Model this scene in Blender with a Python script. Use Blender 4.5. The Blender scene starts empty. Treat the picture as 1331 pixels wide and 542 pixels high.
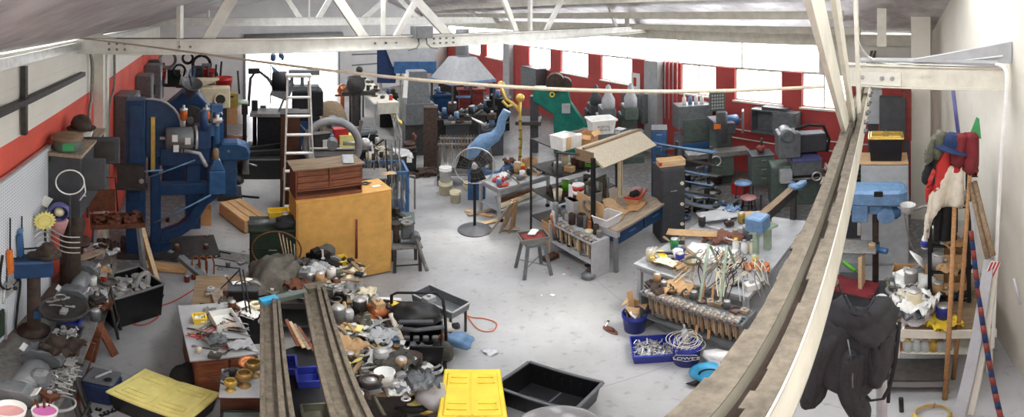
import bpy, bmesh, math, random
from mathutils import Vector, Matrix, Euler
random.seed(7)
R = random.Random(11)
PI = math.pi
SC = bpy.context.scene
COL = SC.collection
F = 554.0; CX = 400.0; CY = 20.0; CZ = 4.5
def hd(px): return (px - CX) / F
def P(px, py, z=0.0):
    D = (CZ - z) / math.tan((py - CY) / F)
    a = hd(px); return Vector((D * math.sin(a), D * math.cos(a), z))
def PD(px, D, z=0.0):
    a = hd(px); return Vector((D * math.sin(a), D * math.cos(a), z))
def zat(py, D): return CZ - D * math.tan((py - CY) / F)
def face(px): return -hd(px)
def ang(a, b): return math.atan2(b.y - a.y, b.x - a.x)
cam = bpy.data.cameras.new('camera'); co = bpy.data.objects.new('camera', cam); COL.objects.link(co)
cam.type = 'PANO'
tgt = cam if hasattr(cam, 'panorama_type') else cam.cycles
tgt.panorama_type = 'EQUIRECTANGULAR'
tgt.longitude_min = -CX / F; tgt.longitude_max = (1331 - CX) / F
tgt.latitude_max = CY / F; tgt.latitude_min = -(542 - CY) / F
co.location = (0, 0, CZ); co.rotation_euler = (PI / 2, 0, 0)
cam.clip_start = 0.02; cam.clip_end = 300
SC.camera = co
def lin(c):
    return tuple(((v / 255) / 12.92 if v / 255 <= .04045 else ((v / 255 + .055) / 1.055) ** 2.4) for v in c)
TAB = {
 'white_paint': ((226,224,212), .6, 0, .12, 3), 'cream_steel': ((222,219,204), .5, 0, .15, 4), 'truss_white': ((230,230,222), .55, 0, .12, 5),
 'dust': ((104,95,82), .95, 0, .4, 22), 'silver_foil': ((206,203,206), .42, .2, .45, 1.6), 'partition': ((226,221,208), .7, 0, .04, 2),
 'steel': ((136,134,130), .5, .35, .3, 14), 'dark_steel': ((68,65,63), .55, .3, .4, 12), 'bright_steel': ((196,195,192), .36, .5, .2, 10),
 'black_iron': ((30,30,33), .55, .3, .5, 12), 'rust': ((104,62,42), .85, .1, .5, 14), 'brown_iron': ((74,60,52), .7, .3, .45, 12),
 'grey_paint': ((128,130,132), .5, .1, .18, 6), 'dark_grey': ((70,72,76), .55, .1, .25, 6), 'light_grey': ((176,178,180), .5, 0, .12, 6),
 'machine_grey': ((112,116,118), .45, .2, .28, 9), 'olive_grey': ((100,100,84), .6, .1, .4, 9), 'green_grey': ((92,104,96), .5, .1, .25, 8),
 'deep_blue': ((34,66,106), .38, .1, .35, 6), 'machine_blue': ((58,100,146), .36, .1, .3, 6), 'light_blue': ((108,144,182), .4, .05, .25, 9),
 'sky_blue_plastic': ((60,160,205), .4, 0, .15, 9), 'tote_blue': ((40,54,150), .4, 0, .12, 8), 'pale_green': ((160,178,158), .5, 0, .2, 8),
 'teal': ((24,120,104), .4, .1, .3, 6), 'dark_green': ((38,56,40), .6, 0, .35, 7), 'green': ((60,150,90), .5, 0, .2, 8), 'lime': ((120,215,60), .5, 0, .1, 8),
 'red': ((186,44,40), .5, 0, .2, 8), 'dull_red': ((130,52,44), .6, 0, .35, 8), 'maroon': ((120,36,42), .85, 0, .25, 9), 'pink': ((205,150,150), .6, 0, .15, 8),
 'orange': ((226,120,40), .5, 0, .2, 8), 'orange_ply': ((224,172,92), .6, 0, .14, 5), 'copper': ((200,126,84), .32, .8, .2, 8), 'brass': ((176,146,90), .35, .6, .2, 8),
 'gold': ((216,186,96), .35, .6, .2, 10), 'yellow': ((248,214,64), .45, 0, .1, 6), 'pale_yellow': ((238,226,140), .5, 0, .12, 6), 'tan': ((196,160,116), .8, 0, .15, 7),
 'cardboard': ((192,150,104), .85, 0, .1, 7), 'kraft': ((190,140,92), .85, 0, .1, 7), 'leather': ((120,74,54), .6, 0, .3, 8), 'brown_paper': ((206,172,130), .85, 0, .1, 7),
 'paper': ((238,238,232), .8, 0, .04, 6), 'white_plastic': ((232,232,228), .4, 0, .08, 7), 'cream_plastic': ((228,218,186), .5, 0, .12, 7), 'black_plastic': ((24,24,26), .42, 0, .25, 8),
 'grey_plastic': ((92,94,98), .5, 0, .2, 8), 'jacket_cloth': ((46,46,49), .95, 0, .25, 40), 'black_fabric': ((34,34,36), .95, 0, .3, 18), 'grey_fabric': ((84,81,74), .95, 0, .35, 12), 'white_fabric': ((216,208,190), .95, 0, .12, 10),
 'dark_fabric': ((50,50,54), .95, 0, .3, 14), 'navy_fabric': ((36,54,92), .95, 0, .25, 12), 'rope': ((176,166,146), .9, 0, .15, 30), 'cable_red': ((176,72,60), .5, 0, .1, 9), 'cable_orange': ((206,110,66), .5, 0, .1, 9),
 'black_rubber': ((26,26,26), .7, 0, .2, 8), 'amber': ((190,90,24), .15, 0, .1, 6), 'lens': ((150,150,160), .2, .2, .1, 6), 'concrete_block': ((190,188,182), .9, 0, .2, 6),
 'purple': ((96,96,150), .5, 0, .2, 8), 'magenta': ((200,110,170), .6, 0, .1, 8), 'bag_clear': ((214,214,216), .25, 0, .15, 14), 'fluor': ((240,240,236), .5, 0, .05, 8),
}
_m = {}
def nodes_of(name):
    m = bpy.data.materials.new(name); m.use_nodes = True
    return m, m.node_tree, m.node_tree.nodes, m.node_tree.links, m.node_tree.nodes['Principled BSDF']
WOOD = {'pine': ((222,184,136),(196,150,100)), 'light_wood': ((224,198,158),(196,164,122)), 'brown_wood': ((150,92,62),(104,60,40)), 'handle_wood': ((170,144,110),(122,98,72)),
        'dark_wood': ((96,58,38),(64,38,26)), 'grey_wood': ((176,160,140),(132,116,98)), 'pole_wood': ((190,146,98),(158,112,70)), 'old_wood': ((150,128,100),(110,90,68))}
def M(n):
    if not isinstance(n, str): return n
    if n in _m: return _m[n]
    m, nt, N, L, b = nodes_of(n)
    tc = N.new('ShaderNodeTexCoord')
    if n in WOOD:
        c1, c2 = WOOD[n]
        mp = N.new('ShaderNodeMapping'); mp.inputs['Scale'].default_value = (3, 30, 30); L.new(tc.outputs['Object'], mp.inputs[0])
        nz = N.new('ShaderNodeTexNoise'); nz.inputs['Scale'].default_value = 1.5; nz.inputs['Detail'].default_value = 5; L.new(mp.outputs[0], nz.inputs['Vector'])
        cr = N.new('ShaderNodeValToRGB'); cr.color_ramp.elements[0].position = .3; cr.color_ramp.elements[1].position = .7
        cr.color_ramp.elements[0].color = (*lin(c2), 1); cr.color_ramp.elements[1].color = (*lin(c1), 1)
        L.new(nz.outputs['Fac'], cr.inputs[0]); L.new(cr.outputs[0], b.inputs['Base Color']); b.inputs['Roughness'].default_value = .7
    else:
        c, ro, me, va, ns = TAB[n]
        nz = N.new('ShaderNodeTexNoise'); nz.inputs['Scale'].default_value = ns; nz.inputs['Detail'].default_value = 6; nz.inputs['Roughness'].default_value = .65
        L.new(tc.outputs['Object'], nz.inputs['Vector'])
        cr = N.new('ShaderNodeValToRGB'); cr.color_ramp.elements[0].position = .32; cr.color_ramp.elements[1].position = .62
        l = lin(c); d = tuple(v * (1 - va) * .95 for v in l)
        e = tuple(min(1, v * (1 + va * .35)) for v in l)
        cr.color_ramp.elements[0].color = (*d, 1); cr.color_ramp.elements[1].color = (*e, 1)
        L.new(nz.outputs['Fac'], cr.inputs[0]); L.new(cr.outputs[0], b.inputs['Base Color'])
        b.inputs['Roughness'].default_value = ro; b.inputs['Metallic'].default_value = me
        if n in ('dust', 'silver_foil', 'grey_fabric', 'black_fabric', 'bag_clear', 'dark_fabric', 'white_fabric', 'maroon'):
            bp = N.new('ShaderNodeBump'); bp.inputs['Strength'].default_value = .5; bp.inputs['Distance'].default_value = .03
            L.new(nz.outputs['Fac'], bp.inputs['Height']); L.new(bp.outputs[0], b.inputs['Normal'])
    _m[n] = m; return m
def clear_mat(name, tint, opac):
    m, nt, N, L, b = nodes_of(name)
    b.inputs['Base Color'].default_value = (*lin(tint), 1); b.inputs['Roughness'].default_value = .15
    tr = N.new('ShaderNodeBsdfTransparent'); mx = N.new('ShaderNodeMixShader'); mx.inputs[0].default_value = opac
    L.new(tr.outputs[0], mx.inputs[1]); L.new(b.outputs[0], mx.inputs[2]); L.new(mx.outputs[0], N['Material Output'].inputs[0])
    _m[name] = m; return m
clear_mat('glass_pane', (230,235,240), .06); clear_mat('clear_plastic', (225,228,232), .45); clear_mat('jar_glass', (210,220,220), .4)
clear_mat('smoked', (150,150,150), .75)
class MB:
    def __init__(s): s.bm = bmesh.new(); s.sm = False
    def _mark(s, n0, mat):
        pass
    def box(s, c, d, rot=(0, 0, 0), M4=None, taper=1.0):
        r = Euler(rot).to_matrix()
        vs = []
        for z in (-.5, .5):
            k = taper if z > 0 else 1
            for x, y in ((-.5, -.5), (.5, -.5), (.5, .5), (-.5, .5)):
                v = r @ Vector((x * d[0] * k, y * d[1] * k, z * d[2])) + Vector(c)
                vs.append(s.bm.verts.new(v))
        for f in ((0, 3, 2, 1), (4, 5, 6, 7), (0, 1, 5, 4), (1, 2, 6, 5), (2, 3, 7, 6), (3, 0, 4, 7)):
            s.bm.faces.new([vs[i] for i in f])
        return s
    def b(s, x0, y0, z0, x1, y1, z1): return s.box(((x0+x1)/2, (y0+y1)/2, (z0+z1)/2), (abs(x1-x0), abs(y1-y0), abs(z1-z0)))
    def bar(s, p, q, w, h=None, roll=0):
        p = Vector(p); q = Vector(q); h = h or w; d = q - p
        if d.length < 1e-6: return s
        z = d.normalized(); up = Vector((0, 0, 1)) if abs(z.z) < .95 else Vector((0, 1, 0))
        x = up.cross(z).normalized(); y = z.cross(x)
        if roll: x, y = x * math.cos(roll) + y * math.sin(roll), y * math.cos(roll) - x * math.sin(roll)
        vs = [s.bm.verts.new(e + x * a * w / 2 + y * b_ * h / 2) for e in (p, q) for a, b_ in ((-1, -1), (1, -1), (1, 1), (-1, 1))]
        for f in ((0, 3, 2, 1), (4, 5, 6, 7), (0, 1, 5, 4), (1, 2, 6, 5), (2, 3, 7, 6), (3, 0, 4, 7)):
            s.bm.faces.new([vs[i] for i in f])
        return s
    def tube(s, pts, r, seg=8, closed=False, caps=True):
        pts = [Vector(p) for p in pts]; n = len(pts); rr = r if isinstance(r, (list, tuple)) else [r] * n
        rings = []; px = None
        for i, p in enumerate(pts):
            a = pts[i - 1] if (i > 0 or closed) else p; c = pts[(i + 1) % n] if (i < n - 1 or closed) else p
            t = (c - a)
            t = t.normalized() if t.length > 1e-9 else Vector((0, 0, 1))
            if px is None:
                up = Vector((0, 0, 1)) if abs(t.z) < .9 else Vector((1, 0, 0)); x = up.cross(t).normalized()
            else:
                x = (px - t * px.dot(t)); x = x.normalized() if x.length > 1e-6 else Vector((1, 0, 0))
            px = x; y = t.cross(x)
            rings.append([s.bm.verts.new(p + (x * math.cos(2*PI*k/seg) + y * math.sin(2*PI*k/seg)) * rr[i]) for k in range(seg)])
        m = n if closed else n - 1
        for i in range(m):
            A = rings[i]; B = rings[(i + 1) % n]
            for k in range(seg):
                f = s.bm.faces.new((A[k], A[(k+1) % seg], B[(k+1) % seg], B[k])); f.smooth = seg > 6
        if not closed and caps:
            s.bm.faces.new(rings[0][::-1]); s.bm.faces.new(rings[-1])
        return s
    def cyl(s, p, q, r, r2=None, seg=16): return s.tube([p, q], [r, r if r2 is None else r2], seg)
    def ring(s, c, rad, r, axis='z', seg=28, rs=6, arc=(0, 2 * PI)):
        full = abs(arc[1] - arc[0] - 2 * PI) < 1e-6; pts = []
        n = seg if full else seg + 1
        for i in range(n):
            a = arc[0] + (arc[1] - arc[0]) * i / seg; u, v = rad * math.cos(a), rad * math.sin(a)
            pts.append(Vector(c) + Vector({'z': (u, v, 0), 'y': (u, 0, v), 'x': (0, u, v)}[axis]))
        return s.tube(pts, r, rs, closed=full)
    def lathe(s, prof, c=(0, 0, 0), seg=20, axis='z', sq=1.0):
        c = Vector(c); rings = []
        for r, z in prof:
            rg = []
            for k in range(seg):
                a = 2*PI*k/seg; u, v = r * math.cos(a), r * math.sin(a) * sq
                o = {'z': (u, v, z), 'y': (u, z, v), 'x': (z, u, v)}[axis]
                rg.append(s.bm.verts.new(c + Vector(o)))
            rings.append(rg)
        for A, B in zip(rings, rings[1:]):
            for k in range(seg):
                f = s.bm.faces.new((A[k], A[(k+1) % seg], B[(k+1) % seg], B[k])); f.smooth = True
        if prof[0][0] > 1e-4: s.bm.faces.new(rings[0][::-1])
        if prof[-1][0] > 1e-4: s.bm.faces.new(rings[-1])
        return s
    def sph(s, c, r, seg=14, sc=(1, 1, 1)):
        n = 8; pr = [(max(1e-5, r * math.sin(PI * i / n)), -r * math.cos(PI * i / n) * sc[2]) for i in range(n + 1)]
        return s.lathe([(a * sc[0], z) for a, z in pr], c, seg, sq=sc[1] / sc[0])
    def prism(s, poly, t0, t1, plane='xz'):
        def mk(u, v, t): return {'xz': (u, t, v), 'xy': (u, v, t), 'yz': (t, u, v)}[plane]
        A = [s.bm.verts.new(mk(u, v, t0)) for u, v in poly]; B = [s.bm.verts.new(mk(u, v, t1)) for u, v in poly]
        s.bm.faces.new(A[::-1]); s.bm.faces.new(B); n = len(poly)
        for i in range(n): s.bm.faces.new((A[i], A[(i+1) % n], B[(i+1) % n], B[i]))
        return s
    def tray(s, w, d, h, t=.01, top=1.0, z=0, c=(0, 0)):
        def ring(k, zz, off): 
            return [s.bm.verts.new((c[0] + x * (w * k / 2 - off), c[1] + y * (d * k / 2 - off), zz)) for x, y in ((-1, -1), (1, -1), (1, 1), (-1, 1))]
        r = [ring(1, z, 0), ring(top, z + h, 0), ring(top, z + h, t), ring(1, z + t, t)]
        s.bm.faces.new(r[0][::-1]); s.bm.faces.new(r[3])
        for A, B in zip(r, r[1:]):
            for k in range(4): s.bm.faces.new((A[k], A[(k+1) % 4], B[(k+1) % 4], B[k]))
        return s
    def sheet(s, w, d, nx=6, ny=6, amp=.02, t=.003, z=0, seed=0, fn=None):
        q = random.Random(seed); g = []
        for i in range(nx + 1):
            row = []
            for j in range(ny + 1):
                x = (i / nx - .5) * w; y = (j / ny - .5) * d; zz = z + q.uniform(-amp, amp)
                p = Vector((x, y, zz)) if fn is None else Vector(fn(i / nx, j / ny, q))
                row.append(p)
            g.append(row)
        T = [[s.bm.verts.new(p) for p in row] for row in g]; Bv = [[s.bm.verts.new(p - Vector((0, 0, t))) for p in row] for row in g]
        for i in range(nx):
            for j in range(ny):
                f = s.bm.faces.new((T[i][j], T[i+1][j], T[i+1][j+1], T[i][j+1])); f.smooth = True
                f = s.bm.faces.new((Bv[i][j+1], Bv[i+1][j+1], Bv[i+1][j], Bv[i][j])); f.smooth = True
        for i in range(nx):
            s.bm.faces.new((T[i][0], Bv[i][0], Bv[i+1][0], T[i+1][0])); s.bm.faces.new((T[i+1][ny], Bv[i+1][ny], Bv[i][ny], T[i][ny]))
        for j in range(ny):
            s.bm.faces.new((T[0][j+1], Bv[0][j+1], Bv[0][j], T[0][j])); s.bm.faces.new((T[nx][j], Bv[nx][j], Bv[nx][j+1], T[nx][j+1]))
        return s
    def blob(s, c, r, sc=(1, 1, 1), amp=.18, seed=0, sub=3):
        q = random.Random(seed); bm2 = bmesh.new(); bmesh.ops.create_icosphere(bm2, subdivisions=sub, radius=1)
        ph = [Vector((q.uniform(-1, 1), q.uniform(-1, 1), q.uniform(-1, 1))) * q.uniform(2, 6) for _ in range(9)]; of = [q.uniform(0, 6) for _ in ph]
        mp = {}
        for v in bm2.verts:
            k = 1 + amp * sum(math.sin(v.co.dot(p) + o) for p, o in zip(ph, of)) / 2.5
            mp[v.index] = s.bm.verts.new(Vector(c) + Vector((v.co.x * sc[0], v.co.y * sc[1], v.co.z * sc[2])) * r * k)
        for f in bm2.faces:
            g = s.bm.faces.new([mp[v.index] for v in f.verts]); g.smooth = True
        bm2.free(); return s
    def xf(s, m):
        bmesh.ops.transform(s.bm, matrix=m, verts=s.bm.verts); return s
    def rot(s, axis, a): return s.xf(Matrix.Rotation(a, 4, axis))
    def mv(s, x, y, z): return s.xf(Matrix.Translation((x, y, z)))
    def mesh(s, name, mat):
        me = bpy.data.meshes.new(name)
        bmesh.ops.recalc_face_normals(s.bm, faces=s.bm.faces)
        s.bm.to_mesh(me); s.bm.free(); me.materials.append(M(mat)); return me
def B(): return MB()
def _tag(o, label, cat, group, kind):
    if label: o['label'] = label
    if cat: o['category'] = cat
    if group: o['group'] = group
    if kind: o['kind'] = kind
def bev(o, w):
    if w:
        m = o.modifiers.new('bevel', 'BEVEL'); m.width = w; m.segments = 1; m.limit_method = 'ANGLE'; m.angle_limit = .7
def T(name, label, cat, pos, rz=0, group=None, sc=1, kind=None):
    o = bpy.data.objects.new(name, None); COL.objects.link(o); o.location = pos
    o.rotation_euler = rz if isinstance(rz, (tuple, Euler)) else (0, 0, rz); o.empty_display_size = .1
    if sc != 1: o.scale = (sc,) * 3 if not isinstance(sc, tuple) else sc
    _tag(o, label, cat, group, kind); return o
def pt(root, name, mb, mat, label=None, bv=.003, kind=None):
    o = bpy.data.objects.new(name, mb.mesh(name, mat)); COL.objects.link(o); o.parent = root
    _tag(o, label, None, None, kind); bev(o, bv); return o
def solo(name, label, cat, mb, mat, pos=(0, 0, 0), rz=0, group=None, bv=.003, kind=None, sc=1):
    o = bpy.data.objects.new(name, mb.mesh(name, mat)); COL.objects.link(o); o.location = pos
    o.rotation_euler = rz if isinstance(rz, (tuple, Euler)) else (0, 0, rz)
    if sc != 1: o.scale = (sc,) * 3 if not isinstance(sc, tuple) else sc
    _tag(o, label, cat, group, kind); bev(o, bv); return o
def struct(name, mb, mat, parent=None, bv=0):
    o = bpy.data.objects.new(name, mb.mesh(name, mat)); COL.objects.link(o)
    if parent: o.parent = parent
    else: o['kind'] = 'structure'
    bev(o, bv); return o
def _cp(o, parent):
    c = o.copy(); COL.objects.link(c)
    if parent: c.parent = parent
    for ch in [x for x in o.children]: _cp(ch, c)
    return c
def dup(root, pos, rz=0, label=None, group=None, sc=None):
    c = _cp(root, None); c.location = pos
    c.rotation_euler = rz if isinstance(rz, (tuple, Euler)) else (0, 0, rz)
    if label: c['label'] = label
    if group: c['group'] = group
    if sc is not None: c.scale = (sc,) * 3 if not isinstance(sc, tuple) else sc
    return c
def ML(pos, rz): return Matrix.Translation(pos) @ Matrix.Rotation(rz, 4, 'Z')
w = bpy.data.worlds.new('world'); SC.world = w; w.use_nodes = True
bg = w.node_tree.nodes['Background']; bg.inputs[0].default_value = (.95, .965, 1.0, 1); bg.inputs[1].default_value = 5.0
SC.view_settings.view_transform = 'Standard'; SC.view_settings.look = 'None'; SC.view_settings.gamma = 1
SC.view_settings.use_curve_mapping = False; SC.view_settings.exposure = 1.02
def portal(c, size, rot):
    l = bpy.data.lights.new('sky_portal', 'AREA'); l.shape = 'RECTANGLE'; l.size, l.size_y = size
    l.cycles.is_portal = True
    o = bpy.data.objects.new('sky_portal', l); COL.objects.link(o); o.location = c; o.rotation_euler = rot
def sun(direction, e, ang_, col):
    l = bpy.data.lights.new('sun', 'SUN'); l.energy = e; l.angle = ang_; l.color = col
    o = bpy.data.objects.new('sun', l); COL.objects.link(o); o.location = (0, 0, 20)
    o.rotation_euler = Vector(direction).to_track_quat('-Z', 'Y').to_euler()
def paint_wall(name, zsplit, c_lo, c_hi, blocks=True):
    m, nt, N, L, b = nodes_of(name)
    tc = N.new('ShaderNodeTexCoord'); g = N.new('ShaderNodeNewGeometry'); sp = N.new('ShaderNodeSeparateXYZ'); L.new(g.outputs['Position'], sp.inputs[0])
    gt = N.new('ShaderNodeMath'); gt.operation = 'GREATER_THAN'; gt.inputs[1].default_value = zsplit; L.new(sp.outputs['Z'], gt.inputs[0])
    nz = N.new('ShaderNodeTexNoise'); nz.inputs['Scale'].default_value = 1.3; nz.inputs['Detail'].default_value = 7; L.new(g.outputs['Position'], nz.inputs['Vector'])
    def ramp(c, k):
        r = N.new('ShaderNodeValToRGB'); r.color_ramp.elements[0].position = .35; r.color_ramp.elements[1].position = .6
        l = lin(c); r.color_ramp.elements[0].color = (*[v * k for v in l], 1); r.color_ramp.elements[1].color = (*l, 1); L.new(nz.outputs['Fac'], r.inputs[0]); return r
    a = ramp(c_lo, .8); c = ramp(c_hi, .9)
    mx = N.new('ShaderNodeMix'); mx.data_type = 'RGBA'; L.new(gt.outputs[0], mx.inputs[0]); L.new(a.outputs[0], mx.inputs[6]); L.new(c.outputs[0], mx.inputs[7])
    L.new(mx.outputs[2], b.inputs['Base Color']); b.inputs['Roughness'].default_value = .7
    if blocks:
        ad = N.new('ShaderNodeMath'); ad.operation = 'ADD'; L.new(sp.outputs['X'], ad.inputs[0]); L.new(sp.outputs['Y'], ad.inputs[1])
        cb = N.new('ShaderNodeCombineXYZ'); L.new(ad.outputs[0], cb.inputs[0]); L.new(sp.outputs['Z'], cb.inputs[1])
        br = N.new('ShaderNodeTexBrick'); br.inputs['Scale'].default_value = 1; br.inputs['Brick Width'].default_value = .45; br.inputs['Row Height'].default_value = .2
        br.inputs['Mortar Size'].default_value = .008; br.inputs['Color1'].default_value = (1, 1, 1, 1); br.inputs['Color2'].default_value = (.9, .9, .9, 1); br.inputs['Mortar'].default_value = (.3, .3, .3, 1)
        L.new(cb.outputs[0], br.inputs['Vector']); bp = N.new('ShaderNodeBump'); bp.inputs['Distance'].default_value = .012; bp.inputs['Strength'].default_value = .6
        L.new(br.outputs['Color'], bp.inputs['Height']); L.new(bp.outputs[0], b.inputs['Normal'])
    _m[name] = m; return m
RED = (222, 92, 74)
paint_wall('left_paint', 3.28, RED, (228, 224, 212)); paint_wall('right_paint', 3.02, (186, 74, 70), (236, 234, 226))
paint_wall('far_paint', -1, RED, (206, 206, 204))
def wall(name, a, b_, z0, z1, mat, holes=(), th=.18, side=1):
    a = Vector((*a, 0)); b_ = Vector((*b_, 0)); d = (b_ - a); Ln = d.length; m = Matrix.Translation(a) @ Matrix.Rotation(math.atan2(d.y, d.x), 4, 'Z')
    mb = B(); y0, y1 = (0, th * side)
    def bx(s0, s1, za, zb):
        if s1 - s0 > .001 and zb - za > .001: mb.b(s0, min(y0, y1), za, s1, max(y0, y1), zb)
    s = 0
    for (h0, h1, za, zb) in sorted(holes):
        bx(s, h0, z0, z1); bx(h0, h1, z0, za); bx(h0, h1, zb, z1); s = h1
    bx(s, Ln, z0, z1); mb.xf(m); return struct(name, mb, mat), m
# floor
m, nt, N, L, b = nodes_of('concrete_floor')
g = N.new('ShaderNodeNewGeometry')
n1 = N.new('ShaderNodeTexNoise'); n1.inputs['Scale'].default_value = .55; n1.inputs['Detail'].default_value = 8; n1.inputs['Roughness'].default_value = .6; L.new(g.outputs['Position'], n1.inputs['Vector'])
r1 = N.new('ShaderNodeValToRGB'); r1.color_ramp.elements[0].position = .3; r1.color_ramp.elements[1].position = .66
r1.color_ramp.elements[0].color = (*lin((146,144,142)), 1); r1.color_ramp.elements[1].color = (*lin((186,187,188)), 1); L.new(n1.outputs['Fac'], r1.inputs[0])
n2 = N.new('ShaderNodeTexNoise'); n2.inputs['Scale'].default_value = 9; n2.inputs['Detail'].default_value = 9; L.new(g.outputs['Position'], n2.inputs['Vector'])
r2 = N.new('ShaderNodeValToRGB'); r2.color_ramp.elements[0].position = .3; r2.color_ramp.elements[1].position = .42
r2.color_ramp.elements[0].color = (.62, .6, .58, 1); r2.color_ramp.elements[1].color = (1, 1, 1, 1); L.new(n2.outputs['Fac'], r2.inputs[0])
mx = N.new('ShaderNodeMix'); mx.data_type = 'RGBA'; mx.blend_type = 'MULTIPLY'; mx.inputs[0].default_value = .6; L.new(r1.outputs[0], mx.inputs[6]); L.new(r2.outputs[0], mx.inputs[7])
bk = N.new('ShaderNodeTexBrick'); bk.offset = 0; bk.inputs['Scale'].default_value = 1; bk.inputs['Brick Width'].default_value = 4.2; bk.inputs['Row Height'].default_value = 4.2; bk.inputs['Mortar Size'].default_value = .006
bk.inputs['Color1'].default_value = (1,1,1,1); bk.inputs['Color2'].default_value = (1,1,1,1); bk.inputs['Mortar'].default_value = (.72,.72,.72,1)
mpp = N.new('ShaderNodeMapping'); mpp.inputs['Rotation'].default_value = (0,0,.18); mpp.inputs['Location'].default_value = (1.2,.9,0); L.new(g.outputs['Position'], mpp.inputs[0]); L.new(mpp.outputs[0], bk.inputs['Vector'])
m2 = N.new('ShaderNodeMix'); m2.data_type = 'RGBA'; m2.blend_type = 'MULTIPLY'; m2.inputs[0].default_value = 1; L.new(mx.outputs[2], m2.inputs[6]); L.new(bk.outputs['Color'], m2.inputs[7])
sx = N.new('ShaderNodeSeparateXYZ'); L.new(g.outputs['Position'], sx.inputs[0])
def mr(o, a, c):
    q = N.new('ShaderNodeMapRange'); q.inputs[1].default_value = a; q.inputs[2].default_value = c; L.new(o, q.inputs[0]); return q.outputs[0]
def mt(op, a, c):
    q = N.new('ShaderNodeMath'); q.operation = op; L.new(a, q.inputs[0])
    if isinstance(c, float): q.inputs[1].default_value = c
    else: L.new(c, q.inputs[1])
    return q.outputs[0]
dirt_and_dark = mt('MAXIMUM', mr(sx.outputs['X'], 5.9, 7.3), mt('MULTIPLY', mr(sx.outputs['Y'], 11.0, 13.0), mr(sx.outputs['X'], 2.0, 3.2)))  # oily dirt by the window wall; forge corner and left strip simply darker
dirt_and_dark = mt('MAXIMUM', dirt_and_dark, mr(sx.outputs['X'], -1.6, -2.6)); dirt_and_dark = mt('MULTIPLY', dirt_and_dark, mr(n2.outputs['Fac'], .25, .5))
m3 = N.new('ShaderNodeMix'); m3.data_type = 'RGBA'; L.new(mt('MULTIPLY', dirt_and_dark, .75), m3.inputs[0]); L.new(m2.outputs[2], m3.inputs[6]); m3.inputs[7].default_value = (.085, .082, .08, 1)
L.new(m3.outputs[2], b.inputs['Base Color']); b.inputs['Roughness'].default_value = .42
_m['concrete_floor'] = m
def lx(y): return -1.76 - .263 * y
LA = (lx(-2.2), -2.2); LB = (lx(18), 18.0); RB = (10.0, 29.5); RS = (10.0, 1.1); PS = (1.2, -1.12)
struct('floor', B().b(-8, -3, -.1, 11, 31, 0), 'concrete_floor')
EL, ER = 4.15, 4.05
wall('wall_left', LA, LB, 0, EL, 'left_paint', side=1)
# right wall windows, from the photograph's window edges
def wy(px): return 10.0 / math.tan(hd(px))
wins = [(600, 624), (632, 654), (687, 715), (729, 764), (781, 821), (885, 930), (955, 1016), (1042, 1100)]
holes = []
for a_, c_ in wins:
    holes.append((29.5 - wy(a_), 29.5 - wy(c_), 2.12, 3.02))
_, mR = wall('wall_right', RB, RS, 0, 3.02, 'right_paint', holes=holes, side=1)
struct('wall_right_top', B().b(0, 0, 3.76, 28.4, .18, ER).b(0, 0, 3.02, .3, .18, 3.76).b(25.6, 0, 3.02, 28.4, .18, 3.76).xf(mR), 'right_paint')
cf = B().b(.3, .06, 3.02, 25.6, .12, 3.05).b(.3, .06, 3.73, 25.6, .12, 3.76)
for i in range(12): cf.b(.3 + 2.3*i - .02, .06, 3.02, .3 + 2.3*i + .02, .12, 3.76)
o = struct('window_9', cf.xf(mR), 'white_paint'); struct('pane', B().b(.3, .085, 3.04, 25.6, .095, 3.74).xf(mR), 'glass_pane', parent=o)  # glazed strip opening added so the upper wall glares white
for i in range(3): portal(mR @ Vector((4.5 + 8.4*i, .2, 3.39)), (8.4, .74), (PI/2, 0, PI/2))
for i, (s0, s1, za, zb) in enumerate(holes):
    fr = B()
    t = .035
    for (u0, v0, u1, v1) in ((s0, za, s1, za+t), (s0, zb-t, s1, zb), (s0, za, s0+t, zb), (s1-t, za, s1, zb), ((s0+s1)/2-.018, za, (s0+s1)/2+.018, zb)):
        fr.b(u0, .06, v0, u1, .12, v1)
    fr.b(s0-.05, -.05, za-.05, s1+.05, .02, za)
    o = struct('window_%d' % (i+1), fr.xf(mR), 'white_paint')
    gp = B().b(s0, .085, za, s1, .095, zb).xf(mR); ob = struct('pane', gp, 'glass_pane', parent=o)
    c = mR @ Vector(((s0+s1)/2, .2, (za+zb)/2)); portal(c, (s1-s0, zb-za), (PI/2, 0, PI/2))
# far wall with the garage opening
fa = Vector((*LB, 0)); fb = Vector((*RB, 0)); fd = (fb - fa).normalized(); FL = (fb - fa).length
def fs(px):
    a = hd(px); dx, dy = math.sin(a), math.cos(a)
    t = (fa.x * fd.y - fa.y * fd.x) / (dx * fd.y - dy * fd.x); p = Vector((dx * t, dy * t, 0)); return (p - fa).length
g0, g1 = fs(319), fs(439)
_, mF = wall('wall_far', LB, RB, 0, 6.6, 'far_paint', holes=[(g0, g1, 0, 3.0)], side=1)
gc = mF @ Vector(((g0+g1)/2, .1, 1.5)); portal(gc, (g1-g0, 3.0), (PI/2, 0, PI + math.atan2(fd.y, fd.x)))
dg = struct('door_1', B().b(g0-.12, -.06, 0, g0, .05, 3.1).b(g1, -.06, 0, g1+.12, .05, 3.1).b(g0-.12, -.08, 3.0, g1+.12, .05, 3.25).cyl((g0-.1, -.2, 3.4), (g1+.1, -.2, 3.4), .2).xf(mF), 'grey_paint')
# near partition on the right and the back of the room
wall('wall_near', PS, RS, 0, 6.6, 'partition', side=-1, th=.12)
wall('wall_back', LA, PS, 0, 6.6, 'partition', side=-1, th=.12)
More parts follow.
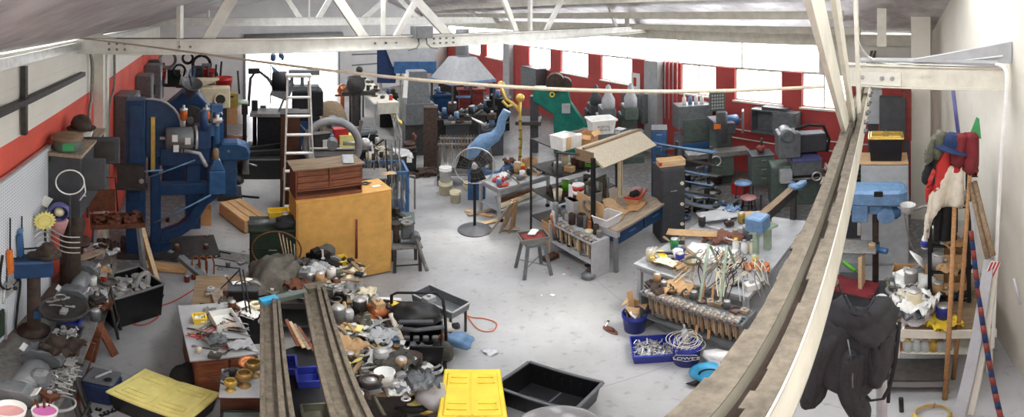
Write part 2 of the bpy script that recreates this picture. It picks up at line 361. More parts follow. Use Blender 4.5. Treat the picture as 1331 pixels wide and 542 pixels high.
# roof: two slopes of foil insulation with skylight openings, some added unseen for light
ridge0, ridge1 = Vector((3.2, -3.5, 6.1)), Vector((1.6, 31, 6.1))
def slope(name, e0, e1, r0, r1, hol):
    mb = B(); bm = mb.bm; NU, NV = 44, 10
    def p(u, v):
        a = Vector(e0).lerp(Vector(e1), u); c = Vector(r0).lerp(Vector(r1), u); q = a.lerp(c, v)
        q.z += .03 * math.sin(u * NU * PI) + .012 * math.sin(v * 31 + u * 9); return q
    V = [[bm.verts.new(p(i / NU, j / NV)) for j in range(NV + 1)] for i in range(NU + 1)]
    for i in range(NU):
        for j in range(NV):
            if (i, j) in hol: continue
            f = bm.faces.new((V[i][j], V[i+1][j], V[i+1][j+1], V[i][j+1])); f.smooth = True
    o = struct(name, mb, 'silver_foil'); md = o.modifiers.new('thick', 'SOLIDIFY'); md.thickness = .06; md.offset = 1
    for (i, j) in hol:
        c = (p(i/NU, j/NV) + p((i+1)/NU, (j+1)/NV)) / 2 + Vector((0, 0, .12))
        portal(c, ((p(i/NU, j/NV) - p(i/NU, (j+1)/NV)).length, (p(i/NU, j/NV) - p((i+1)/NU, j/NV)).length), (0, 0, 0))
hl = {(i, j) for i in (1, 2, 4, 5, 6, 8, 9, 12, 13, 16, 17, 20, 21, 24, 25) for j in (6, 7)}
hr = {(i, j) for i in (1, 2, 4, 5, 7, 8, 11, 12, 16, 17, 21, 22, 26, 27) for j in (6, 7)}
hl |= {(i, j) for i in (2, 3, 4, 5) for j in (2, 3)}  # unseen openings added to brighten the near left
slope('ceiling_left', (lx(-3.5), -3.5, EL), (lx(31), 31, EL), ridge0, ridge1, hl)
slope('ceiling_right', (10, -3.5, ER), (10, 31, ER), ridge0, ridge1, hr)
# eave beams and wall columns
struct('trim_1', B().b(9.78, 1.3, 3.78, 9.98, 29.3, 4.04), 'cream_steel')
mL = Matrix.Translation((*LA, 0)) @ Matrix.Rotation(math.atan2(LB[1]-LA[1], LB[0]-LA[0]), 4, 'Z')
def lw(y): return (y + 2.2) / math.cos(math.atan(.263))
struct('trim_2', B().b(0, -.06, 4.02, 20.7, 0, 4.12).xf(mL), 'bright_steel')
struct('trim_3', B().b(lw(1), -.1, 3.62, lw(5.3), -.02, 3.68).b(lw(3.25), -.07, 3.3, lw(3.31), -.02, 4.0).xf(mL), 'dark_steel')
struct('trim_4', B().b(9.72, wy(862), 0, 9.99, wy(845), 3.05), 'light_grey')
struct('trim_5', B().b(9.72, wy(668), 0, 9.99, wy(660), 3.05), 'light_grey')
struct('trim_6', B().b(lw(6.15), -.16, 0, lw(6.3), 0, 4.1).b(lw(6.45), -.16, 0, lw(6.6), 0, 4.1).b(lw(6.3), -.05, 0, lw(6.45), 0, 4.1).xf(mL), 'white_paint')
# cream end post of the partition
struct('trim_7', B().b(8.6, .95, 0, 8.95, 1.35, 5.6), 'partition')
# outside ground, pale fence
struct('trim_8', B().b(-25, 0, -.02, 30, 30, 0).xf(Matrix.Translation((-2, 21.4, -.03)) @ Matrix.Rotation(math.atan2(fd.y, fd.x), 4, 'Z')), 'concrete_block')
def bolt_at(root, p, d, r=.022, mat='steel'):
    p = Vector(p); d = Vector(d); pt(root, 'bolt', B().cyl(p, p + d * .02, r, seg=6).cyl(p + d * .02, p + d * .035, r * .55, seg=8), mat, bv=0)
def hammer(name, label, pos, rz, group=None, L_=.36, hr=.02, hl=.1, mat='steel', wood='handle_wood', cat='hammer', tilt=0.0):
    """head at the origin, handle hanging down and a little towards -y"""
    t = T(name, label, cat, pos, rz, group)
    pt(t, 'head', B().cyl((-hl*.5, 0, 0), (-hl*.12, 0, 0), hr, seg=8).bar((-hl*.14, 0, 0), (hl*.3, 0, 0), hr*1.5).bar((hl*.28, 0, 0), (hl*.5, 0, 0), hr*1.1, hr*.8), mat, bv=0)
    pt(t, 'handle', B().tube([(0, 0, .02), (0, -.02-tilt*.3, -L_*.4), (0, -.03-tilt, -L_)], [hr*.42, hr*.6, hr*.62], 6), wood, bv=0)
    return t
def tongs(label, pos, rot, group=None, L_=.5, mat='steel'):
    t = T('tongs', label, 'tongs', pos, rot, group)
    for s in (-1, 1):
        pt(t, 'arm', B().tube([(s*.012, 0, 0), (s*.03, 0, L_*.08), (-s*.004, 0, L_*.2), (-s*.028, 0, L_*.4), (-s*.022, 0, L_)], [.006, .008, .011, .007, .006], 6), mat, bv=0)
    return t
def bucket(label, pos, body, rz=0, r=.15, h=.36, text=None, group=None, wire=True):
    t = T('bucket', label, 'bucket', pos, rz, group)
    pt(t, 'body', B().lathe([(r*.82, 0), (r*.96, h*.8), (r*1.02, h*.8), (r*1.02, h*.84), (r*.97, h*.85), (r, h), (r*.95, h), (r*.78, .02), (0, .02)], seg=28), body, bv=0)
    pt(t, 'rim', B().ring((0, 0, h), r*.98, .008), body, bv=0)
    if wire: pt(t, 'handle', B().ring((0, -r*.2, h*.8), r*1.03, .003, 'y', arc=(PI*1.0, PI*2.0)).rot('X', .0), 'bright_steel', bv=0)
    return t
def tote(name, label, pos, rz, w, d, h, body='black_plastic', lid=None, open_=True, group=None, lidlab=None):
    t = T(name, label, 'tote', pos, rz, group)
    mb = B().tray(w*.88, d*.88, h, .008, w and 1.1)
    for i in range(7):
        x = (-.5 + (i + .5) / 7) * w * .84
        mb.b(x-.012, -d*.455, .05, x+.012, -d*.44, h*.75).b(x-.012, d*.44, .05, x+.012, d*.455, h*.75)
    pt(t, 'body', mb, body)
    if lid:
        k = B().box((0, 0, h+.022), (w*1.04, d*1.04, .035)); 
        k.box((0, 0, h+.045), (w*.9, d*.86, .02))
        pt(t, 'lid', k, lid, bv=.012, label=lidlab)
        g = B()
        for sx in (-1, 1):
            for sy in (-1, 1): 
                g.box((sx*w*.24, sy*d*.2, h+.06), (w*.3, .012, .012)).box((sx*w*.24, sy*d*.32, h+.06), (w*.3, .012, .012)).box((sx*w*.38, sy*d*.26, h+.06), (.012, d*.13, .012))
        g.box((0, 0, h+.06), (.02, d*.84, .01))
        pt(t, 'lid_ribs', g, lid, bv=0)
    else:
        pt(t, 'rim', B().bar((-w/2, -d/2, h), (w/2, -d/2, h), .035, .03).bar((-w/2, d/2, h), (w/2, d/2, h), .035, .03).bar((-w/2, -d/2, h), (-w/2, d/2, h), .035, .03).bar((w/2, -d/2, h), (w/2, d/2, h), .035, .03), 'grey_plastic', label='worn grey rim', bv=.006)
    return t
def carton(name, label, pos, rz, w, d, h, mat='cardboard', cat='box', open_=True, group=None):
    t = T(name, label, cat, pos, rz, group)
    pt(t, 'body', B().tray(w, d, h, .006), mat, bv=0)
    if open_:
        for s in (-1, 1):
            pt(t, 'flap', B().box((0, s*(d/2+.03), h+.03), (w, .1, .005), (s*-.8, 0, 0)), mat, bv=0)
            pt(t, 'flap', B().box((s*(w/2+.025), 0, h-.03), (.005, d, .09), (0, s*-.5, 0)), mat, bv=0)
    return t
def bench(name, label, a, c, depth, h, top='steel', leg='grey_paint', shelf=.25, th=.05, cat='workbench', group=None, overl=0, apron=True):
    """a, c: world points of the two FRONT bottom corners (seen from the front, left to right)"""
    rz = ang(a, c); w = (Vector((c.x, c.y)) - Vector((a.x, a.y))).length; t = T(name, label, cat, (a.x, a.y, 0), rz, group)
    pt(t, 'top', B().b(-.02, -.03, h-th, w+.02, depth+.02, h), top)
    for x in (.04, w-.04):
        for y in (.04, depth-.04): pt(t, 'leg', B().bar((x, y, 0), (x, y, h-th), .06), leg)
    if apron: pt(t, 'apron', B().b(.04, .02, h-th-.1, w-.04, .045, h-th).b(.04, depth-.045, h-th-.1, w-.04, depth-.02, h-th).b(.02, .04, h-th-.1, .045, depth-.04, h-th).b(w-.045, .04, h-th-.1, w-.02, depth-.04, h-th), leg)
    if shelf: pt(t, 'lower_shelf', B().b(.02, .02, shelf-.02, w-.02, depth-.02, shelf), leg)
    t['w'] = w; del t['w']
    return t, ML(Vector((a.x, a.y, 0)), rz), w, rz
def on(m, x, y, z): return m @ Vector((x, y, z))
def sheetp(name, label, pos, rz, w, d, mat='paper', amp=.006, cat='paper', group=None, tilt=(0, 0), n=4, seed=0):
    return solo(name, label, cat, B().sheet(w, d, n, n, amp, .002, .01, seed), mat, pos, Euler((tilt[0], tilt[1], rz)), group, bv=0)
def vise(label, pos, rz, mat='machine_blue', sc=1, group=None, name='vise'):
    t = T(name, label, 'vise', pos, rz, group, sc)
    pt(t, 'base', B().lathe([(.11, 0), (.11, .025), (.07, .04), (.07, .08)]), mat)
    pt(t, 'fixed_jaw', B().prism([(-.06, .08), (.1, .08), (.1, .17), (.04, .2), (.04, .25), (-.04, .25), (-.05, .17)], -.055, .055, 'yz').b(-.08, -.045, .22, .08, -.02, .255), mat)
    pt(t, 'sliding_jaw', B().b(-.04, -.3, .1, .04, -.04, .16).b(-.05, -.14, .1, .05, -.08, .25).b(-.08, -.09, .22, .08, -.07, .255), mat)
    pt(t, 'screw', B().cyl((0, -.36, .13), (0, -.1, .13), .016), 'bright_steel'); pt(t, 'handle', B().cyl((-.12, -.34, .13), (.12, -.34, .13), .008).sph((-.12, -.34, .13), .014).sph((.12, -.34, .13), .014), 'bright_steel')
    return t
def anvil(label, pos, rz, sc=1, mat='dark_steel', group=None, stand=None):
    t = T('anvil', label, 'anvil', pos, rz, group, sc); z = 0
    if stand: pt(t, 'stump', B().lathe([(.2, 0), (.2, stand*.95), (.19, stand)], seg=14), 'old_wood'); z = stand
    pt(t, 'body', B().prism([(-.13, 0), (.13, 0), (.11, .05), (.05, .09), (.05, .13), (.16, .19), (.16, .26), (-.16, .26), (-.16, .19), (-.05, .13), (-.05, .09), (-.11, .05)], -.055, .055).mv(0, 0, z), mat)
    pt(t, 'horn', B().tube([(.16, 0, .225+z), (.26, 0, .23+z), (.36, 0, .245+z)], [.05, .035, .008], 10), mat)
    return t
def cabinet(name, label, pos, rz, w, d, h, mat, rows=4, cols=1, dmat=None, cat='cabinet', group=None, handle='bright_steel', top=None, z0=0, part='drawer'):
    t = T(name, label, cat, pos, rz, group)
    pt(t, 'body', B().b(-w/2, -d/2+.012, z0, w/2, d/2, h), mat)
    if top: pt(t, 'top', B().b(-w/2-.015, -d/2-.01, h, w/2+.015, d/2+.01, h+.025), top)
    ch = (h - z0 - .04) / rows; cw = (w - .03) / cols
    for i in range(rows):
        for j in range(cols):
            x = -w/2+.015+cw*(j+.5); z = z0+.02+ch*(i+.5)
            dr = pt(t, part, B().box((x, -d/2, z), (cw-.012, .026, ch-.012)), dmat or mat)
            pt(dr, 'handle', B().box((x, -d/2-.025, z+ch*.22), (min(.12, cw*.4), .015, .014)), handle, bv=0)
    return t
def shelving(name, label, pos, rz, w, d, zs, mat='dark_grey', post=.03, h=None, cat='shelves', group=None):
    t = T(name, label, cat, pos, rz, group); h = h or zs[-1]
    for x in (-w/2, w/2):
        for y in (-d/2, d/2): pt(t, 'post', B().bar((x, y, 0), (x, y, h), post), mat)
    for z in zs: pt(t, 'shelf', B().b(-w/2, -d/2, z-.025, w/2, d/2, z), mat)
    return t
def rod(name, label, cat, a, c, r, mat, group=None, seg=8, r2=None):
    a = Vector(a); c = Vector(c); return solo(name, label, cat, B().cyl((0, 0, 0), c - a, r, r2, seg), mat, a, 0, group, bv=0)
def plank(name, label, a, c, w, h, mat='pine', cat='plank', group=None, roll=0):
    a = Vector(a); c = Vector(c); return solo(name, label, cat, B().bar((0, 0, 0), c - a, w, h, roll), mat, a, 0, group)
def hose(name, label, pts, r, mat, cat='hose', group=None, n=8):
    P_ = [Vector(p) for p in pts]; out = []
    for i in range(len(P_) - 1):
        p0 = P_[max(i-1, 0)]; p1 = P_[i]; p2 = P_[i+1]; p3 = P_[min(i+2, len(P_)-1)]
        for k in range(n):
            t = k / n; out.append(.5*((2*p1)+(-p0+p2)*t+(2*p0-5*p1+4*p2-p3)*t*t+(-p0+3*p1-3*p2+p3)*t**3))
    out.append(P_[-1]); o = out[0].copy()
    return solo(name, label, cat, B().tube([p - o for p in out], r, 6), mat, o, 0, group, bv=0)
def jar(name, label, pos, r, h, mat, lid, cat, group=None, neck=.5, rz=0):
    t = T(name, label, cat, pos, rz, group)
    pt(t, 'body', B().lathe([(r*.9, 0), (r, .01), (r, h*.68), (r*neck, h*.84), (r*neck, h*.88)], seg=14), mat, bv=0)
    pt(t, 'cap', B().lathe([(r*neck*1.1, h*.88), (r*neck*1.1, h), (0, h)], seg=12), lid, bv=0)
    return t
def motor(root, name, c, r, L_, axis, mat='machine_grey', label=None):
    c = Vector(c); a = Vector(axis).normalized(); mb = B().cyl(c - a*L_/2, c + a*L_/2, r, seg=20).cyl(c - a*(L_/2+.03), c - a*L_/2, r*.8, r, 20).cyl(c + a*L_/2, c + a*(L_/2+.05), r*.9, r*.5, 20)
    o = pt(root, name, mb, mat, label=label); pt(o, 'shaft', B().cyl(c - a*(L_/2+.12), c + a*(L_/2+.14), r*.14), 'bright_steel', bv=0); return o
def scrapbed(w, d, n, seed, L_=(.05, .2), r=(.003, .01), hmax=.08):
    q = random.Random(seed); mb = B()
    for i in range(n):
        x, y = q.uniform(-w/2, w/2), q.uniform(-d/2, d/2); a = q.uniform(0, PI*2); l = q.uniform(*L_); z = q.uniform(.01, hmax)
        dx, dy = math.cos(a)*l/2, math.sin(a)*l/2; rr = q.uniform(*r); k = q.random()
        if k < .6: mb.bar((x-dx, y-dy, z), (x+dx, y+dy, z + q.uniform(-.02, .03)), rr*2, rr*1.5)
        elif k < .8: mb.cyl((x, y, z), (x, y+.001, z+rr*3), rr*3, seg=8)
        else: mb.tube([(x-dx, y-dy, z), (x, y+l*.3, z+.02), (x+dx, y+dy, z)], rr, 5)
    return mb
KNICK = ['wrench', 'file', 'chisel', 'punch', 'can', 'block', 'ring', 'cup', 'pliers', 'coil', 'rag', 'brush']
_kc = {}
def knick(kind, pos, rz, label, group, mat=None, sc=1):
    """small shop items lying on a surface; one build of each kind and colour, then copies"""
    key = (kind, mat)
    if key in _kc: return dup(_kc[key], pos, rz, label, group, sc)
    m1 = mat or {'wrench': 'bright_steel', 'file': 'steel', 'chisel': 'dark_steel', 'punch': 'brown_iron', 'can': 'light_grey', 'block': 'steel', 'ring': 'rust', 'cup': 'white_plastic', 'pliers': 'dark_steel', 'coil': 'bright_steel', 'rag': 'grey_fabric', 'brush': 'handle_wood'}[kind]
    t = T(kind if kind not in ('rag', 'block', 'coil', 'ring') else {'rag': 'shop_rag', 'block': 'steel_block', 'coil': 'wire_coil', 'ring': 'iron_ring'}[kind], label, {'rag': 'cloth', 'block': 'metal block', 'coil': 'wire', 'ring': 'ring'}.get(kind, kind), pos, rz, group, sc)
    if kind == 'wrench':
        pt(t, 'shank', B().b(-.09, -.009, 0, .09, .009, .008), m1, bv=0); pt(t, 'jaw', B().prism([(.085, -.02), (.125, -.02), (.125, -.008), (.105, -.008), (.105, .008), (.125, .008), (.125, .02), (.085, .02)], 0, .01, 'xy'), m1, bv=0); pt(t, 'ring_end', B().ring((-.1, 0, .006), .014, .006, seg=12, rs=5), m1, bv=0)
    elif kind == 'file':
        pt(t, 'blade', B().b(-.04, -.01, .004, .18, .01, .01), m1, bv=0); pt(t, 'handle', B().tube([(-.14, 0, .013), (-.1, 0, .013), (-.04, 0, .01)], [.013, .014, .006], 8), 'handle_wood', bv=0)
    elif kind == 'chisel':
        pt(t, 'shaft', B().cyl((-.1, 0, .01), (.06, 0, .01), .01, seg=6), m1, bv=0); pt(t, 'edge', B().prism([(.06, -.01), (.11, -.014), (.11, .014), (.06, .01)], .004, .014, 'xy'), 'bright_steel', bv=0)
    elif kind == 'punch':
        pt(t, 'shaft', B().cyl((-.08, 0, .012), (.03, 0, .012), .012, seg=8), m1, bv=0); pt(t, 'tip', B().cyl((.03, 0, .012), (.09, 0, .012), .012, .004, 8), m1, bv=0)
    elif kind == 'can':
        pt(t, 'body', B().lathe([(.035, 0), (.035, .1), (.03, .105)], seg=14), m1, bv=0); pt(t, 'lid', B().lathe([(.031, .105), (.031, .112), (0, .112)], seg=14), 'bright_steel', bv=0)
    elif kind == 'cup':
        pt(t, 'body', B().lathe([(.03, 0), (.04, .1), (.037, .1), (.027, .01), (0, .01)], seg=14), m1, bv=0); pt(t, 'rim', B().ring((0, 0, .1), .04, .003, seg=14), m1, bv=0)
    elif kind == 'block':
        pt(t, 'body', B().b(-.04, -.03, 0, .04, .03, .05), m1); pt(t, 'stud', B().cyl((0, 0, .05), (0, 0, .075), .012), 'bright_steel', bv=0)
    elif kind == 'ring':
        pt(t, 'hoop', B().ring((0, 0, .01), .05, .01, seg=18), m1, bv=0); pt(t, 'lug', B().b(.045, -.012, 0, .075, .012, .02), m1, bv=0)
    elif kind == 'coil':
        mb = B()
        for k in range(3): mb.ring((0, .004*k, .006+.007*k), .06-.004*k, .003, seg=20, rs=5)
        pt(t, 'turns', mb, m1, bv=0); pt(t, 'wire_tie', B().ring((.058, 0, .012), .012, .002, 'y', seg=8, rs=4), 'dark_steel', bv=0)
    elif kind == 'pliers':
        pt(t, 'jaws', B().prism([(-.01, -.012), (.05, -.008), (.05, .008), (-.01, .012)], 0, .012, 'xy'), m1, bv=0)
        for s in (-1, 1): pt(t, 'grip', B().tube([(0, s*.004, .006), (-.05, s*.02, .006), (-.13, s*.024, .006)], [.005, .007, .007], 6), 'red' if s else 'red', bv=0)
    elif kind == 'rag':
        _tag(t, None, None, None, None); pt(t, 'cloth', B().sheet(.17, .13, 9, 9, .028, .004, .035, 5), m1, bv=0); pt(t, 'hem', B().bar((-.08, -.065, .012), (.08, -.065, .014), .008, .01), m1, bv=0)
    elif kind == 'brush':
        pt(t, 'handle', B().b(-.1, -.012, .005, .05, .012, .018), m1, bv=0); pt(t, 'bristles', B().b(.05, -.02, 0, .1, .02, .024), 'black_fabric', bv=0)
    _kc[key] = t; return t
def chord(root, a, c, z0, z1, gap=.1, th=.03, mat='truss_white', dusty=True, name='bottom_chord'):
    a = Vector(a); c = Vector(c); d = (c - a).normalized(); n = Vector((-d.y, d.x, 0)); mb = B(); top = B()
    for s in (-1, 1):
        o = n * s * (gap/2 + th/2)
        mb.bar(a + o + Vector((0, 0, (z0+z1)/2)), c + o + Vector((0, 0, (z0+z1)/2)), th, z1 - z0)
        o2 = n * s * (gap/2 + th + .02)
        mb.bar(a + o2 + Vector((0, 0, z1-.012)), c + o2 + Vector((0, 0, z1-.012)), .05, .024); mb.bar(a + o2 + Vector((0, 0, z0+.012)), c + o2 + Vector((0, 0, z0+.012)), .05, .024)
        o3 = n * s * (gap/2 + .035); top.bar(a + o3 + Vector((0, 0, z1+.003)), c + o3 + Vector((0, 0, z1+.003)), .066, .006)
    pt(root, name, mb, mat)
    if dusty: pt(root, 'dust_cover', top, 'dust', label='thick grey-brown dust lying on the chord', bv=0)
T1a, T1b = Vector((-3.24, 5.28, 0)), Vector((9.75, 9.66, 0)); T1d = (T1b - T1a).normalized(); T1n = Vector((T1d.y, -T1d.x, 0))
def onl(a, d, px, z):
    h = hd(px); dx, dy = math.sin(h), math.cos(h); t = (a.x * d.y - a.y * d.x) / (dx * d.y - dy * d.x); return Vector((dx * t, dy * t, z))
t1 = T('roof_truss', 'cream steel roof truss crossing the shop nearest the loft, rope slung below it', 'truss', T1a, 0)
mi = Matrix.Translation(-T1a)
def tp(root_pos): return lambda v: Vector(v) - root_pos
q1 = tp(T1a)
chord(t1, q1(T1a), q1(T1b), 3.95, 4.17, .07)
def web(root, q, a, d, z0, px0, px1, w, z1=4.95, zt=4.72, off=0, mat='truss_white', name='web_member'):
    n = Vector((d.y, -d.x, 0)) * off; p0 = onl(a, d, px0, z0) + n; p1 = onl(a, d, px1, zt) + n
    k = (z1 - z0) / (zt - z0); p1 = p0 + (p1 - p0) * k
    pt(root, name, B().bar(q(p0), q(p1), w, .06, PI/2) if abs(px0 - px1) < 2 else B().bar(q(p0), q(p1), .06, w), mat)
for (p0, p1, w_) in ((234, 234, .16), (262, 300, .17), (481, 440, .15), (498, 498, .13), (508, 541, .1), (592, 540, .16), (675, 655, .12), (689, 689, .12), (705, 730, .12), (803, 790, .14), (815, 815, .14), (850, 822, .16)):
    zt = {True: 4.5 + .036 * onl(T1a, T1d, p1, 0).length, False: 0}[True]
    web(t1, q1, T1a, T1d, 4.0, p0, p1, w_, z1=zt + .35, zt=zt)
pt(t1, 'top_chord', B().bar(q1(T1a + Vector((0, 0, 4.12))), q1(onl(T1a, T1d, 215, 4.85)), .1, .2).bar(q1(onl(T1a, T1d, 215, 4.85)), q1(onl(T1a, T1d, 400, 5.9)), .1, .2), 'truss_white')
pt(t1, 'gusset_plate', B().prism([(-.05, 3.95), (.75, 3.97), (.75, 4.15), (.2, 4.3), (-.05, 4.3)], -.09, -.08).rot('Z', math.atan2(T1d.y, T1d.x)), 'truss_white')
for px in (143, 153, 163, 233, 247, 484, 498, 511, 560, 568, 576, 585):
    for zz in ((4.02, 4.1) if px in (143, 153, 163) or px > 550 else (4.06,)): bolt_at(t1, q1(onl(T1a, T1d, px, zz)) + T1n * .085, T1n, .02)
jb = T('junction_box', 'grey steel junction box clamped on the truss chord with two drooping conduits', 'electrical box', onl(T1a, T1d, 543, 4.12) + T1n * .12, math.atan2(T1d.y, T1d.x))
pt(jb, 'case', B().b(-.17, -.09, 0, .17, .09, .2), 'grey_paint'); pt(jb, 'cover', B().b(-.15, -.1, .02, .15, -.09, .18), 'grey_paint')
for s in (-1, 1): pt(jb, 'conduit', B().tube([(s*.08, -.02, 0), (s*.08, -.04, -.1), (s*.14, -.06, -.16), (s*.3, -.05, -.19)], .012, 8), 'steel', bv=0)
# second and third truss, further down the shop
T2a = Vector((lx(13.66)+.05, 13.66, 0)); T2b = Vector((9.75, 18.85, 0)); T2d = (T2b - T2a).normalized()
t2 = T('roof_truss', 'second white roof truss further back, seen above the nearest truss chord', 'truss', T2a, 0); q2 = tp(T2a)
chord(t2, q2(T2a), q2(T2b), 4.13, 4.43, .1)
for (p0, p1, w_) in ((271, 271, .16), (392, 374, .2), (402, 402, .18), (412, 428, .2), (470, 500, .2), (545, 520, .2), (622, 600, .2), (628, 628, .2)):
    zt = 4.5 + .036 * onl(T2a, T2d, p1, 0).length; web(t2, q2, T2a, T2d, 4.3, p0, p1, w_, z1=zt + .3, zt=zt)
pt(t2, 'top_chord', B().bar(q2(T2a + Vector((0, 0, 4.2))), q2(onl(T2a, T2d, 262, 5.1)), .1, .25).bar(q2(onl(T2a, T2d, 262, 5.1)), q2(onl(T2a, T2d, 420, 6.0)), .1, .25), 'truss_white')
# purlin bands under the roof, right side
for i, (xx, zz) in enumerate(((8.9, 4.28), (7.7, 4.62), (6.4, 4.98))):
    solo('roof_purlin', ('dusty white purlin running along the window wall under the roof foil', 'middle grey purlin under the foil roof above the machines', 'uppermost purlin in view under the foil roof')[i], 'beam', B().b(-.05, 2.5, 0, .05, 28, .16), 'cream_steel', (xx, 0, zz - .2))
A0 = Vector((.30, .302, 0)); A1 = Vector((9.9, 2.45, 0)); d0 = (A1 - A0).normalized(); n0 = Vector((d0.y, -d0.x, 0))
t0 = T('roof_truss', 'near roof truss whose dusty double chord runs down past the right foreground', 'truss', A0, 0); q0 = tp(A0)
aa = math.atan2(d0.y, d0.x)
ch = B(); du = B(); Lc = (A1 - A0).length
ch.b(0, -.064, 3.42, Lc, -.052, 3.65).b(0, -.064, 3.635, Lc, -.03, 3.65).b(0, -.064, 3.42, Lc, -.02, 3.435)
ch.b(0, .052, 3.42, Lc, .064, 3.65).b(0, .03, 3.635, Lc, .064, 3.65).b(0, .02, 3.42, Lc, .064, 3.435)
pt(t0, 'bottom_chord', ch.rot('Z', aa), 'cream_steel')
def ragged(y0, y1, seed, z):
    q = random.Random(seed); poly = []; x = 0; up = []
    while x < Lc:
        st = q.uniform(.05, .12) * (1 + x * .6); e = q.uniform(0, .014)
        up += [(x, y1 + e), (min(Lc, x + st), y1 + e)]; x += st
    return B().prism([(0, y0)] + [(Lc, y0)] + up[::-1], z, z + .006, 'xy')
pt(t0, 'dust_cover', ragged(-.06, -.026, 3, 3.65).rot('Z', aa), 'dust', label='crusty grey dust along the near flange', bv=0)
pt(t0, 'dust_cover', ragged(.014, .06, 5, 3.65).rot('Z', aa), 'dust', label='crusty grey dust along the far flange', bv=0)
pt(t0, 'fillet_plate', B().b(0, -.016, 3.56, Lc, .016, 3.572).rot('Z', aa), 'brown_iron', bv=0)
def nl(px, z): return onl(A0, d0, px, z)
for (px, pt_, w_, yo) in ((1109, 1060, .2, .05), (1112, 1084, .14, .02), (1114, 1108, .12, -.02)):
    p0 = nl(px, 3.62) - n0 * yo; p1 = nl(pt_, 4.75) - n0 * yo
    pt(t0, 'web_member', B().bar(q0(p0), q0(p1), .03, w_), 'cream_steel')
for px in (1113, 1116, 1119, 1122, 1125):
    for zz in (3.5, 3.58): bolt_at(t0, q0(nl(px, zz)) + n0 * .064, n0, .022, 'machine_grey')
# cross strut with splice plate, ending on the partition
Ka = PD(1100, 4.62); Kb = PD(1309, 4.30); kd = (Kb - Ka).normalized(); ka = math.atan2(kd.y, kd.x); Lk = (Kb - Ka).length
st = T('cross_strut', 'white steel strut with bolted splice plate reaching to the partition wall', 'beam', (Ka.x, Ka.y, 3.74), ka)
pt(st, 'web_plate', B().b(0, -.02, 0, Lk, .02, .24), 'cream_steel'); pt(st, 'flange', B().b(0, -.06, .225, Lk, .06, .24).b(0, -.06, 0, Lk, .06, .015), 'cream_steel')
sp_ = pt(st, 'splice_plate', B().b(.1, -.045, .02, .62, -.02, .17), 'white_paint')
for x in (.2, .42, .53): bolt_at(st, (x, -.045, .1), (0, -1, 0), .025, 'bright_steel')
for x in (.82, .9): bolt_at(st, (x, -.02, .14), (0, -1, 0), .03, 'cream_steel')
hose('conduit_pipe', 'grey conduit lying along the strut and up to the partition wall', [Ka + kd*.15 + Vector((0, 0, 4.02)), Ka + kd*.9 + Vector((0, 0, 4.03)), Kb + Vector((-.15, .1, 4.03))], .028, 'light_grey', 'pipe')
hose('electric_cable', 'white cable drooping from the truss web onto the strut', [nl(1112, 4.35), Ka + kd*.25 + Vector((0, 0, 4.06)), Ka + kd*.6 + Vector((0, 0, 4.0)), Kb + Vector((-.1, .12, 4.0))], .009, 'white_plastic', 'cable')
hose('electric_cable', 'second white cable looped over the strut from the truss web', [nl(1113, 4.3), Ka + kd*.3 + Vector((0, -.02, 4.02)), Ka + kd*.8 + Vector((0, 0, 3.995)), Kb + Vector((-.1, .05, 4.1))], .007, 'white_plastic', 'cable')
hose('wall_conduit', 'white conduit bending down the partition wall at far right', [PD(1290, 4.2, 4.02), PD(1306, 4.0, 4.0), PD(1308, 3.95, 3.8), PD(1302, 3.95, 3.2), PD(1296, 3.95, 2.2), PD(1290, 3.95, .6)], .02, 'white_plastic', 'pipe')
solo('air_duct', 'tapered grey air duct end resting over the strut by the wall', 'duct', B().prism([(0, 0), (1.0, 0), (1.0, .22), (.9, .2), (0, .03)], -.05, .05), 'light_grey', (Ka.x + kd.x*.75, Ka.y + kd.y*.75, 4.02), ka)
# rope across the shop
ra = Vector((-3.15, 5.2, 4.18)); rb = nl(1085, 0); rb.z = 4.5 - .168*rb.length; rb += Vector((-.02, .05, 0)); rp = []
for i in range(25):
    t = i / 24; p = ra.lerp(rb, t); p.z += .045 * math.sin(PI * t) * (1 - .2 * t); rp.append(p)
hose('rope', 'long slack grey rope strung across the shop below the nearest truss', rp, .0085, 'rope', 'rope', n=2)
for (ppx, w_, lab) in ((1146, .14, 'slanted white post beyond the near truss, over the drill press'), ):
    solo('roof_post', lab, 'post', B().b(-.09, -.05, 0, .09, .05, 1.2), 'cream_steel', PD(ppx, 8.2, 3.9), face(ppx))
# conduits of the left wall
hose('wall_conduit', 'thin grey conduit bent down beside the white wall post at left', [Vector((-3.2, 5.22, 4.15)), Vector((-3.3, 5.35, 4.1)), Vector((lx(5.75)+.06, 5.75, 3.9)), Vector((lx(5.8)+.06, 5.8, 3.2)), Vector((lx(5.65)+.06, 5.65, 2.9)), Vector((lx(5.6)+.06, 5.6, 1.2))], .03, 'steel', 'pipe')
hose('wall_conduit', 'thin conduit with an offset bend on the red wall beside the electrical boxes', [Vector((lx(7.6)+.05, 7.6, 4.0)), Vector((lx(7.6)+.05, 7.6, 3.1)), Vector((lx(7.1)+.05, 7.1, 2.7)), Vector((lx(7.1)+.05, 7.1, 1.4))], .025, 'steel', 'pipe')
Z = .86
lb, mb_, lbw, lrz = bench('workbench', 'long grey steel workbench under the white pegboard at left, crowded with grinders', Vector((-1.415, 1.85, 0)), Vector((-2.43, 5.0, 0)), .78, Z, 'steel', 'grey_paint')
def lwp(y, z, off=0.0): return Vector((lx(y) + off, y, z))
LR = math.atan2(LB[1]-LA[1], LB[0]-LA[0])
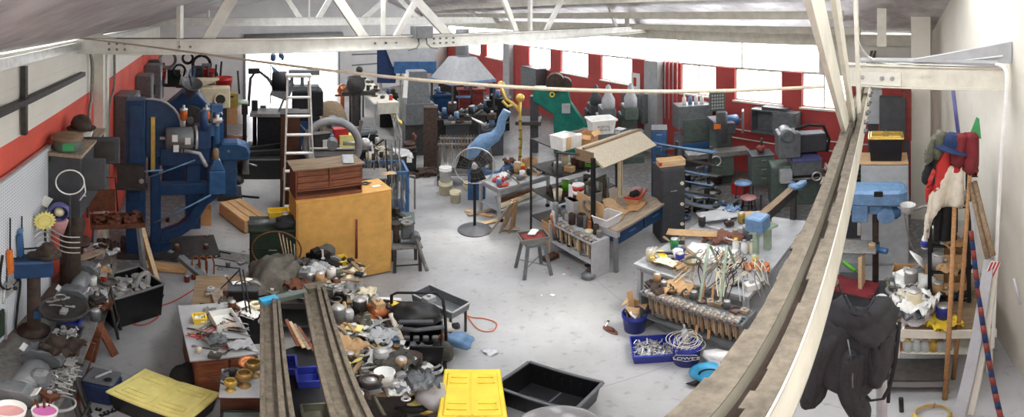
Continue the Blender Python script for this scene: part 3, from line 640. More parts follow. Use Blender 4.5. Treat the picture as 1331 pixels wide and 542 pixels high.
# pegboard
def pegmat():
    m, nt, N, L, b = nodes_of('pegboard'); g = N.new('ShaderNodeNewGeometry'); s = N.new('ShaderNodeSeparateXYZ'); L.new(g.outputs['Position'], s.inputs[0])
    c = N.new('ShaderNodeCombineXYZ'); L.new(s.outputs['Y'], c.inputs[0]); L.new(s.outputs['Z'], c.inputs[1])
    v = N.new('ShaderNodeTexVoronoi'); v.voronoi_dimensions = '2D'; v.inputs['Randomness'].default_value = 0; v.inputs['Scale'].default_value = 28; L.new(c.outputs[0], v.inputs['Vector'])
    r = N.new('ShaderNodeValToRGB'); r.color_ramp.elements[0].position = .16; r.color_ramp.elements[1].position = .22
    r.color_ramp.elements[0].color = (.12,.12,.12,1); r.color_ramp.elements[1].color = (*lin((216,220,224)), 1); L.new(v.outputs['Distance'], r.inputs[0]); L.new(r.outputs[0], b.inputs['Base Color']); b.inputs['Roughness'].default_value = .5; _m['pegboard'] = m
pegmat()
pg = T('pegboard', 'white perforated pegboard on the red left wall above the workbench', 'pegboard', lwp(1.4, 0, .03), LR)
pt(pg, 'panel', B().b(0, -.03, .95, 2.62, 0, 2.98), 'pegboard'); pt(pg, 'edge_trim', B().b(0, -.045, 2.98, 2.64, 0, 3.0).b(2.62, -.045, .95, 2.64, 0, 3.0), 'bright_steel')
def peg(y, z): return lwp(y, z, .09)
for i, (y, z, l) in enumerate(((2.9, 2.55, .5), (3.15, 2.45, .35), (3.9, 2.86, .05), (3.85, 2.3, .06), (3.8, 2.0, .05))):
    rod('peg_hook', ('long black rod hanging on the pegboard beside the blue level', 'bent black hook bar on the pegboard', 'small black hook in the top right pegboard corner', 'short hook halfway up the right pegboard edge', 'short hook low on the right pegboard edge')[i], 'hook', peg(y, z), peg(y, z - l), .008, 'black_iron')
lv = T('spirit_level', 'blue slim tool hanging on the pegboard right of the orange one', 'tool', peg(3.12, 2.25), LR)
pt(lv, 'body', B().box((0, 0, -.17), (.09, .03, .38), (0, -.12, 0)), 'machine_blue'); pt(lv, 'end_cap', B().box((0, 0, .04), (.06, .035, .05)), 'light_blue')
og = T('putty_knife', 'orange handled wide scraper hanging at the left of the pegboard', 'scraper', peg(2.9, 2.15), LR)
pt(og, 'handle', B().box((0, 0, -.12), (.07, .035, .3), (0, -.1, 0)), 'orange'); pt(og, 'blade', B().prism([(-.03, -.27), (.05, -.27), (.16, -.55), (-.1, -.55)], -.005, .005), 'bright_steel')
for k in range(4):
    tongs_l = ['topmost bent wire tool sticking out from the pegboard', 'second bent wire tool down on the pegboard', 'third bent wire tool down on the pegboard', 'lowest bent wire tool on the pegboard'][k]
    p = peg(3.45, 2.1 - .07*k); hose('wire_hook', tongs_l, [p, p + Vector((.05, .1, .05)), p + Vector((.28, .12, -.02)), p + Vector((.42, .2, -.03))], .007, 'bright_steel', 'hook')
hose('air_hose', 'thin black hose looping down the pegboard at the far left', [peg(2.75, 2.2), peg(2.7, 1.9), peg(2.85, 1.7), peg(3.1, 1.66), peg(3.05, 1.3), peg(3.0, .98)], .013, 'black_rubber')
for k, (y, z, c_, w_) in enumerate(((2.5, 1.5, 'dark_steel', .14), (2.72, 1.3, 'dark_green', .12), (2.45, 2.0, 'navy_fabric', .1))):
    t = T('hanging_clamp', ('dark clamp hanging low at the left end of the pegboard', 'green grey clamp hanging by the drill press column', 'dark blue tool hanging near the left picture edge')[k], 'clamp', peg(y, z), LR)
    pt(t, 'frame', B().box((0, 0, 0), (w_, .05, .34), (0, .12, 0)), c_); pt(t, 'screw', B().cyl((w_*.3, -.03, .2), (w_*.3, -.03, -.26), .014), 'bright_steel')
# wall cabinet with the green tin and brown helmet
wc = T('wall_cabinet', 'dark grey steel cabinet on the red wall carrying the green tin', 'cabinet', lwp(3.9, 0, .03), LR)
pt(wc, 'body', B().b(0, -.4, 2.1, 1.2, -.02, 2.88), 'dark_grey'); pt(wc, 'top', B().b(-.02, -.43, 2.88, 1.22, -.01, 2.92), 'grey_wood'); pt(wc, 'shelf', B().b(.2, -.46, 2.48, 1.1, -.4, 2.5), 'grey_paint'); pt(wc, 'label_plate', B().b(.75, -.412, 2.3, 1.05, -.4, 2.6), 'light_grey')
tn = T('tin', 'round green tin with a rusty brown lid on the grey wall cabinet', 'tin', lwp(4.12, 2.925, .24), 0)
pt(tn, 'body', B().lathe([(.17, 0), (.17, .13)], seg=24), 'green_grey', label='green sides'); pt(tn, 'lid', B().lathe([(.185, .13), (.185, .17), (0, .19)], seg=24), 'old_wood')
pt(tn, 'label_patch', B().box((.1, -.145, .07), (.13, .012, .09), (0, 0, .6)), 'green')
bk_ = T('book', 'thick maroon book under the brown helmet', 'book', lwp(4.68, 2.925, .24), .4)
pt(bk_, 'pages', B().b(-.14, -.1, .012, .14, .1, .09), 'paper'); pt(bk_, 'cover', B().b(-.15, -.11, 0, .15, .11, .012).b(-.15, -.11, .09, .15, .11, .1).b(-.155, -.11, 0, -.145, .11, .1), 'maroon')
hm_ = T('hard_hat', 'brown dome helmet resting on the book by the white post', 'helmet', lwp(4.68, 3.03, .24), .3)
pt(hm_, 'crown', B().lathe([(.14, 0), (.135, .08), (.1, .15), (.04, .18), (0, .185)], seg=20), 'brown_iron'); pt(hm_, 'brim', B().lathe([(.13, -.004), (.19, 0), (.19, .008), (.13, .012)], seg=24, sq=1.15), 'brown_iron')
for i, (x0, x1, y0, y1, D_) in enumerate(((112, 156, 178, 213, 5.3), (88, 138, 206, 247, 4.8))):
    xc = (x0+x1)/2; w_ = (x1-x0)/F*D_; zt, zb = zat(y0, D_), zat(y1, D_)
    t = T('screen_panel', ('square dark panel with inner frame hanging by the white wall post', 'larger dark grey panel with rounded corners behind the wire hoop')[i], 'panel', PD(xc, D_, (zt+zb)/2), face(xc))
    hgt = (zt-zb); pt(t, 'casing', B().box((0, 0, 0), (w_, .06, hgt)), 'dark_grey', bv=.02)
    pt(t, 'inner_plate', B().box((0, -.034, 0), (w_*.72, .012, hgt*.72)), 'dark_steel' if i == 0 else 'dark_grey', bv=.01)
    pt(t, 'arm', B().tube([(0, .03, 0), (0, .1, -.05), (-.1, .16, -.2)], .02), 'black_iron')
# drill press at the far left
dp = T('drill_press', 'old navy blue drill press with belt pulleys standing at the left picture edge', 'drill press', PD(44, 3.98, Z), face(40)+.1)
pt(dp, 'column', B().lathe([(.16, 0), (.16, .03), (.075, .06), (.065, .1), (.065, 1.15)]), 'brown_iron')
pt(dp, 'head_arm', B().box((-.14, -.02, 1.0), (.62, .2, .22)).box((-.35, -.1, .95), (.18, .2, .34)), 'deep_blue', bv=.02)
pt(dp, 'round_table', B().lathe([(.06, .3), (.06, .38), (.23, .4), (.24, .45), (.22, .45), (.2, .43), (0, .43)], (.26, -.1, 0), seg=28), 'dark_steel')
pt(dp, 'table_bracket', B().box((.12, -.05, .34), (.26, .1, .1)), 'machine_blue')
pt(dp, 'stepped_pulley', B().lathe([(.13, 1.12), (.13, 1.15), (.1, 1.155), (.1, 1.19), (.08, 1.195), (.08, 1.22), (.055, 1.225), (.055, 1.26), (0, 1.26)], (.13, 0, 0), seg=26), 'brown_iron')
pt(dp, 'stepped_pulley', B().lathe([(.09, 1.12), (.09, 1.15), (.12, 1.155), (.12, 1.18), (.05, 1.2), (0, 1.2)], (-.33, -.05, 0), seg=26), 'brown_iron')
pt(dp, 'belt', B().bar((-.33, -.12, 1.17), (.13, -.1, 1.17), .006, .02).bar((-.33, .06, 1.17), (.13, .09, 1.17), .006, .02), 'black_rubber', bv=0)
pt(dp, 'spindle', B().cyl((-.35, -.1, .8), (-.35, -.1, .5), .03, .02).cyl((-.35, -.1, .5), (-.35, -.1, .3), .012), 'bright_steel')
fw = pt(dp, 'feed_lever', B().cyl((-.28, -.22, .93), (-.2, -.42, 1.0), .012).cyl((-.28, -.22, .93), (-.3, -.42, .8), .012), 'bright_steel', bv=0); pt(fw, 'knob', B().sph((-.2, -.42, 1.0), .022), 'black_plastic', bv=0)
tc = PD(44, 3.98, Z) + Matrix.Rotation(face(40)+.1, 3, 'Z') @ Vector((.26, -.1, .455))
for i in range(6):
    knick(('chisel', 'wrench', 'punch', 'block', 'wrench', 'coil')[i], tc + Vector((R.uniform(-.12, .12), R.uniform(-.12, .12), .0)), R.uniform(0, 6), ('steel chisel', 'open wrench', 'rusty punch', 'steel stud block', 'second wrench', 'small bright wire coil')[i] + ' lying in the round drill press table', 'tools on the round drill table', 'bright_steel' if i % 2 else None)
# gear, lamp, motor, wire hoop above the bench
gp = PD(58, 4.35, zat(287, 4.35)); poly = []
for i in range(72):
    a = i / 72 * 2 * PI; r_ = .118 if i % 4 < 2 else .098; poly.append((r_*math.cos(a), r_*math.sin(a)))
t = T('saw_blade', 'pale yellow toothed round blade standing above the drill table', 'saw blade', gp, face(58)+.2); pt(t, 'disc', B().prism(poly, -.008, .008), 'pale_yellow', bv=0); pt(t, 'slot', B().ring((0, -.009, 0), .07, .003, 'y'), 'gold', bv=0)
pt(t, 'stem', B().cyl((0, .02, 0), (.04, .05, -.75), .014), 'dark_steel')
t = T('work_lamp', 'lamp with a grey purple bowl shade next to the toothed yellow blade', 'lamp', PD(77, 4.5, zat(275, 4.5)), face(77))
pt(t, 'shade', B().lathe([(.05, .12), (.1, .06), (.12, 0), (.1, -.06), (.09, -.06), (.105, 0), (.09, .05), (.04, .11)], seg=22, axis='y'), 'purple', bv=0); pt(t, 'bulb', B().sph((0, -.0, 0), .06), 'cream_plastic', bv=0); pt(t, 'stem', B().tube([(0, .12, 0), (.02, .2, -.2), (.02, .2, -.85)], .016), 'dark_steel', bv=0); pt(t, 'neck', B().lathe([(.05, -.3), (.1, -.12), (.08, -.1)], (0, 0, 0), seg=16), 'pink', bv=0)
t = T('wire_hoop', 'large white wire hoop standing in front of the dark grey panel', 'hoop', PD(91, 4.35, zat(237, 4.35)), face(91)); pt(t, 'ring', B().ring((0, 0, 0), .145, .008, 'y', seg=36), 'white_plastic', bv=0); pt(t, 'tail', B().tube([(.145, 0, 0), (.16, 0, -.12), (.1, 0, -.22)], .007), 'white_plastic', bv=0); pt(t, 'stalk', B().cyl((0, .02, -.145), (0, .1, -1.2), .01), 'dark_steel', bv=0)
bs = T('column_grinder', 'brown iron machine column with ribbed motor behind the wire hoop', 'machine', PD(86, 4.95, Z), face(86))
pt(bs, 'column', B().tube([(.05, 0, 0), (.05, 0, .6), (.1, 0, 1.0), (.02, 0, 1.45)], [.13, .12, .13, .09], 12), 'brown_iron'); motor(bs, 'motor', (-.18, 0, 1.18), .14, .34, (1, 0, 0), 'brown_iron')
pt(bs, 'spindle_head', B().lathe([(.04, 1.3), (.1, 1.35), (.1, 1.55), (.06, 1.62)], (.06, -.1, 0)), 'brown_iron'); pt(bs, 'hand_lever', B().cyl((.06, -.12, 1.45), (.22, -.2, 1.5), .01), 'bright_steel', bv=0)
t = T('paper_tag', 'white folded paper tag stuck upright between the brown motor and lamp', 'paper', PD(60, 4.6, zat(262, 4.6)), face(60)); pt(t, 'card', B().box((0, 0, 0), (.1, .004, .13), (0, .5, 0)), 'paper', bv=0); pt(t, 'clip', B().box((0, .01, -.08), (.02, .02, .05)), 'steel', bv=0)
# bench grinders with boxy guards
def grinder(label, pos, rz):
    t = T('bench_grinder', label, 'grinder', pos, rz)
    for s in (-1, 1):
        g = pt(t, 'wheel_guard', B().prism([(-.17, .1), (-.17, .2), (-.07, .3), (.1, .3), (.19, .18), (.17, .08), (.08, .03), (-.05, .03)], -.07, .07, 'yz').mv(s*.3, 0, 0), 'machine_grey', bv=.01)
        for k in ((.15, .24, -.84), (-.125, .256, .78)): pt(g, 'label_plate', B().box((s*.3, k[0], k[1]), (.1, .012, .1), (k[2], 0, 0)), 'white_plastic', bv=0)
        pt(t, 'grinding_wheel', B().cyl((s*.3-.035, -.03, .13), (s*.3+.035, -.03, .13), .14, seg=24), 'brown_iron')
        pt(t, 'tool_rest', B().box((s*.3, -.22, .12), (.1, .08, .012)), 'bright_steel')
    motor(t, 'motor', (0, 0, .16), .1, .3, (1, 0, 0), 'grey_paint'); pt(t, 'foot', B().prism([(-.12, 0), (.12, 0), (.06, .08), (-.06, .08)], -.14, .14, 'yz').rot('Z', 0), 'dark_grey')
    return t
grinder('grey double bench grinder with white labelled guards nearest the bottom left corner', P(40, 492, Z+.1) + Vector((0, 0, -.1)), lrz)
grinder('grey double bench grinder with white labels behind the round drill table', P(104, 372, Z+.1) + Vector((0, 0, -.1)), lrz)
t = T('machine_motor', 'rounded blue grey machine casing between the two near grinder guards', 'motor', P(52, 505, Z), lrz); pt(t, 'casing', B().prism([(-.1, 0), (.1, 0), (.1, .2), (.05, .3), (-.05, .3), (-.1, .2)], -.06, .06), 'grey_paint', bv=.03); pt(t, 'base', B().b(-.14, -.1, 0, .14, .1, .03), 'dark_grey')
t = T('plastic_tub', 'white plastic tub with a pink band at the bottom left corner', 'tub', P(12, 545, Z), 0); pt(t, 'body', B().lathe([(.09, 0), (.11, .2), (.103, .2), (.085, .01), (0, .01)], seg=22), 'white_plastic', bv=0); pt(t, 'band', B().lathe([(.099, .08), (.104, .12)], seg=22), 'pink', bv=0)
t = T('plastic_tub', 'white and pink printed tub holding brown sticks at the bench edge', 'tub', P(58, 545, Z), 0); pt(t, 'body', B().lathe([(.07, 0), (.085, .17), (.078, .17), (.066, .01), (0, .01)], seg=22), 'white_plastic', bv=0); pt(t, 'band', B().lathe([(.079, .1), (.082, .14)], seg=22), 'magenta', bv=0)
for i in range(9):
    a = i*.7; rod('chisel', 'rusty steel chisel bundled upright in the printed tub', 'chisel', P(56, 540, Z) + Vector((.03*math.cos(a), .03*math.sin(a), .03)), P(53, 530, Z) + Vector((.08*math.cos(a), .08*math.sin(a), .24)), .009, 'rust', 'chisels in the printed tub')
# trays and small tools on the left bench
def tray(name, label, pos, rz, w, d, h, mat, cat='tray', group=None):
    t = T(name, label, cat, pos, rz, group); pt(t, 'pan', B().tray(w, d, h, .006, 1.04), mat); pt(t, 'lip', B().bar((-w*.52, -d*.52, h), (w*.52, -d*.52, h), .015).bar((-w*.52, d*.52, h), (w*.52, d*.52, h), .015).bar((-w*.52, -d*.52, h), (-w*.52, d*.52, h), .015).bar((w*.52, -d*.52, h), (w*.52, d*.52, h), .015), mat, bv=0); return t
tp_ = P(84, 443, Z); tray('parts_tray', 'grey steel tray full of bright fasteners beside the blue bin', tp_, lrz, .36, .26, .09, 'dark_grey')
solo('fasteners', 'loose bright nuts and bolts heaped in the grey tray', 'fasteners', scrapbed(.3, .2, 90, 4, (.02, .06), (.004, .01), .09), 'bright_steel', tp_ + Vector((0, 0, .01)), lrz, bv=0, kind='stuff')
solo('metal_offcuts', 'bright tangled offcuts strewn along the near bench front', 'metal scraps', scrapbed(.5, .26, 120, 9, (.04, .16), (.003, .009), .05), 'bright_steel', P(75, 490, Z), lrz, bv=0, kind='stuff')
for i, (px, py, k, mt) in enumerate(((62, 478, 'file', None), (70, 468, 'chisel', 'gold'), (80, 480, 'wrench', None), (58, 492, 'punch', 'orange'), (88, 470, 'wrench', None), (72, 500, 'pliers', None), (120, 395, 'file', None), (128, 380, 'wrench', None), (112, 410, 'block', None), (135, 365, 'can', 'red'), (128, 352, 'can', None), (140, 352, 'can', 'light_blue'), (118, 335, 'block', 'rust'), (95, 430, 'chisel', None), (70, 455, 'can', 'dark_green'))):
    knick(k, P(px, py, Z + .002), R.uniform(0, 6), '%s lying on the left workbench %s' % ({'file': 'file with wooden handle', 'chisel': 'steel chisel', 'wrench': 'bright wrench', 'punch': 'round punch', 'pliers': 'red handled pliers', 'block': 'small metal block', 'can': 'small paint can'}[k], ('by the near grinder', 'beside the offcuts', 'among the offcuts', 'near the printed tub', 'beside the fastener tray', 'at the front edge', 'below the far grinder', 'right of the far grinder', 'beneath the far grinder guard', 'with a red body', 'of plain grey', 'with a blue body', 'near the wooden board', 'by the blue bin', 'of dark green')[i]), 'small tools on the left bench', mt)
bucket('blue plastic bucket standing under the grinder end of the left bench', P(112, 425, .42), 'tote_blue', r=.13, h=.3, wire=False)
tray('parts_bin', 'blue stacking bin on the left bench behind the fastener tray', P(92, 420, Z), lrz, .24, .2, .1, 'tote_blue', 'bin')
# far end of the bench: boards, rags, stand
plank('plank', 'short light wooden board lying over scrap at the far bench end', P(98, 338, Z+.2), P(138, 324, Z+.2), .12, .03, 'grey_wood')
solo('dust_sheet', 'crumpled pale grey plastic sheet at the far bench end', 'sheet', B().sheet(.5, .3, 10, 10, .05, .004, .08, 3), 'bag_clear', P(132, 328, Z+.06), .5, bv=0)
for i in range(5): knick(('rag', 'ring', 'block', 'ring', 'rag')[i], P(92 + 9*i, 342 - 5*i, Z + .02), i, ('dark rag', 'rusty iron ring', 'grey block', 'brown ring', 'grey rag')[i] + ' in the heap at the far end of the left bench', 'scrap at the far bench end', 'brown_iron' if i % 2 else None, 1.8)
for i, (px, py, dz, s) in enumerate(((98, 322, .1, 1), (108, 314, .25, 1.2), (100, 330, .05, .9), (112, 345, 0, 1), (90, 312, .2, 1))):
    solo('pulley', ('brown pulley wheel on the pile left of the board', 'dark pulley wheel topping the pile near the red wall', 'small pulley under the board', 'pulley lying before the board', 'pulley leaning against the pegboard bottom')[i], 'pulley', B().lathe([(.03, -.02), (.09, -.02), (.07, 0), (.09, .02), (.03, .02)], seg=20), 'brown_iron', P(px, py, Z + .03 + dz), (.4*i, .3, 0), 'pulleys at the far bench end', sc=s)
ts = T('tray_stand', 'rusty tray on blue grey angle legs between the left bench and blue machine', 'stand', PD(152, 6.0, 0), face(152)+.1)
pt(ts, 'tray', B().tray(.75, .4, .08, .01).mv(0, 0, 1.32), 'rust'); pt(ts, 'backboard', B().b(-.38, .24, 1.42, 0, .26, 1.8), 'rust'); pt(ts, 'frame', B().tube([(-.34, .26, 1.4), (-.34, .26, 2.0), (.0, .26, 2.0), (.04, .26, 1.4)], .012), 'black_iron')
for sx in (-1, 1):
    for sy in (-1, 1): pt(ts, 'leg', B().bar((sx*.3, sy*.15, 1.33), (sx*.42, sy*.25, 0), .045), 'grey_paint')
solo('metal_lumps', 'brown lumps of scrap in the rusty tray', 'metal scraps', scrapbed(.6, .3, 50, 2, (.05, .15), (.01, .02), .08), 'rust', ts.location + Vector((0, 0, 1.34)), face(152), bv=0, kind='stuff')
# big black bin with chrome scrap
bn = T('scrap_bin', 'large open black bin with grey rim full of chrome scrap beside the left bench', 'bin', P(160, 412, 0) + Vector((0, .12, 0)), .95)
pt(bn, 'body', B().tray(.66, .56, .62, .012, 1.08), 'black_plastic'); pt(bn, 'rim', B().bar((-.36, -.3, .62), (.36, -.3, .62), .03).bar((-.36, .3, .62), (.36, .3, .62), .03).bar((-.36, -.3, .62), (-.36, .3, .62), .03).bar((.36, -.3, .62), (.36, .3, .62), .03), 'grey_paint')
solo('metal_scrap', 'shiny chrome scrap and pipe pieces filling the black bin', 'metal scraps', scrapbed(.5, .38, 130, 6, (.06, .24), (.008, .025), .22), 'bright_steel', bn.location + Vector((0, 0, .36)), .95, bv=0, kind='stuff')
hose('exhaust_pipe', 'bent chrome pipe standing in the black scrap bin', [bn.location + Vector((.1, .05, .5)), bn.location + Vector((.12, .12, .68)), bn.location + Vector((.2, .2, .7)), bn.location + Vector((.22, .1, .45))], .04, 'bright_steel', 'pipe')
t = T('battery_case', 'small grey battery case standing right of the black scrap bin', 'battery', P(193, 388, 0), .5); pt(t, 'case', B().b(-.13, -.09, 0, .13, .09, .3), 'grey_plastic'); pt(t, 'lid', B().b(-.135, -.095, .3, .135, .095, .34), 'black_plastic'); pt(t, 'terminal', B().cyl((-.08, 0, .34), (-.08, 0, .36), .02), 'steel', bv=0)
tt = T('trestle', 'folded black trestle legs under the middle of the left bench', 'trestle', P(142, 440, 0), lrz)
for i in (0, 1): pt(tt, 'leg', B().tube([(i*.22, -.1, 0), (i*.16, .0, .8), (i*.16+.08, .02, .8), (i*.22+.1, -.08, 0)], .018), 'dark_steel', bv=0)
pt(tt, 'crossbar', B().cyl((0, -.08, .25), (.3, -.08, .25), .015), 'dark_steel', bv=0)
tt2 = dup(tt, P(92, 560, 0), lrz, 'folded black trestle legs at the near end of the left bench')
for i, (a_, c_, w_) in enumerate((((150, 462, 0), (128, 420, .5), .1), ((118, 470, 0), (128, 430, .5), .09), ((110, 485, 0), (120, 445, .55), .07))):
    plank('plank', ('brown board leaning under the bench right of the jug', 'brown board leaning behind the blue jug', 'narrow brown board leaning against the bench front')[i], P(*a_), P(*c_), w_, .025, 'brown_wood')
jg = T('jerry_can', 'dark blue square plastic jug with black lid on the floor at left', 'jug', P(132, 516, 0), .1, None, 1.15)
pt(jg, 'body', B().box((0, 0, .17), (.27, .24, .34), taper=.95), 'navy_fabric', bv=.03); pt(jg, 'lid', B().box((0, 0, .36), (.25, .22, .05)), 'grey_plastic', bv=.02); pt(jg, 'handle', B().tube([(-.02, -.06, .385), (-.02, -.06, .41), (.05, .06, .41), (.05, .06, .385)], .012), 'light_grey', bv=0); pt(jg, 'cap', B().cyl((.07, -.05, .385), (.07, -.05, .4), .03), 'black_plastic')
for i in range(5): knick('block', P(128 + 5*i, 533 + (i*7) % 9, 0), i*1.3, 'small black lump of rubber on the floor below the blue jug', 'black lumps on the floor', 'black_rubber', .6)
tote('storage_tote', 'black storage tote with pale yellow ribbed lid at bottom left', P(212, 515, .32) + Vector((0, 0, -.32)), -.28, .74, .5, .33, lid='pale_yellow', lidlab='pale yellow ribbed lid')
# red hose and cable on the floor
hose('air_hose', 'red air hose looped on the floor right of the scrap bin', [P(258, 372, .012), P(225, 392, .012), P(190, 402, .012), P(170, 408, .012), P(172, 420, .012), P(188, 422, .012), P(205, 412, .012), P(207, 400, .012)], .011, 'cable_red')
hose('air_hose', 'dark red hose running down beside the blue jug', [P(104, 545, .012), P(102, 500, .012), P(104, 468, .012), P(112, 440, .012)], .012, 'cable_red')
hose('cable', 'black cable loop next to the grey battery case', [P(200, 398, .01), P(207, 388, .01), P(200, 382, .01), P(196, 390, .01), P(206, 395, .01), P(213, 383, .01)], .008, 'black_rubber', 'cable')
# electrical boxes on the left wall
for i, (y0, y1, z0_, z1_, dep, c_) in enumerate(((7.75, 8.5, 1.3, 2.85, .42, 'machine_grey'), (8.6, 9.0, 1.5, 2.5, .3, 'dark_grey'), (10.6, 11.3, 1.9, 2.85, .42, 'machine_grey'), (12.4, 13.2, 1.75, 2.92, .5, 'machine_grey'), (13.4, 14, 2.0, 2.95, .4, 'dark_grey'))):
    s0, s1 = 0, (y1 - y0) * 1.034
    t = T('electrical_box', ('tall grey electrical cabinet nearest on the red left wall', 'narrow dark box behind the tall grey electrical cabinet', 'middle grey electrical box on the red wall', 'upper grey electrical box with white label far along the red wall', 'last dark electrical box along the left wall')[i], 'electrical box', lwp(y0, 0, .01), LR)
    pt(t, 'case', B().b(0, -dep, z0_, s1, -.005, z1_), c_, bv=.01); pt(t, 'door', B().b(.03, -dep-.02, z0_+.04, s1-.03, -dep, z1_-.04), 'grey_paint'); pt(t, 'handle', B().box((s1-.12, -dep-.04, (z0_+z1_)/2), (.04, .04, .3)), 'dark_steel')
    if i in (0, 3): pt(t, 'label_plate', B().b(.2, -dep-.026, z1_-.5, .4, -dep-.02, z1_-.25), 'white_plastic', bv=0)
D1 = 7.2; BL = 'deep_blue'
ph = T('power_hammer', 'tall dark blue power hammer with grey motor and curved lower arm at left', 'power hammer', PD(200, D1, 0), face(200))
pt(ph, 'column', B().b(-.47, -.1, 0, -.14, .35, 3.05).b(-.42, -.14, 1.2, -.2, -.1, 3.0), BL, bv=.02)
pt(ph, 'front_column', B().b(-.06, -.06, 0, .1, .2, 1.75).b(-.02, .02, 0, .3, .5, .25).b(-.1, .1, 1.6, .1, .3, 3.0), BL, bv=.02)
pr = [(-.14, 2.0), (.42, 2.0), (.45, 2.35)] + [(-.05 + .5*math.cos(a), 2.55 + .5*math.sin(a)) for a in [0, .25, .5, .75, 1.0, 1.25, 1.5]] + [(-.14, 3.05)]
pt(ph, 'wheel_guard', B().prism(pr, .02, .14), BL, bv=.01)
pt(ph, 'guard_rim', B().tube([(-.14, .0, 3.07)] + [(-.05 + .52*math.cos(a), .0, 2.55 + .52*math.sin(a)) for a in [1.5, 1.25, 1, .75, .5, .25, 0]] + [(.47, 0, 2.1)], .022), 'light_grey', bv=0)
pt(ph, 'slot_plate', B().b(-.05, -.02, 1.2, .02, .02, 2.75), 'gold', label='yellow strip seen in the frame slot', bv=0)
mo = motor(ph, 'motor', (.43, -.12, 2.4), .19, .42, (1, 0, 0), 'machine_grey', 'grey ribbed electric motor')
for k in ((.34, 2.45), (.36, 2.27), (.55, 2.4)): pt(mo, 'label_plate', B().box((k[0], -.31, k[1]), (.09, .01, .12)), 'white_plastic', bv=0)
pt(ph, 'gearbox', B().b(.7, -.15, 2.2, .95, .15, 2.6).cyl((.82, -.2, 2.55), (.82, -.2, 2.9), .07), BL, bv=.015); pt(ph, 'flange', B().cyl((.68, -.1, 2.4), (.72, -.1, 2.4), .21, seg=26), 'bright_steel')
for x in (.5, .88):
    o = pt(ph, 'oiler', B().lathe([(.05, 0), (.06, .02), (.06, .14), (.05, .16)], (x, -.1, 2.72), seg=14), 'amber', bv=0, label='amber oil cup'); pt(o, 'cap', B().lathe([(.065, .16), (.065, .2), (.02, .21), (.02, .26), (0, .26)], (x, -.1, 2.72), seg=14), 'bright_steel', bv=0); pt(o, 'stem', B().lathe([(.03, -.12), (.03, 0)], (x, -.1, 2.72), seg=10), 'bright_steel', bv=0)
pt(ph, 'body_beam', B().b(.1, 0, 1.85, .95, .3, 2.18).b(.55, .05, .5, .8, .35, 1.9), BL, bv=.015)
pt(ph, 'lower_arm', B().b(.05, -.05, 1.28, .95, .15, 1.5).b(.0, -.05, .45, .12, .15, 1.5), BL, bv=.015)
cv = [(.95, 1.5), (.95, 1.35), (.8, 1.22), (.68, 1.02), (.58, .8), (.42, .62), (.1, .48)]; cv2 = [(.1, .28), (.45, .4), (.68, .6), (.8, .85), (.9, 1.05), (1.1, 1.22), (1.15, 1.5)]
pt(ph, 'curved_brace', B().prism(cv + cv2, -.05, .15), BL, bv=.015)
pt(ph, 'anvil_head', B().b(.92, -.12, 1.3, 1.2, .2, 1.75).prism([(.92, 1.75), (1.2, 1.75), (1.12, 1.95), (1.0, 1.95)], -.1, .16), 'machine_blue', bv=.015); pt(ph, 'lower_die', B().cyl((1.05, 0, 1.95), (1.05, 0, 2.1), .06).sph((1.05, 0, 2.1), .06), 'old_wood')
pt(ph, 'ram', B().cyl((1.06, 0, 2.25), (1.06, 0, 2.85), .06).box((1.06, 0, 2.9), (.2, .2, .12)).b(.85, -.05, 2.4, 1.06, .1, 2.6), 'machine_blue'); pt(ph, 'valve', B().cyl((.98, -.12, 2.7), (1.14, -.12, 2.7), .05).cyl((1.06, -.12, 2.6), (1.06, -.12, 2.8), .035), 'bright_steel')
pt(ph, 'air_line', B().tube([(.5, -.2, 2.2), (.75, -.25, 2.15), (.82, -.25, 2.0), (.86, -.2, 1.9)], .035), 'light_grey', bv=0)
pt(ph, 'control_box', B().b(-.6, -.3, 1.55, -.15, -.15, 1.95).b(-.62, -.32, 1.5, -.1, -.12, 1.56), 'dark_steel'); pt(ph, 'tie_rod', B().cyl((-.1, -.25, 1.72), (.68, -.2, 2.02), .014).cyl((-.6, -.25, 1.8), (.15, -.22, 1.85), .014).cyl((0, -.12, .75), (.95, -.12, 1.3), .016), 'light_blue', bv=0)
pt(ph, 'hub_bolt', B().cyl((-.2, -.34, 1.68), (-.2, -.3, 1.68), .04), 'bright_steel', bv=0)
pt(ph, 'base_plate', B().b(-.6, -.25, 0, 1.1, .6, .05), 'dark_steel'); pt(ph, 'treadle', B().tube([(-.1, -.3, .12), (.35, -.45, .1), (.9, -.3, .12)], .02), 'dark_steel', bv=0)
# second, shorter blue hammer
D2 = 9.9
h2 = T('power_hammer', 'shorter blue power hammer with rounded head standing behind the plank crate', 'power hammer', PD(300, D2, 0), face(300))
pt(h2, 'column', B().b(-.2, -.15, 0, .14, .3, 1.35), 'machine_blue', bv=.03); pt(h2, 'head', B().prism([(-.3, 1.05), (.42, 1.05), (.45, 1.25), (.38, 1.42), (.15, 1.5), (-.2, 1.5), (-.3, 1.35)], -.2, .25), 'machine_blue', bv=.04); pt(h2, 'base', B().b(-.3, -.25, 0, .25, .45, .12), 'dark_steel'); pt(h2, 'ram', B().cyl((.35, 0, .75), (.35, 0, 1.05), .07).box((.35, 0, .7), (.16, .14, .1)), 'steel'); pt(h2, 'cap_screw', B().cyl((-.05, -.21, 1.3), (-.05, -.2, 1.3), .03), 'bright_steel', bv=0); pt(h2, 'lever', B().cyl((.4, -.1, .95), (.6, -.15, .9), .02), 'bright_steel', bv=0)
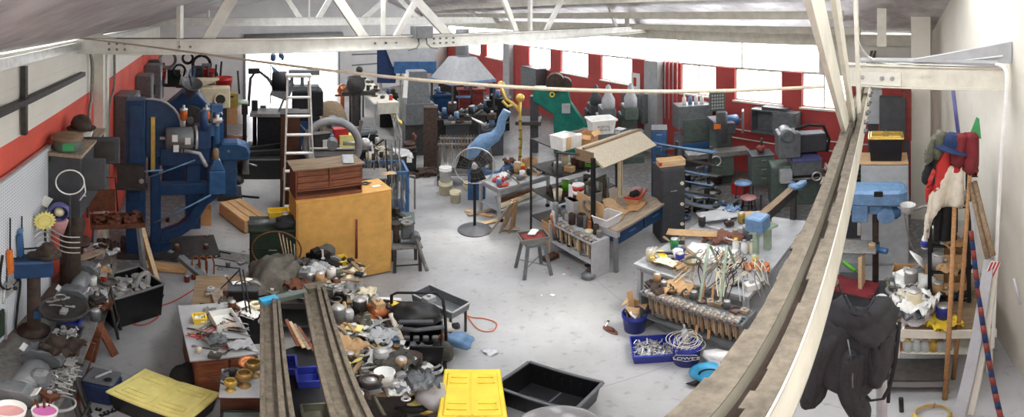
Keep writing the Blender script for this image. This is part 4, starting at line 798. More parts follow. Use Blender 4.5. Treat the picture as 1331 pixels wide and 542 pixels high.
# big blue machine behind
D3 = 10.6
h3 = T('mechanical_press', 'broad angular blue press body behind the tall power hammer', 'press', PD(250, D3, 0), face(250))
pt(h3, 'body', B().prism([(-.75, 0), (.75, 0), (.75, 2.05), (.55, 2.1), (.15, 2.55), (-.25, 2.6), (-.7, 2.2)], -.2, .5), 'deep_blue', bv=.03); pt(h3, 'wheel', B().cyl((-.05, -.4, 1.95), (-.05, -.22, 1.95), .34, seg=26), 'dark_steel'); pt(h3, 'axle', B().cyl((-.05, -.5, 1.95), (-.05, -.4, 1.95), .08), 'machine_grey'); pt(h3, 'shaft_cap', B().cyl((.5, -.4, 2.0), (.5, -.2, 2.0), .12), 'machine_grey'); pt(h3, 'blue_bracket', B().b(.5, -.3, 0, .76, -.2, 1.9), 'machine_blue')
t = T('coal_scoop', 'grey metal scoop bucket tipped on top of the broad blue press', 'scoop', PD(246, 10.0, 2.6), (.5, .2, face(246))); pt(t, 'bowl', B().lathe([(.1, 0), (.2, .3), (.26, .38), (.24, .38), (.17, .28), (0, .02)], seg=14), 'machine_grey'); pt(t, 'handle', B().cyl((0, 0, .3), (-.1, -.05, .62), .02), 'dark_steel')
t = T('milling_machine', 'cream machine head with round port above the blue press', 'machine', PD(282, 13, 0), face(282)); pt(t, 'body', B().b(-.5, -.2, 1.65, .4, .3, 2.3).prism([(-.75, 2.1), (-.5, 2.05), (-.5, 2.3), (.1, 2.55), (-.65, 2.55)], -.2, .3), 'cream_plastic', bv=.03); pt(t, 'port', B().cyl((.1, -.24, 1.95), (.1, -.2, 1.95), .17, seg=22), 'dark_steel'); pt(t, 'port_rim', B().ring((.1, -.24, 1.95), .17, .03, 'y'), 'cream_plastic', bv=0); pt(t, 'pedestal', B().b(-.4, -.1, 0, .3, .3, 1.65), 'dark_grey')
for i, (px, py, r_, D_) in enumerate(((218, 78, .3, 14.5), (233, 92, .22, 14.6), (262, 84, .34, 15), (244, 76, .2, 15.2), (276, 98, .18, 14.8))):
    t = T('hose_coil', ('grey hose coil hung at the far end of the red wall', 'small black hose coil over the scoop', 'big dark hose coil hung above the cream machine', 'tiny coil high on the wall near the truss', 'black coil beside the red bucket')[i], 'coil', PD(px, D_, zat(py, D_)), face(px)); mbx = B()
    for k in range(4): mbx.ring((0, k*.05, 0), r_*(1-.06*k), .028, 'y', seg=20)
    pt(t, 'turns', mbx, 'black_rubber' if i else 'steel', bv=0); pt(t, 'tie', B().ring((0, .05, r_*.95), .06, .015, 'x', seg=8), 'light_blue', bv=0)
for i, (px, py0, py1, c_) in enumerate(((243, 92, 112, 'bright_steel'), (248, 90, 108, 'light_blue'), (238, 90, 110, 'bright_steel'), (253, 88, 112, 'machine_blue'), (288, 80, 104, 'black_rubber'), (281, 84, 102, 'black_rubber'), (270, 86, 104, 'dark_steel'), (277, 97, 112, 'handle_wood'), (309, 92, 122, 'dark_steel'))):
    a_ = PD(px, 14.2, zat(py0, 14.2)); c2 = PD(px - 6 + i, 14.0, zat(py1, 14.0)); rod('hanging_tool', ('bright rod', 'light blue rod', 'second bright rod', 'blue rod', 'black strap', 'shorter black strap', 'dark steel bar', 'wooden stick', 'thin dark pole by the garage door')[i] + ' hanging in the far left corner', 'tool', a_, c2, .035, c_)
for i, (px, py, c_, r_) in enumerate(((291, 118, 'red', .28), (272, 103, 'red', .2), (209, 103, 'red', .2))):
    bucket(('red bucket on the shelf left of the garage door', 'small red bucket among the hanging hoses', 'dull red bucket on the left wall behind the grey boxes')[i], PD(px, 14.4 if i else 13.6, zat(py, 14.4 if i else 13.6)), c_, r=r_, h=.45 if i == 0 else .35, wire=False)
solo('wall_shelf', 'dark shelf high in the far left corner under the hoses', 'shelf', B().b(-1.2, -.2, 0, 1.1, .3, .04).b(-1.1, -.1, -.4, -1.05, .3, 0).b(1, -.1, -.4, 1.05, .3, 0), 'dark_steel', PD(252, 14.6, zat(112, 14.6)), face(252))
for i, (px, py, w_, h_, c_) in enumerate(((205, 95, .5, .7, 'dark_grey'), (258, 95, .5, .5, 'dark_grey'), (226, 100, .45, .5, 'dark_green'), (300, 130, .5, .5, 'gold'), (268, 92, .3, .5, 'machine_grey'), (236, 108, .4, .3, 'brown_iron'))):
    D_ = 14.9; t = T('metal_case', ('dark case left of the hose coils', 'square dark grey case over the cream machine', 'green metal case among the hoses', 'yellow brown box by the garage door jamb', 'grey case above the red bucket', 'brown case behind the grey scoop')[i], 'case', PD(px, D_, zat(py, D_)), face(px)); pt(t, 'body', B().box((0, 0, 0), (w_, .3, h_)), c_); pt(t, 'handle', B().box((0, -.17, h_*.3), (w_*.4, .03, .04)), 'black_plastic', bv=0)
# items on the floor near the blue hammer
bgp = P(264, 290, 0); t = carton('paper_bag', 'open brown kraft bag standing alone on the floor by the blue arm', bgp, .25, .32, .26, .4, 'kraft', 'bag', open_=False); pt(t, 'fold', B().box((-.08, -.13, .38), (.15, .01, .1), (.2, 0, .1)), 'kraft', bv=0)
ca, cb_, cc = P(318, 288, .3), P(285, 263, .3), P(340, 281, .3)
rz = ang(ca, cc); cw = (cc - ca).length; cl = (cb_ - ca).length
t = T('wooden_crate', 'long pale wooden crate with plank lid on the floor beside the green cabinet', 'crate', (ca.x, ca.y, 0), ang(cb_, ca))
for i in range(3): pt(t, 'lid_plank', B().b(-cl, .01 + i*.17, .28, 0, .165 + i*.17, .305), 'pine')
pt(t, 'side', B().b(-cl, 0, 0, 0, .02, .28).b(-cl, .49, 0, 0, .51, .28), 'pine'); [pt(t, 'end', B().b(x, .02, .01, x+.02, .49, .28), 'pine') for x in (-cl, -.02)]; pt(t, 'skid', B().b(-cl, .0, -.0, -.0, .06, .03).b(-cl, .45, 0, 0, .51, .03), 'old_wood')
plank('plank', 'light plank leaning steeply against the blue hammer base', P(206, 374, 0) + Vector((0, 0, .02)), PD(179, 6.6, zat(277, 6.6)), .07, .1, 'light_wood')
plank('plank', 'pale wide board lying on the floor behind the leaning plank', P(186, 344, .05), P(243, 350, .05), .22, .06, 'pine')
plank('steel_channel', 'short grey steel channel propped over the pale board', P(272, 366, .04), P(234, 334, .28), .12, .09, 'machine_grey', 'steel bar')
plank('steel_plate', 'long thin steel plate flat on the floor right of the curved arm', P(222, 316, .012), P(345, 340, .012), .3, .015, 'steel', 'plate')
plank('steel_bar', 'dark bar lying across the floor under the crate shadow', P(214, 311, .02), P(300, 330, .02), .03, .03, 'black_iron', 'bar')
plank('steel_bar', 'black bar on the floor in front of the shorter blue hammer', P(308, 254, .02), P(337, 257, .02), .05, .04, 'black_iron', 'bar')
for i, (px, py, c_) in enumerate(((218, 288, 'rust'), (269, 310, 'brown_iron'), (230, 325, 'copper'), (222, 330, 'bright_steel'), (268, 325, 'rust'), (252, 362, 'dull_red'), (243, 366, 'dull_red'))):
    knick('block' if i % 2 else 'can', P(px, py, 0), i, ('rusty offcut on the floor inside the blue arm', 'brown block by the long steel plate', 'copper coloured can by the pale board', 'small bright block beside the blue column foot', 'rusty can behind the pale board', 'dull red block beneath the grey channel', 'dull red can beneath the grey channel')[i], None, c_, 1.2)
for i in range(3):
    a_ = P(250 + i*9, 352, .1); hose('bent_hook', ('left bent iron hook standing by the pale board', 'middle bent iron hook standing by the pale board', 'right bent iron hook standing by the pale board')[i], [a_, a_ + Vector((0, 0, .25)), a_ + Vector((.07, 0, .33)), a_ + Vector((.12, 0, .2)), a_ + Vector((.12, 0, -.05))], .013, 'copper', 'hook')
oa, oc = Vector((-.16, 6.02, 0)), Vector((1.28, 6.40, 0)); orz = ang(oa, oc); ow = (oc - oa).length; OM = ML(oa, orz)
t = T('plywood_cabinet', 'large orange yellow plywood cabinet carrying the brown chest of drawers', 'cabinet', oa, orz)
pt(t, 'body', B().b(0, .012, .04, ow, .5, 1.66), 'orange_ply'); pt(t, 'top', B().b(-.01, 0, 1.66, ow+.01, .52, 1.685), 'orange_ply'); pt(t, 'back_panel', B().b(.02, 0, .06, ow-.02, .012, 1.64), 'orange_ply'); pt(t, 'plinth', B().b(.03, .03, 0, ow-.03, .48, .04), 'old_wood')
t = T('chest_of_drawers', 'brown wooden chest of drawers with a grey board top on the orange cabinet', 'chest of drawers', on(OM, .0, .03, 1.687), orz)
pt(t, 'carcass', B().b(0, .02, 0, 1.02, .42, .05).b(0, .02, 0, .02, .42, .5).b(1.0, .02, 0, 1.02, .42, .5).b(.02, .4, 0, 1, .42, .5), 'brown_wood'); pt(t, 'divider', B().b(.5, .0, .16, .52, .4, .5).b(0, -.01, .15, 1.02, .4, .17), 'brown_wood')
for i in range(3):
    for j in range(2): pt(t, 'drawer', B().b(.025 + .5*j, .01 + .008*i, .18 + i*.105, .495 + .5*j, .38, .275 + i*.105), 'brown_wood')
pt(t, 'shelf_void', B().b(.02, .1, .05, 1.0, .11, .15), 'dark_wood'); pt(t, 'top_board', B().b(-.05, -.03, .5, 1.05, .44, .525), 'old_wood', label='dusty grey brown top board')
sheetp('cardboard_sheet', 'pale flat board lying across the chest top, right end', on(OM, .86, .24, 2.22), orz + 1.25, .42, .17, 'light_grey', .002, 'cardboard')
rod('broom_handle', 'dark red tipped stick leaning against the orange cabinet front', 'stick', on(OM, .86, -.12, .55), on(OM, .9, -.03, 1.25), .022, 'dull_red', r2=.014)
t = T('paper_tag', 'small white tag left on the right end of the orange cabinet', 'tag', on(OM, 1.32, .2, 1.69), .3); pt(t, 'card', B().b(-.07, -.04, 0, .07, .04, .004), 'paper', bv=0); pt(t, 'string', B().tube([(.07, 0, .004), (.1, .02, .006), (.12, 0, .006)], .003), 'rope', bv=0)
t = T('chain_tool', 'small coil of dark chain on the right end of the orange cabinet', 'chain', on(OM, 1.2, .36, 1.69), 0); pt(t, 'links', B().ring((0, 0, .012), .05, .012, seg=14), 'dark_steel', bv=0); pt(t, 'hook', B().ring((.07, 0, .012), .02, .008, seg=8, arc=(0, 4)), 'dark_steel', bv=0)
# dark green tool cabinet left of it
t = cabinet('tool_cabinet', 'dark green steel tool cabinet left of the orange cabinet', (P(352, 330, .5) * 1).copy(), face(352)+.02, .66, .5, 1.12, 'dark_green', 1, 1, 'dark_green'); t.location = PD(354, 6.3, 0); gt = t.location
pt(t, 'lid', B().b(-.35, -.27, 1.12, .35, .26, 1.16), 'dark_green'); pt(t, 'seam', B().b(-.34, -.272, .8, .34, -.262, .82), 'black_iron')
rod('exhaust_tube', 'grey steel tube lying across the dark green cabinet top', 'pipe', PD(322, 6.15, 1.23), PD(358, 6.2, 1.25), .05, 'machine_grey', seg=14)
tray('toolbox_tray', 'yellow toolbox tray with bits behind the grey tube', PD(362, 6.5, 1.18), .2, .3, .18, .12, 'yellow')
for i in range(5): knick(('punch', 'can', 'block', 'brush', 'pliers')[i], PD(368 + 3*i, 6.35 - .03*i, 1.19 + .02*(i % 2)), i*1.1, ('rusty punch', 'pale can', 'metal block', 'wooden brush', 'pliers')[i] + ' on the green cabinet beside the yellow tray', None, ('rust', 'cream_plastic', 'steel', None, None)[i], 1.3)
solo('dark_bundle', 'crumpled grey bundle on the right of the green cabinet top', 'bundle', B().blob((0, 0, .09), .16, (1, .8, .55), .3, 3), 'dark_fabric', PD(372, 6.15, 1.17), bv=0)
# anvil tool stand right of the orange cabinet
sp1 = PD(527, 6.75, 0)
t = T('tool_stand', 'small dark steel stand on four legs right of the orange cabinet', 'stand', sp1, face(527)+.15)
pt(t, 'top', B().b(-.24, -.22, .5, .24, .26, .54), 'steel')
for sx in (-1, 1):
    for sy in (-1, 1): pt(t, 'leg', B().bar((sx*.19, sy*.18, .5), (sx*.2, sy*.2, 0), .05), 'dark_steel')
pt(t, 'crossbar', B().b(-.19, -.19, .12, .19, -.17, .15), 'dark_steel')
t = T('bead_roller', 'grey geared hand machine with long crank lever on the small steel stand', 'machine', sp1 + Vector((0, 0, .542)), face(527)+.15)
pt(t, 'frame', B().b(-.1, -.1, 0, .16, .16, .08).b(-.06, -.05, .08, .12, .1, .38), 'machine_grey', bv=.02); pt(t, 'gear', B().cyl((.02, -.05, .4), (.02, -.05, .43), .1, seg=24).cyl((.02, -.05, .38), (.02, -.05, .46), .03), 'steel'); pt(t, 'gear', B().cyl((-.15, 0, .36), (-.15, 0, .39), .08, seg=24).cyl((-.15, 0, .0), (-.15, 0, .36), .05), 'brown_iron'); pt(t, 'hub', B().cyl((.14, -.18, .14), (.14, 0, .14), .08), 'machine_grey'); pt(t, 'crank', B().bar((.14, -.2, .14), (.24, -.36, -.3), .045).cyl((.24, -.36, -.3), (.27, -.4, -.42), .03), 'steel')
# wheeled blue rack behind, pliers and bars hanging on it
br_ = T('bar_rack', 'blue steel frame rack packed with upright rods and tongs', 'rack', PD(497, 8.5, 0), face(497)+.1)
for x in (-.4, .45):
    for y in (-.35, .35): pt(br_, 'post', B().bar((x, y, 0), (x, y, 1.35), .06), 'machine_blue')
pt(br_, 'rail', B().b(-.42, -.38, 1.3, .48, -.33, 1.36).b(-.42, .33, 1.3, .48, .38, 1.36).b(.43, -.35, 1.3, .48, .35, 1.36).b(-.42, -.38, .4, .48, -.33, .45), 'machine_blue'); pt(br_, 'shelf', B().b(-.42, -.35, .4, .48, .35, .42), 'deep_blue')
for i in range(22):
    x, y = R.uniform(-.36, .4), R.uniform(-.3, .3); p = br_.location + Matrix.Rotation(br_.rotation_euler.z, 3, 'Z') @ Vector((x, y, .43)); rod('steel_rod', 'thin steel rod standing upright in the blue rack', 'rod', p, p + Vector((R.uniform(-.15, .15), R.uniform(-.1, .1), R.uniform(1.0, 1.5))), R.uniform(.008, .018), R.choice(('bright_steel', 'steel', 'brown_iron', 'machine_grey')), 'rods in the blue rack', seg=6)
t = T('tool_cart', 'dark blue cart with pale tray next to the blue rack', 'cart', PD(478, 7.9, 0), face(478)); pt(t, 'body', B().b(-.25, -.2, .3, .3, .3, 1.4), 'deep_blue'); pt(t, 'tray', B().b(-.1, -.28, 1.4, .35, .3, 1.43), 'steel'); pt(t, 'foot', B().b(-.25, -.2, 0, .3, .3, .06).b(-.05, 0, .06, .05, .1, .3), 'dark_steel')
sheetp('leather_scrap', 'pale tan leather scrap lying on the cart by the blue rack', PD(504, 7.9, 1.42), .2, .3, .16, 'brown_paper', .01, 'leather')
solo('side_table', 'low grey blue stand just behind the orange cabinet corner', 'stand', B().b(-.3, -.2, .55, .3, .25, .6).bar((-.26, -.16, 0), (-.26, -.16, .56), .05).bar((.26, -.16, 0), (.26, -.16, .56), .05).bar((.26, .2, 0), (.26, .2, .56), .05).bar((-.26, .2, 0), (-.26, .2, .56), .05).b(-.28, -.17, .4, .28, -.15, .55), 'green_grey', PD(517, 7.6, 0), face(517))
t = vise('steel vise on the low grey stand behind the orange cabinet', PD(512, 7.6, .6), face(512)+.6, 'dark_steel')
ld = T('step_ladder', 'aluminium step ladder standing before the garage door', 'ladder', PD(388, 7.65, 0), face(388)+.05); H = 3.4
for s in (-1, 1):
    pt(ld, 'rail', B().bar((s*.3, -.45, 0), (s*.2, .0, H), .03, .07), 'bright_steel'); pt(ld, 'rear_leg', B().bar((s*.28, .6, 0), (s*.18, .08, H-.1), .025, .05), 'bright_steel')
for k in range(9): z = .3 + k*.34; s_ = .3 - .1*z/H; pt(ld, 'step', B().box((0, -.45*(1 - z/H), z), (s_*2, .1, .03)), 'bright_steel')
pt(ld, 'top_cap', B().b(-.23, -.06, H-.02, .23, .2, H+.03), 'bright_steel'); pt(ld, 'bucket_shelf', B().b(-.2, .1, H-.75, .2, .45, H-.71), 'dark_steel'); pt(ld, 'spreader', B().cyl((-.28, -.25, 1.5), (-.26, .38, 1.5), .012), 'steel', bv=0)
fm = T('trip_hammer', 'grey machine with a big arched flywheel rim behind the brown chest', 'machine', PD(432, 8.0, 0), face(432))
pt(fm, 'flywheel', B().ring((0, .0, 1.97), .5, .07, 'y', seg=44, rs=8).ring((0, .09, 1.97), .5, .07, 'y', seg=44, rs=8), 'grey_paint', bv=0)
pt(fm, 'spoke', B().bar((-.5, .05, 1.9), (.5, .05, 1.9), .03, .03), 'bright_steel'); pt(fm, 'hub', B().cyl((0, -.08, 2.0), (0, .2, 2.0), .1), 'machine_grey'); pt(fm, 'frame', B().b(-.5, .15, 0, .5, .5, 1.7), 'dark_steel', bv=.02); pt(fm, 'shaft', B().cyl((.2, .1, 2.0), (.75, .1, 1.95), .04).sph((.62, .1, 2.0), .1), 'bright_steel', bv=0)
for i, (px, py, c_, w_) in enumerate(((426, 186, 'paper', .1), (435, 180, 'light_blue', .09), (443, 172, 'red', .16), (452, 180, 'pale_yellow', .2), (418, 178, 'dark_steel', .2))):
    t = T('storage_box', ('white box seen through the flywheel', 'blue box seen through the flywheel', 'red case seen through the flywheel', 'pale yellow box seen through the flywheel', 'dark box seen through the flywheel')[i], 'box', PD(px, 8.9, zat(py, 8.9) - .12), face(px) + .1*i); pt(t, 'body', B().b(-w_, -.1, -.12, w_*.9, .1, .2), c_); pt(t, 'lid', B().b(-w_-.01, -.11, .2, w_*.9+.01, .11, .22), c_)
t = T('shelf_table', 'dark bench behind the flywheel holding coloured boxes', 'bench', PD(435, 9.0, 0), face(435)); pt(t, 'top', B().b(-.7, -.3, 1.6, .7, .4, 1.66), 'dark_steel'); pt(t, 'body', B().b(-.65, -.1, 0, .65, .35, 1.6), 'black_iron')
# machines backlit at the garage door
mg = T('forging_press', 'dark machine silhouetted in the garage door with a round motor on top', 'machine', PD(375, 12.5, 0), face(375))
pt(mg, 'body', B().b(-.9, -.3, 0, .9, .5, 1.55).b(.1, -.3, 1.55, 1.0, .4, 2.3), 'black_iron', bv=.03); pt(mg, 'table', B().b(-1.1, -.4, 1.55, .5, .4, 1.65), 'steel'); pt(mg, 'upper_frame', B().b(0, -.2, 2.3, .9, .3, 2.42).b(.05, -.1, 2.42, .15, .1, 2.8).b(.35, -.1, 2.42, .45, .1, 2.8).b(.0, -.25, 2.76, .9, .1, 2.9), 'machine_grey'); motor(mg, 'motor', (-.25, 0, 2.55), .3, .4, (1, 0, .0), 'black_iron'); pt(mg, 'blue_door', B().b(.0, -.34, .6, .85, -.3, 1.4), 'deep_blue'); pt(mg, 'stay', B().bar((-.3, -.1, 1.6), (.0, -.1, 2.4), .06).bar((.3, -.36, 1.35), (.8, -.36, .8), .04), 'steel')
for i, (px, D_, h_, c_) in enumerate(((318, 12.3, 1.7, 'black_iron'), (331, 12.6, 1.75, 'black_iron'), (342, 13.0, 1.5, 'dark_steel'))):
    t = T('post_tool', ('left slim black post tool before the garage door', 'second slim black post tool before the garage door', 'third post tool with blue base before the garage door')[i], 'tool', PD(px, D_, 0), face(px)); pt(t, 'post', B().cyl((0, 0, 0), (0, 0, h_), .06), c_); pt(t, 'head', B().box((0, 0, h_+.05), (.18, .16, .3)), c_); pt(t, 'foot', B().box((0, 0, .3), (.4, .4, .6)), 'machine_blue' if i == 2 else c_)
mc = T('bench_machine', 'low black machine bed with bars lying left of the ladder', 'machine', PD(338, 11.6, 0), face(338)); pt(mc, 'bed', B().b(-.5, -.5, 0, .6, .4, .6), 'black_iron', bv=.03); pt(mc, 'bar', B().bar((-.7, -.3, .68), (.6, -.1, .7), .14).bar((-.4, .1, .7), (.7, .3, .8), .1), 'black_iron'); pt(mc, 'leg', B().b(.6, -.2, 0, .9, .3, 1.1), 'dark_steel')
dbg = T('black_cabinet', 'tall black cabinet edge standing directly left of the ladder', 'cabinet', PD(369, 9.3, 0), face(369)); pt(dbg, 'body', B().b(-.08, -.2, 0, .35, .4, 2.35), 'black_iron'); pt(dbg, 'door', B().b(-.07, -.22, .05, .34, -.2, 2.3), 'dark_wood')
motor(T('floor_motor', 'round dark blue motor lying at the ladder foot', 'motor', PD(366, 7.9, .15), face(366)), 'casing', (0, 0, .1), .19, .3, (1, 0, 0), 'deep_blue')
for i, (px, py, D_, s_, c_) in enumerate(((300, 148, 13.5, 1, 'dark_steel'), (312, 158, 12.6, 1, 'black_iron'), (296, 165, 12, .8, 'steel'), (326, 150, 13.4, .8, 'machine_blue'), (318, 166, 11.8, .8, 'brown_iron'), (304, 140, 14.5, .9, 'rust'), (290, 152, 13, .8, 'brown_iron'), (305, 178, 10.9, .7, 'black_iron'), (322, 160, 12.4, .9, 'machine_grey'))):
    p = PD(px, D_, 0); t = T('machine_part', ('dark gear housing', 'black bent bracket block', 'steel roller block', 'small blue housing', 'brown casting', 'rusty casting', 'brown iron block', 'black casting', 'grey casting')[i] + (' on the sunny floor left of the garage door', ' near the low black machine bed', ' beside the cream machine', ' at the garage threshold', ' in front of the black machine bed', ' furthest left by the far wall', ' under the cream machine', ' behind the shorter blue hammer', ' between the post tools')[i], 'machine part', p, i*.7, None, s_)
    pt(t, 'casting', B().blob((0, 0, .2), .3, (1.3, .9, .6), .3, i + 20, 2), c_, bv=0); pt(t, 'shaft', B().cyl((-.5, .1, .3), (.45, -.1, .34), .04), 'steel', bv=0)
t = T('trash_bin', 'white bin with pale green top by the garage door jamb', 'bin', PD(313, 17.5, 0), 0); pt(t, 'body', B().lathe([(.26, 0), (.3, .85)], seg=18), 'white_plastic'); pt(t, 'lid', B().lathe([(.32, .85), (.3, .95), (0, 1.0)], seg=18), 'pale_green')
t = T('shipping_box', 'yellow brown cardboard box against the far wall by the jamb', 'box', PD(301, 17.6, 0), 0); pt(t, 'body', B().b(-.3, -.3, 0, .3, .3, .8), 'cardboard'); pt(t, 'tape', B().b(-.04, -.305, .3, .04, .305, .806), 'tan', bv=0)
t = T('tarp', 'blue tarp rigged on a pole just outside the garage door', 'tarp', PD(352, 21.5, 2.0), .3); pt(t, 'sheet', B().prism([(0, 0), (1.3, -1.1), (.9, -1.3), (.3, -.9)], -.02, .02), 'light_blue', bv=0); pt(t, 'pole', B().cyl((0, .05, .1), (0, .05, -2.0), .03), 'steel')
for i, (px, py) in enumerate(((355, 74), (366, 73))):
    t = T('hanging_glove', ('left' if i == 0 else 'right') + ' small blue glove hanging at the top of the garage opening', 'glove', PD(px, 20.5, zat(py, 20.5)), 0); pt(t, 'body', B().blob((0, 0, 0), .16, (.8, .4, 1.2), .3, i, 2), 'machine_blue', bv=0); pt(t, 'cuff', B().cyl((0, 0, .1), (0, 0, .3), .08), 'white_plastic')
t = T('tripod_machine', 'dark tripod machine silhouetted outside the garage at left', 'machine', PD(334, 19.5, 0), .3); pt(t, 'arm', B().tube([(-.4, 0, .3), (-.3, 0, 1.6), (0, 0, 2.0), (.5, 0, 1.6), (.9, 0, 1.0)], .07), 'dark_steel'); pt(t, 'head', B().box((-.15, 0, 1.95), (.5, .3, .25)), 'black_iron'); pt(t, 'crate', B().box((1.1, 0, 1.0), (.9, .6, .7), (0, .4, 0)), 'machine_grey')
t = T('woodpile', 'tan rocky woodpile in the sun right of the ladder', 'woodpile', PD(418, 13.5, 0), 0); pt(t, 'trunk', B().blob((0, 0, .75), 1.0, (.75, .6, 1.0), .18, 12), 'old_wood', bv=0); pt(t, 'branch', B().tube([(-.3, -.3, .2), (0, -.5, 1.0), (-.35, -.3, 1.9)], [.16, .12, .08]), 'grey_wood', bv=0)
gb = T('post_vise', 'dark post vise on a pedestal in front of the garage door, right of the woodpile', 'vise', PD(438, 11.8, 0), .5); pt(gb, 'pedestal', B().cyl((0, 0, 0), (0, 0, 1.3), .09), 'black_iron'); pt(gb, 'jaws', B().box((0, 0, 1.45), (.5, .25, .25)).box((-.15, 0, 1.62), (.2, .22, .12)), 'machine_grey')
for i, (px, py0, D_, r_, c_, k) in enumerate(((456, 95, 17.5, .12, 'brown_iron', 0), (467, 80, 18, .1, 'dark_steel', 1), (462, 100, 16, .25, 'dark_steel', 2), (445, 110, 18, .16, 'copper', 3), (472, 95, 18.5, .07, 'machine_grey', 4))):
    zt_ = zat(py0, D_); solo('wall_tool', ('brown iron post tool by the right garage jamb', 'tall dark steel post against the white far wall', 'bulky dark tool head before the white far wall', 'copper brown bundle hanging right of the garage door', 'grey rod bracket on the white far wall')[i], 'tool', B().cyl((0, 0, 0), (0, 0, zt_*.8), r_*.6).sph((0, 0, zt_*.86), r_*1.5).bar((-r_*2, 0, zt_*.7), (r_*3, 0, zt_*.72), r_*.6), c_, PD(px, D_, 0), face(px))
t = T('wall_bracket', 'thin grey double bracket arm on the white far wall', 'bracket', PD(480, 19.5, 2.4), face(480)); pt(t, 'upper_arm', B().bar((-.8, 0, .3), (.7, 0, .35), .06), 'machine_grey'); pt(t, 'lower_arm', B().bar((-.8, 0, -.2), (.5, 0, -.1), .06), 'machine_grey')
rod('pry_bar', 'brown pole leaning diagonally on the sunlit floor near the post vise', 'pole', PD(446, 10.2, .05), PD(470, 12.6, 1.3), .05, 'brown_iron')
t = T('floor_machine', 'low black machine on the floor by the far white wall', 'machine', PD(468, 13.2, 0), .4); pt(t, 'body', B().box((0, 0, .35), (.9, .7, .7)), 'black_iron'); pt(t, 'top_tray', B().box((.1, 0, .8), (.7, .6, .1)), 'machine_grey')
wb, wm, ww, wrz = bench('sheet_metal_brake', 'long white topped bench machine running back toward the far wall', P(527, 183, 0) + Vector((-.3, 0, 0)), P(500, 138, 0) + Vector((-.9, 0, 0)), .8, 1.45, 'white_paint', 'light_grey', shelf=0)
pt(wb, 'end_box', B().b(-.25, .0, 1.1, .1, .7, 1.5), 'cream_steel'); pt(wb, 'yellow_edge', B().b(.2, -.3, .55, ww, -.2, .62), 'yellow', label='yellow striped edge'); pt(wb, 'red_bracket', B().b(ww*.35, -.1, 1.1, ww*.5, .0, 1.35), 'red')
pt(wb, 'stay', B().bar((.4, -.25, .1), (.9, -.1, 1.3), .06).bar((1.3, -.25, .1), (1.8, -.1, 1.3), .06), 'bright_steel')
for i in range(12):
    knick(('can', 'block', 'ring', 'coil', 'rag')[i % 5], on(wm, .3 + (ww-.6)*i/12, .35 + .2*(i % 3 - 1), 1.455), i, ('pale can', 'steel block', 'iron ring', 'wire coil', 'grey rag')[i % 5] + ' on the long white bench, ' + ('nearest end', 'second from the near end', 'third from the near end', 'fourth along', 'fifth along', 'sixth along', 'seventh along', 'eighth along', 'ninth along', 'tenth along', 'eleventh along', 'furthest end')[i], 'clutter on the long white bench', ('red', 'dark_steel', 'rust', None, None, 'dark_green', 'brown_iron', None, 'steel', None, 'red', 'steel')[i], 2.0)
stb, sm_, sw_, srz = bench('scrap_table', 'low table heaped with old iron between the flywheel and the wooden pier', PD(468, 9.6, 0), PD(528, 10.4, 0), 1.2, .95, 'dark_steel', 'dark_grey', shelf=.3)
for i in range(34):
    x, y = R.uniform(.05, sw_-.05), R.uniform(.05, 1.15); p = on(sm_, x, y, .96 + R.uniform(0, .1)); k = i % 5
    if k < 2:
        a_ = R.uniform(0, 6); q_ = p + Vector((math.cos(a_)*R.uniform(.2, .5), math.sin(a_)*.3, R.uniform(-.02, .35))); rod('iron_bar', 'short bar jutting from the heap on the scrap table', 'bar', p, q_, R.uniform(.012, .03), R.choice(('bright_steel', 'steel', 'brown_iron', 'pale_green', 'grey_wood')), 'bars on the scrap table', seg=6)
    else: knick(('block', 'ring', 'can', 'coil')[i % 4], p, i, ('iron block', 'iron ring', 'old can', 'wire coil')[i % 4] + ' within the heap on the scrap table', 'ironware on the scrap table', ('machine_grey', 'rust', 'brown_iron', 'bright_steel', 'cream_plastic')[i % 5], R.uniform(1.3, 2.4))
for i in range(26):
    p = PD(474 + i*2.0 + R.uniform(-1, 1), 9.15 + R.uniform(-.15, .15), .85); tongs('long tongs hanging from the edge of the scrap table', p + Vector((0, 0, .35)), (PI + R.uniform(-.2, .2), R.uniform(-.3, .3), R.uniform(0, 3)), 'tongs on the scrap table edge', .85, R.choice(('steel', 'brown_iron', 'machine_grey', 'olive_grey')))
solo('hanging_rail', 'steel rail that the long tongs hang from along the scrap table edge', 'rail', B().bar((-.65, 0, .85), (.65, 0, .85), .04).bar((-.65, 0, 0), (-.65, 0, .85), .04).bar((.65, 0, 0), (.65, 0, .85), .04), 'steel', PD(500, 9.2, 0), face(500))
sheetp('steel_sheet', 'curled bright sheet metal piece at the right end of the scrap table', PD(524, 10.0, 1.15), .4, .5, .3, 'bright_steel', .04, 'sheet metal', tilt=(.5, .3))
# wooden pier with hood above
t = T('wooden_pier', 'brown wooden box column standing on the floor under the grey flue', 'column', PD(559, 12.0, 0), face(559)); pt(t, 'shaft', B().b(-.18, -.18, 0, .18, .18, 1.9), 'brown_iron'); pt(t, 'side_board', B().b(.18, -.17, .05, .2, .17, 1.88), 'dark_wood')
solo('chain_heap', 'dark heap of chain and iron at the foot of the wooden pier', 'chain', scrapbed(.9, .5, 90, 31, (.08, .25), (.012, .03), .12), 'brown_iron', PD(555, 11.5, 0), 0, bv=0, kind='stuff')
t = T('litter_bin', 'black bin with a white label beside the wooden pier', 'bin', PD(532, 11.6, 0), face(532)); pt(t, 'body', B().box((0, 0, .35), (.36, .36, .7), taper=1.08), 'black_plastic'); pt(t, 'label_plate', B().box((0, -.2, .5), (.14, .01, .2)), 'paper', bv=0); pt(t, 'rim', B().box((0, 0, .7), (.42, .42, .03)), 'black_plastic')
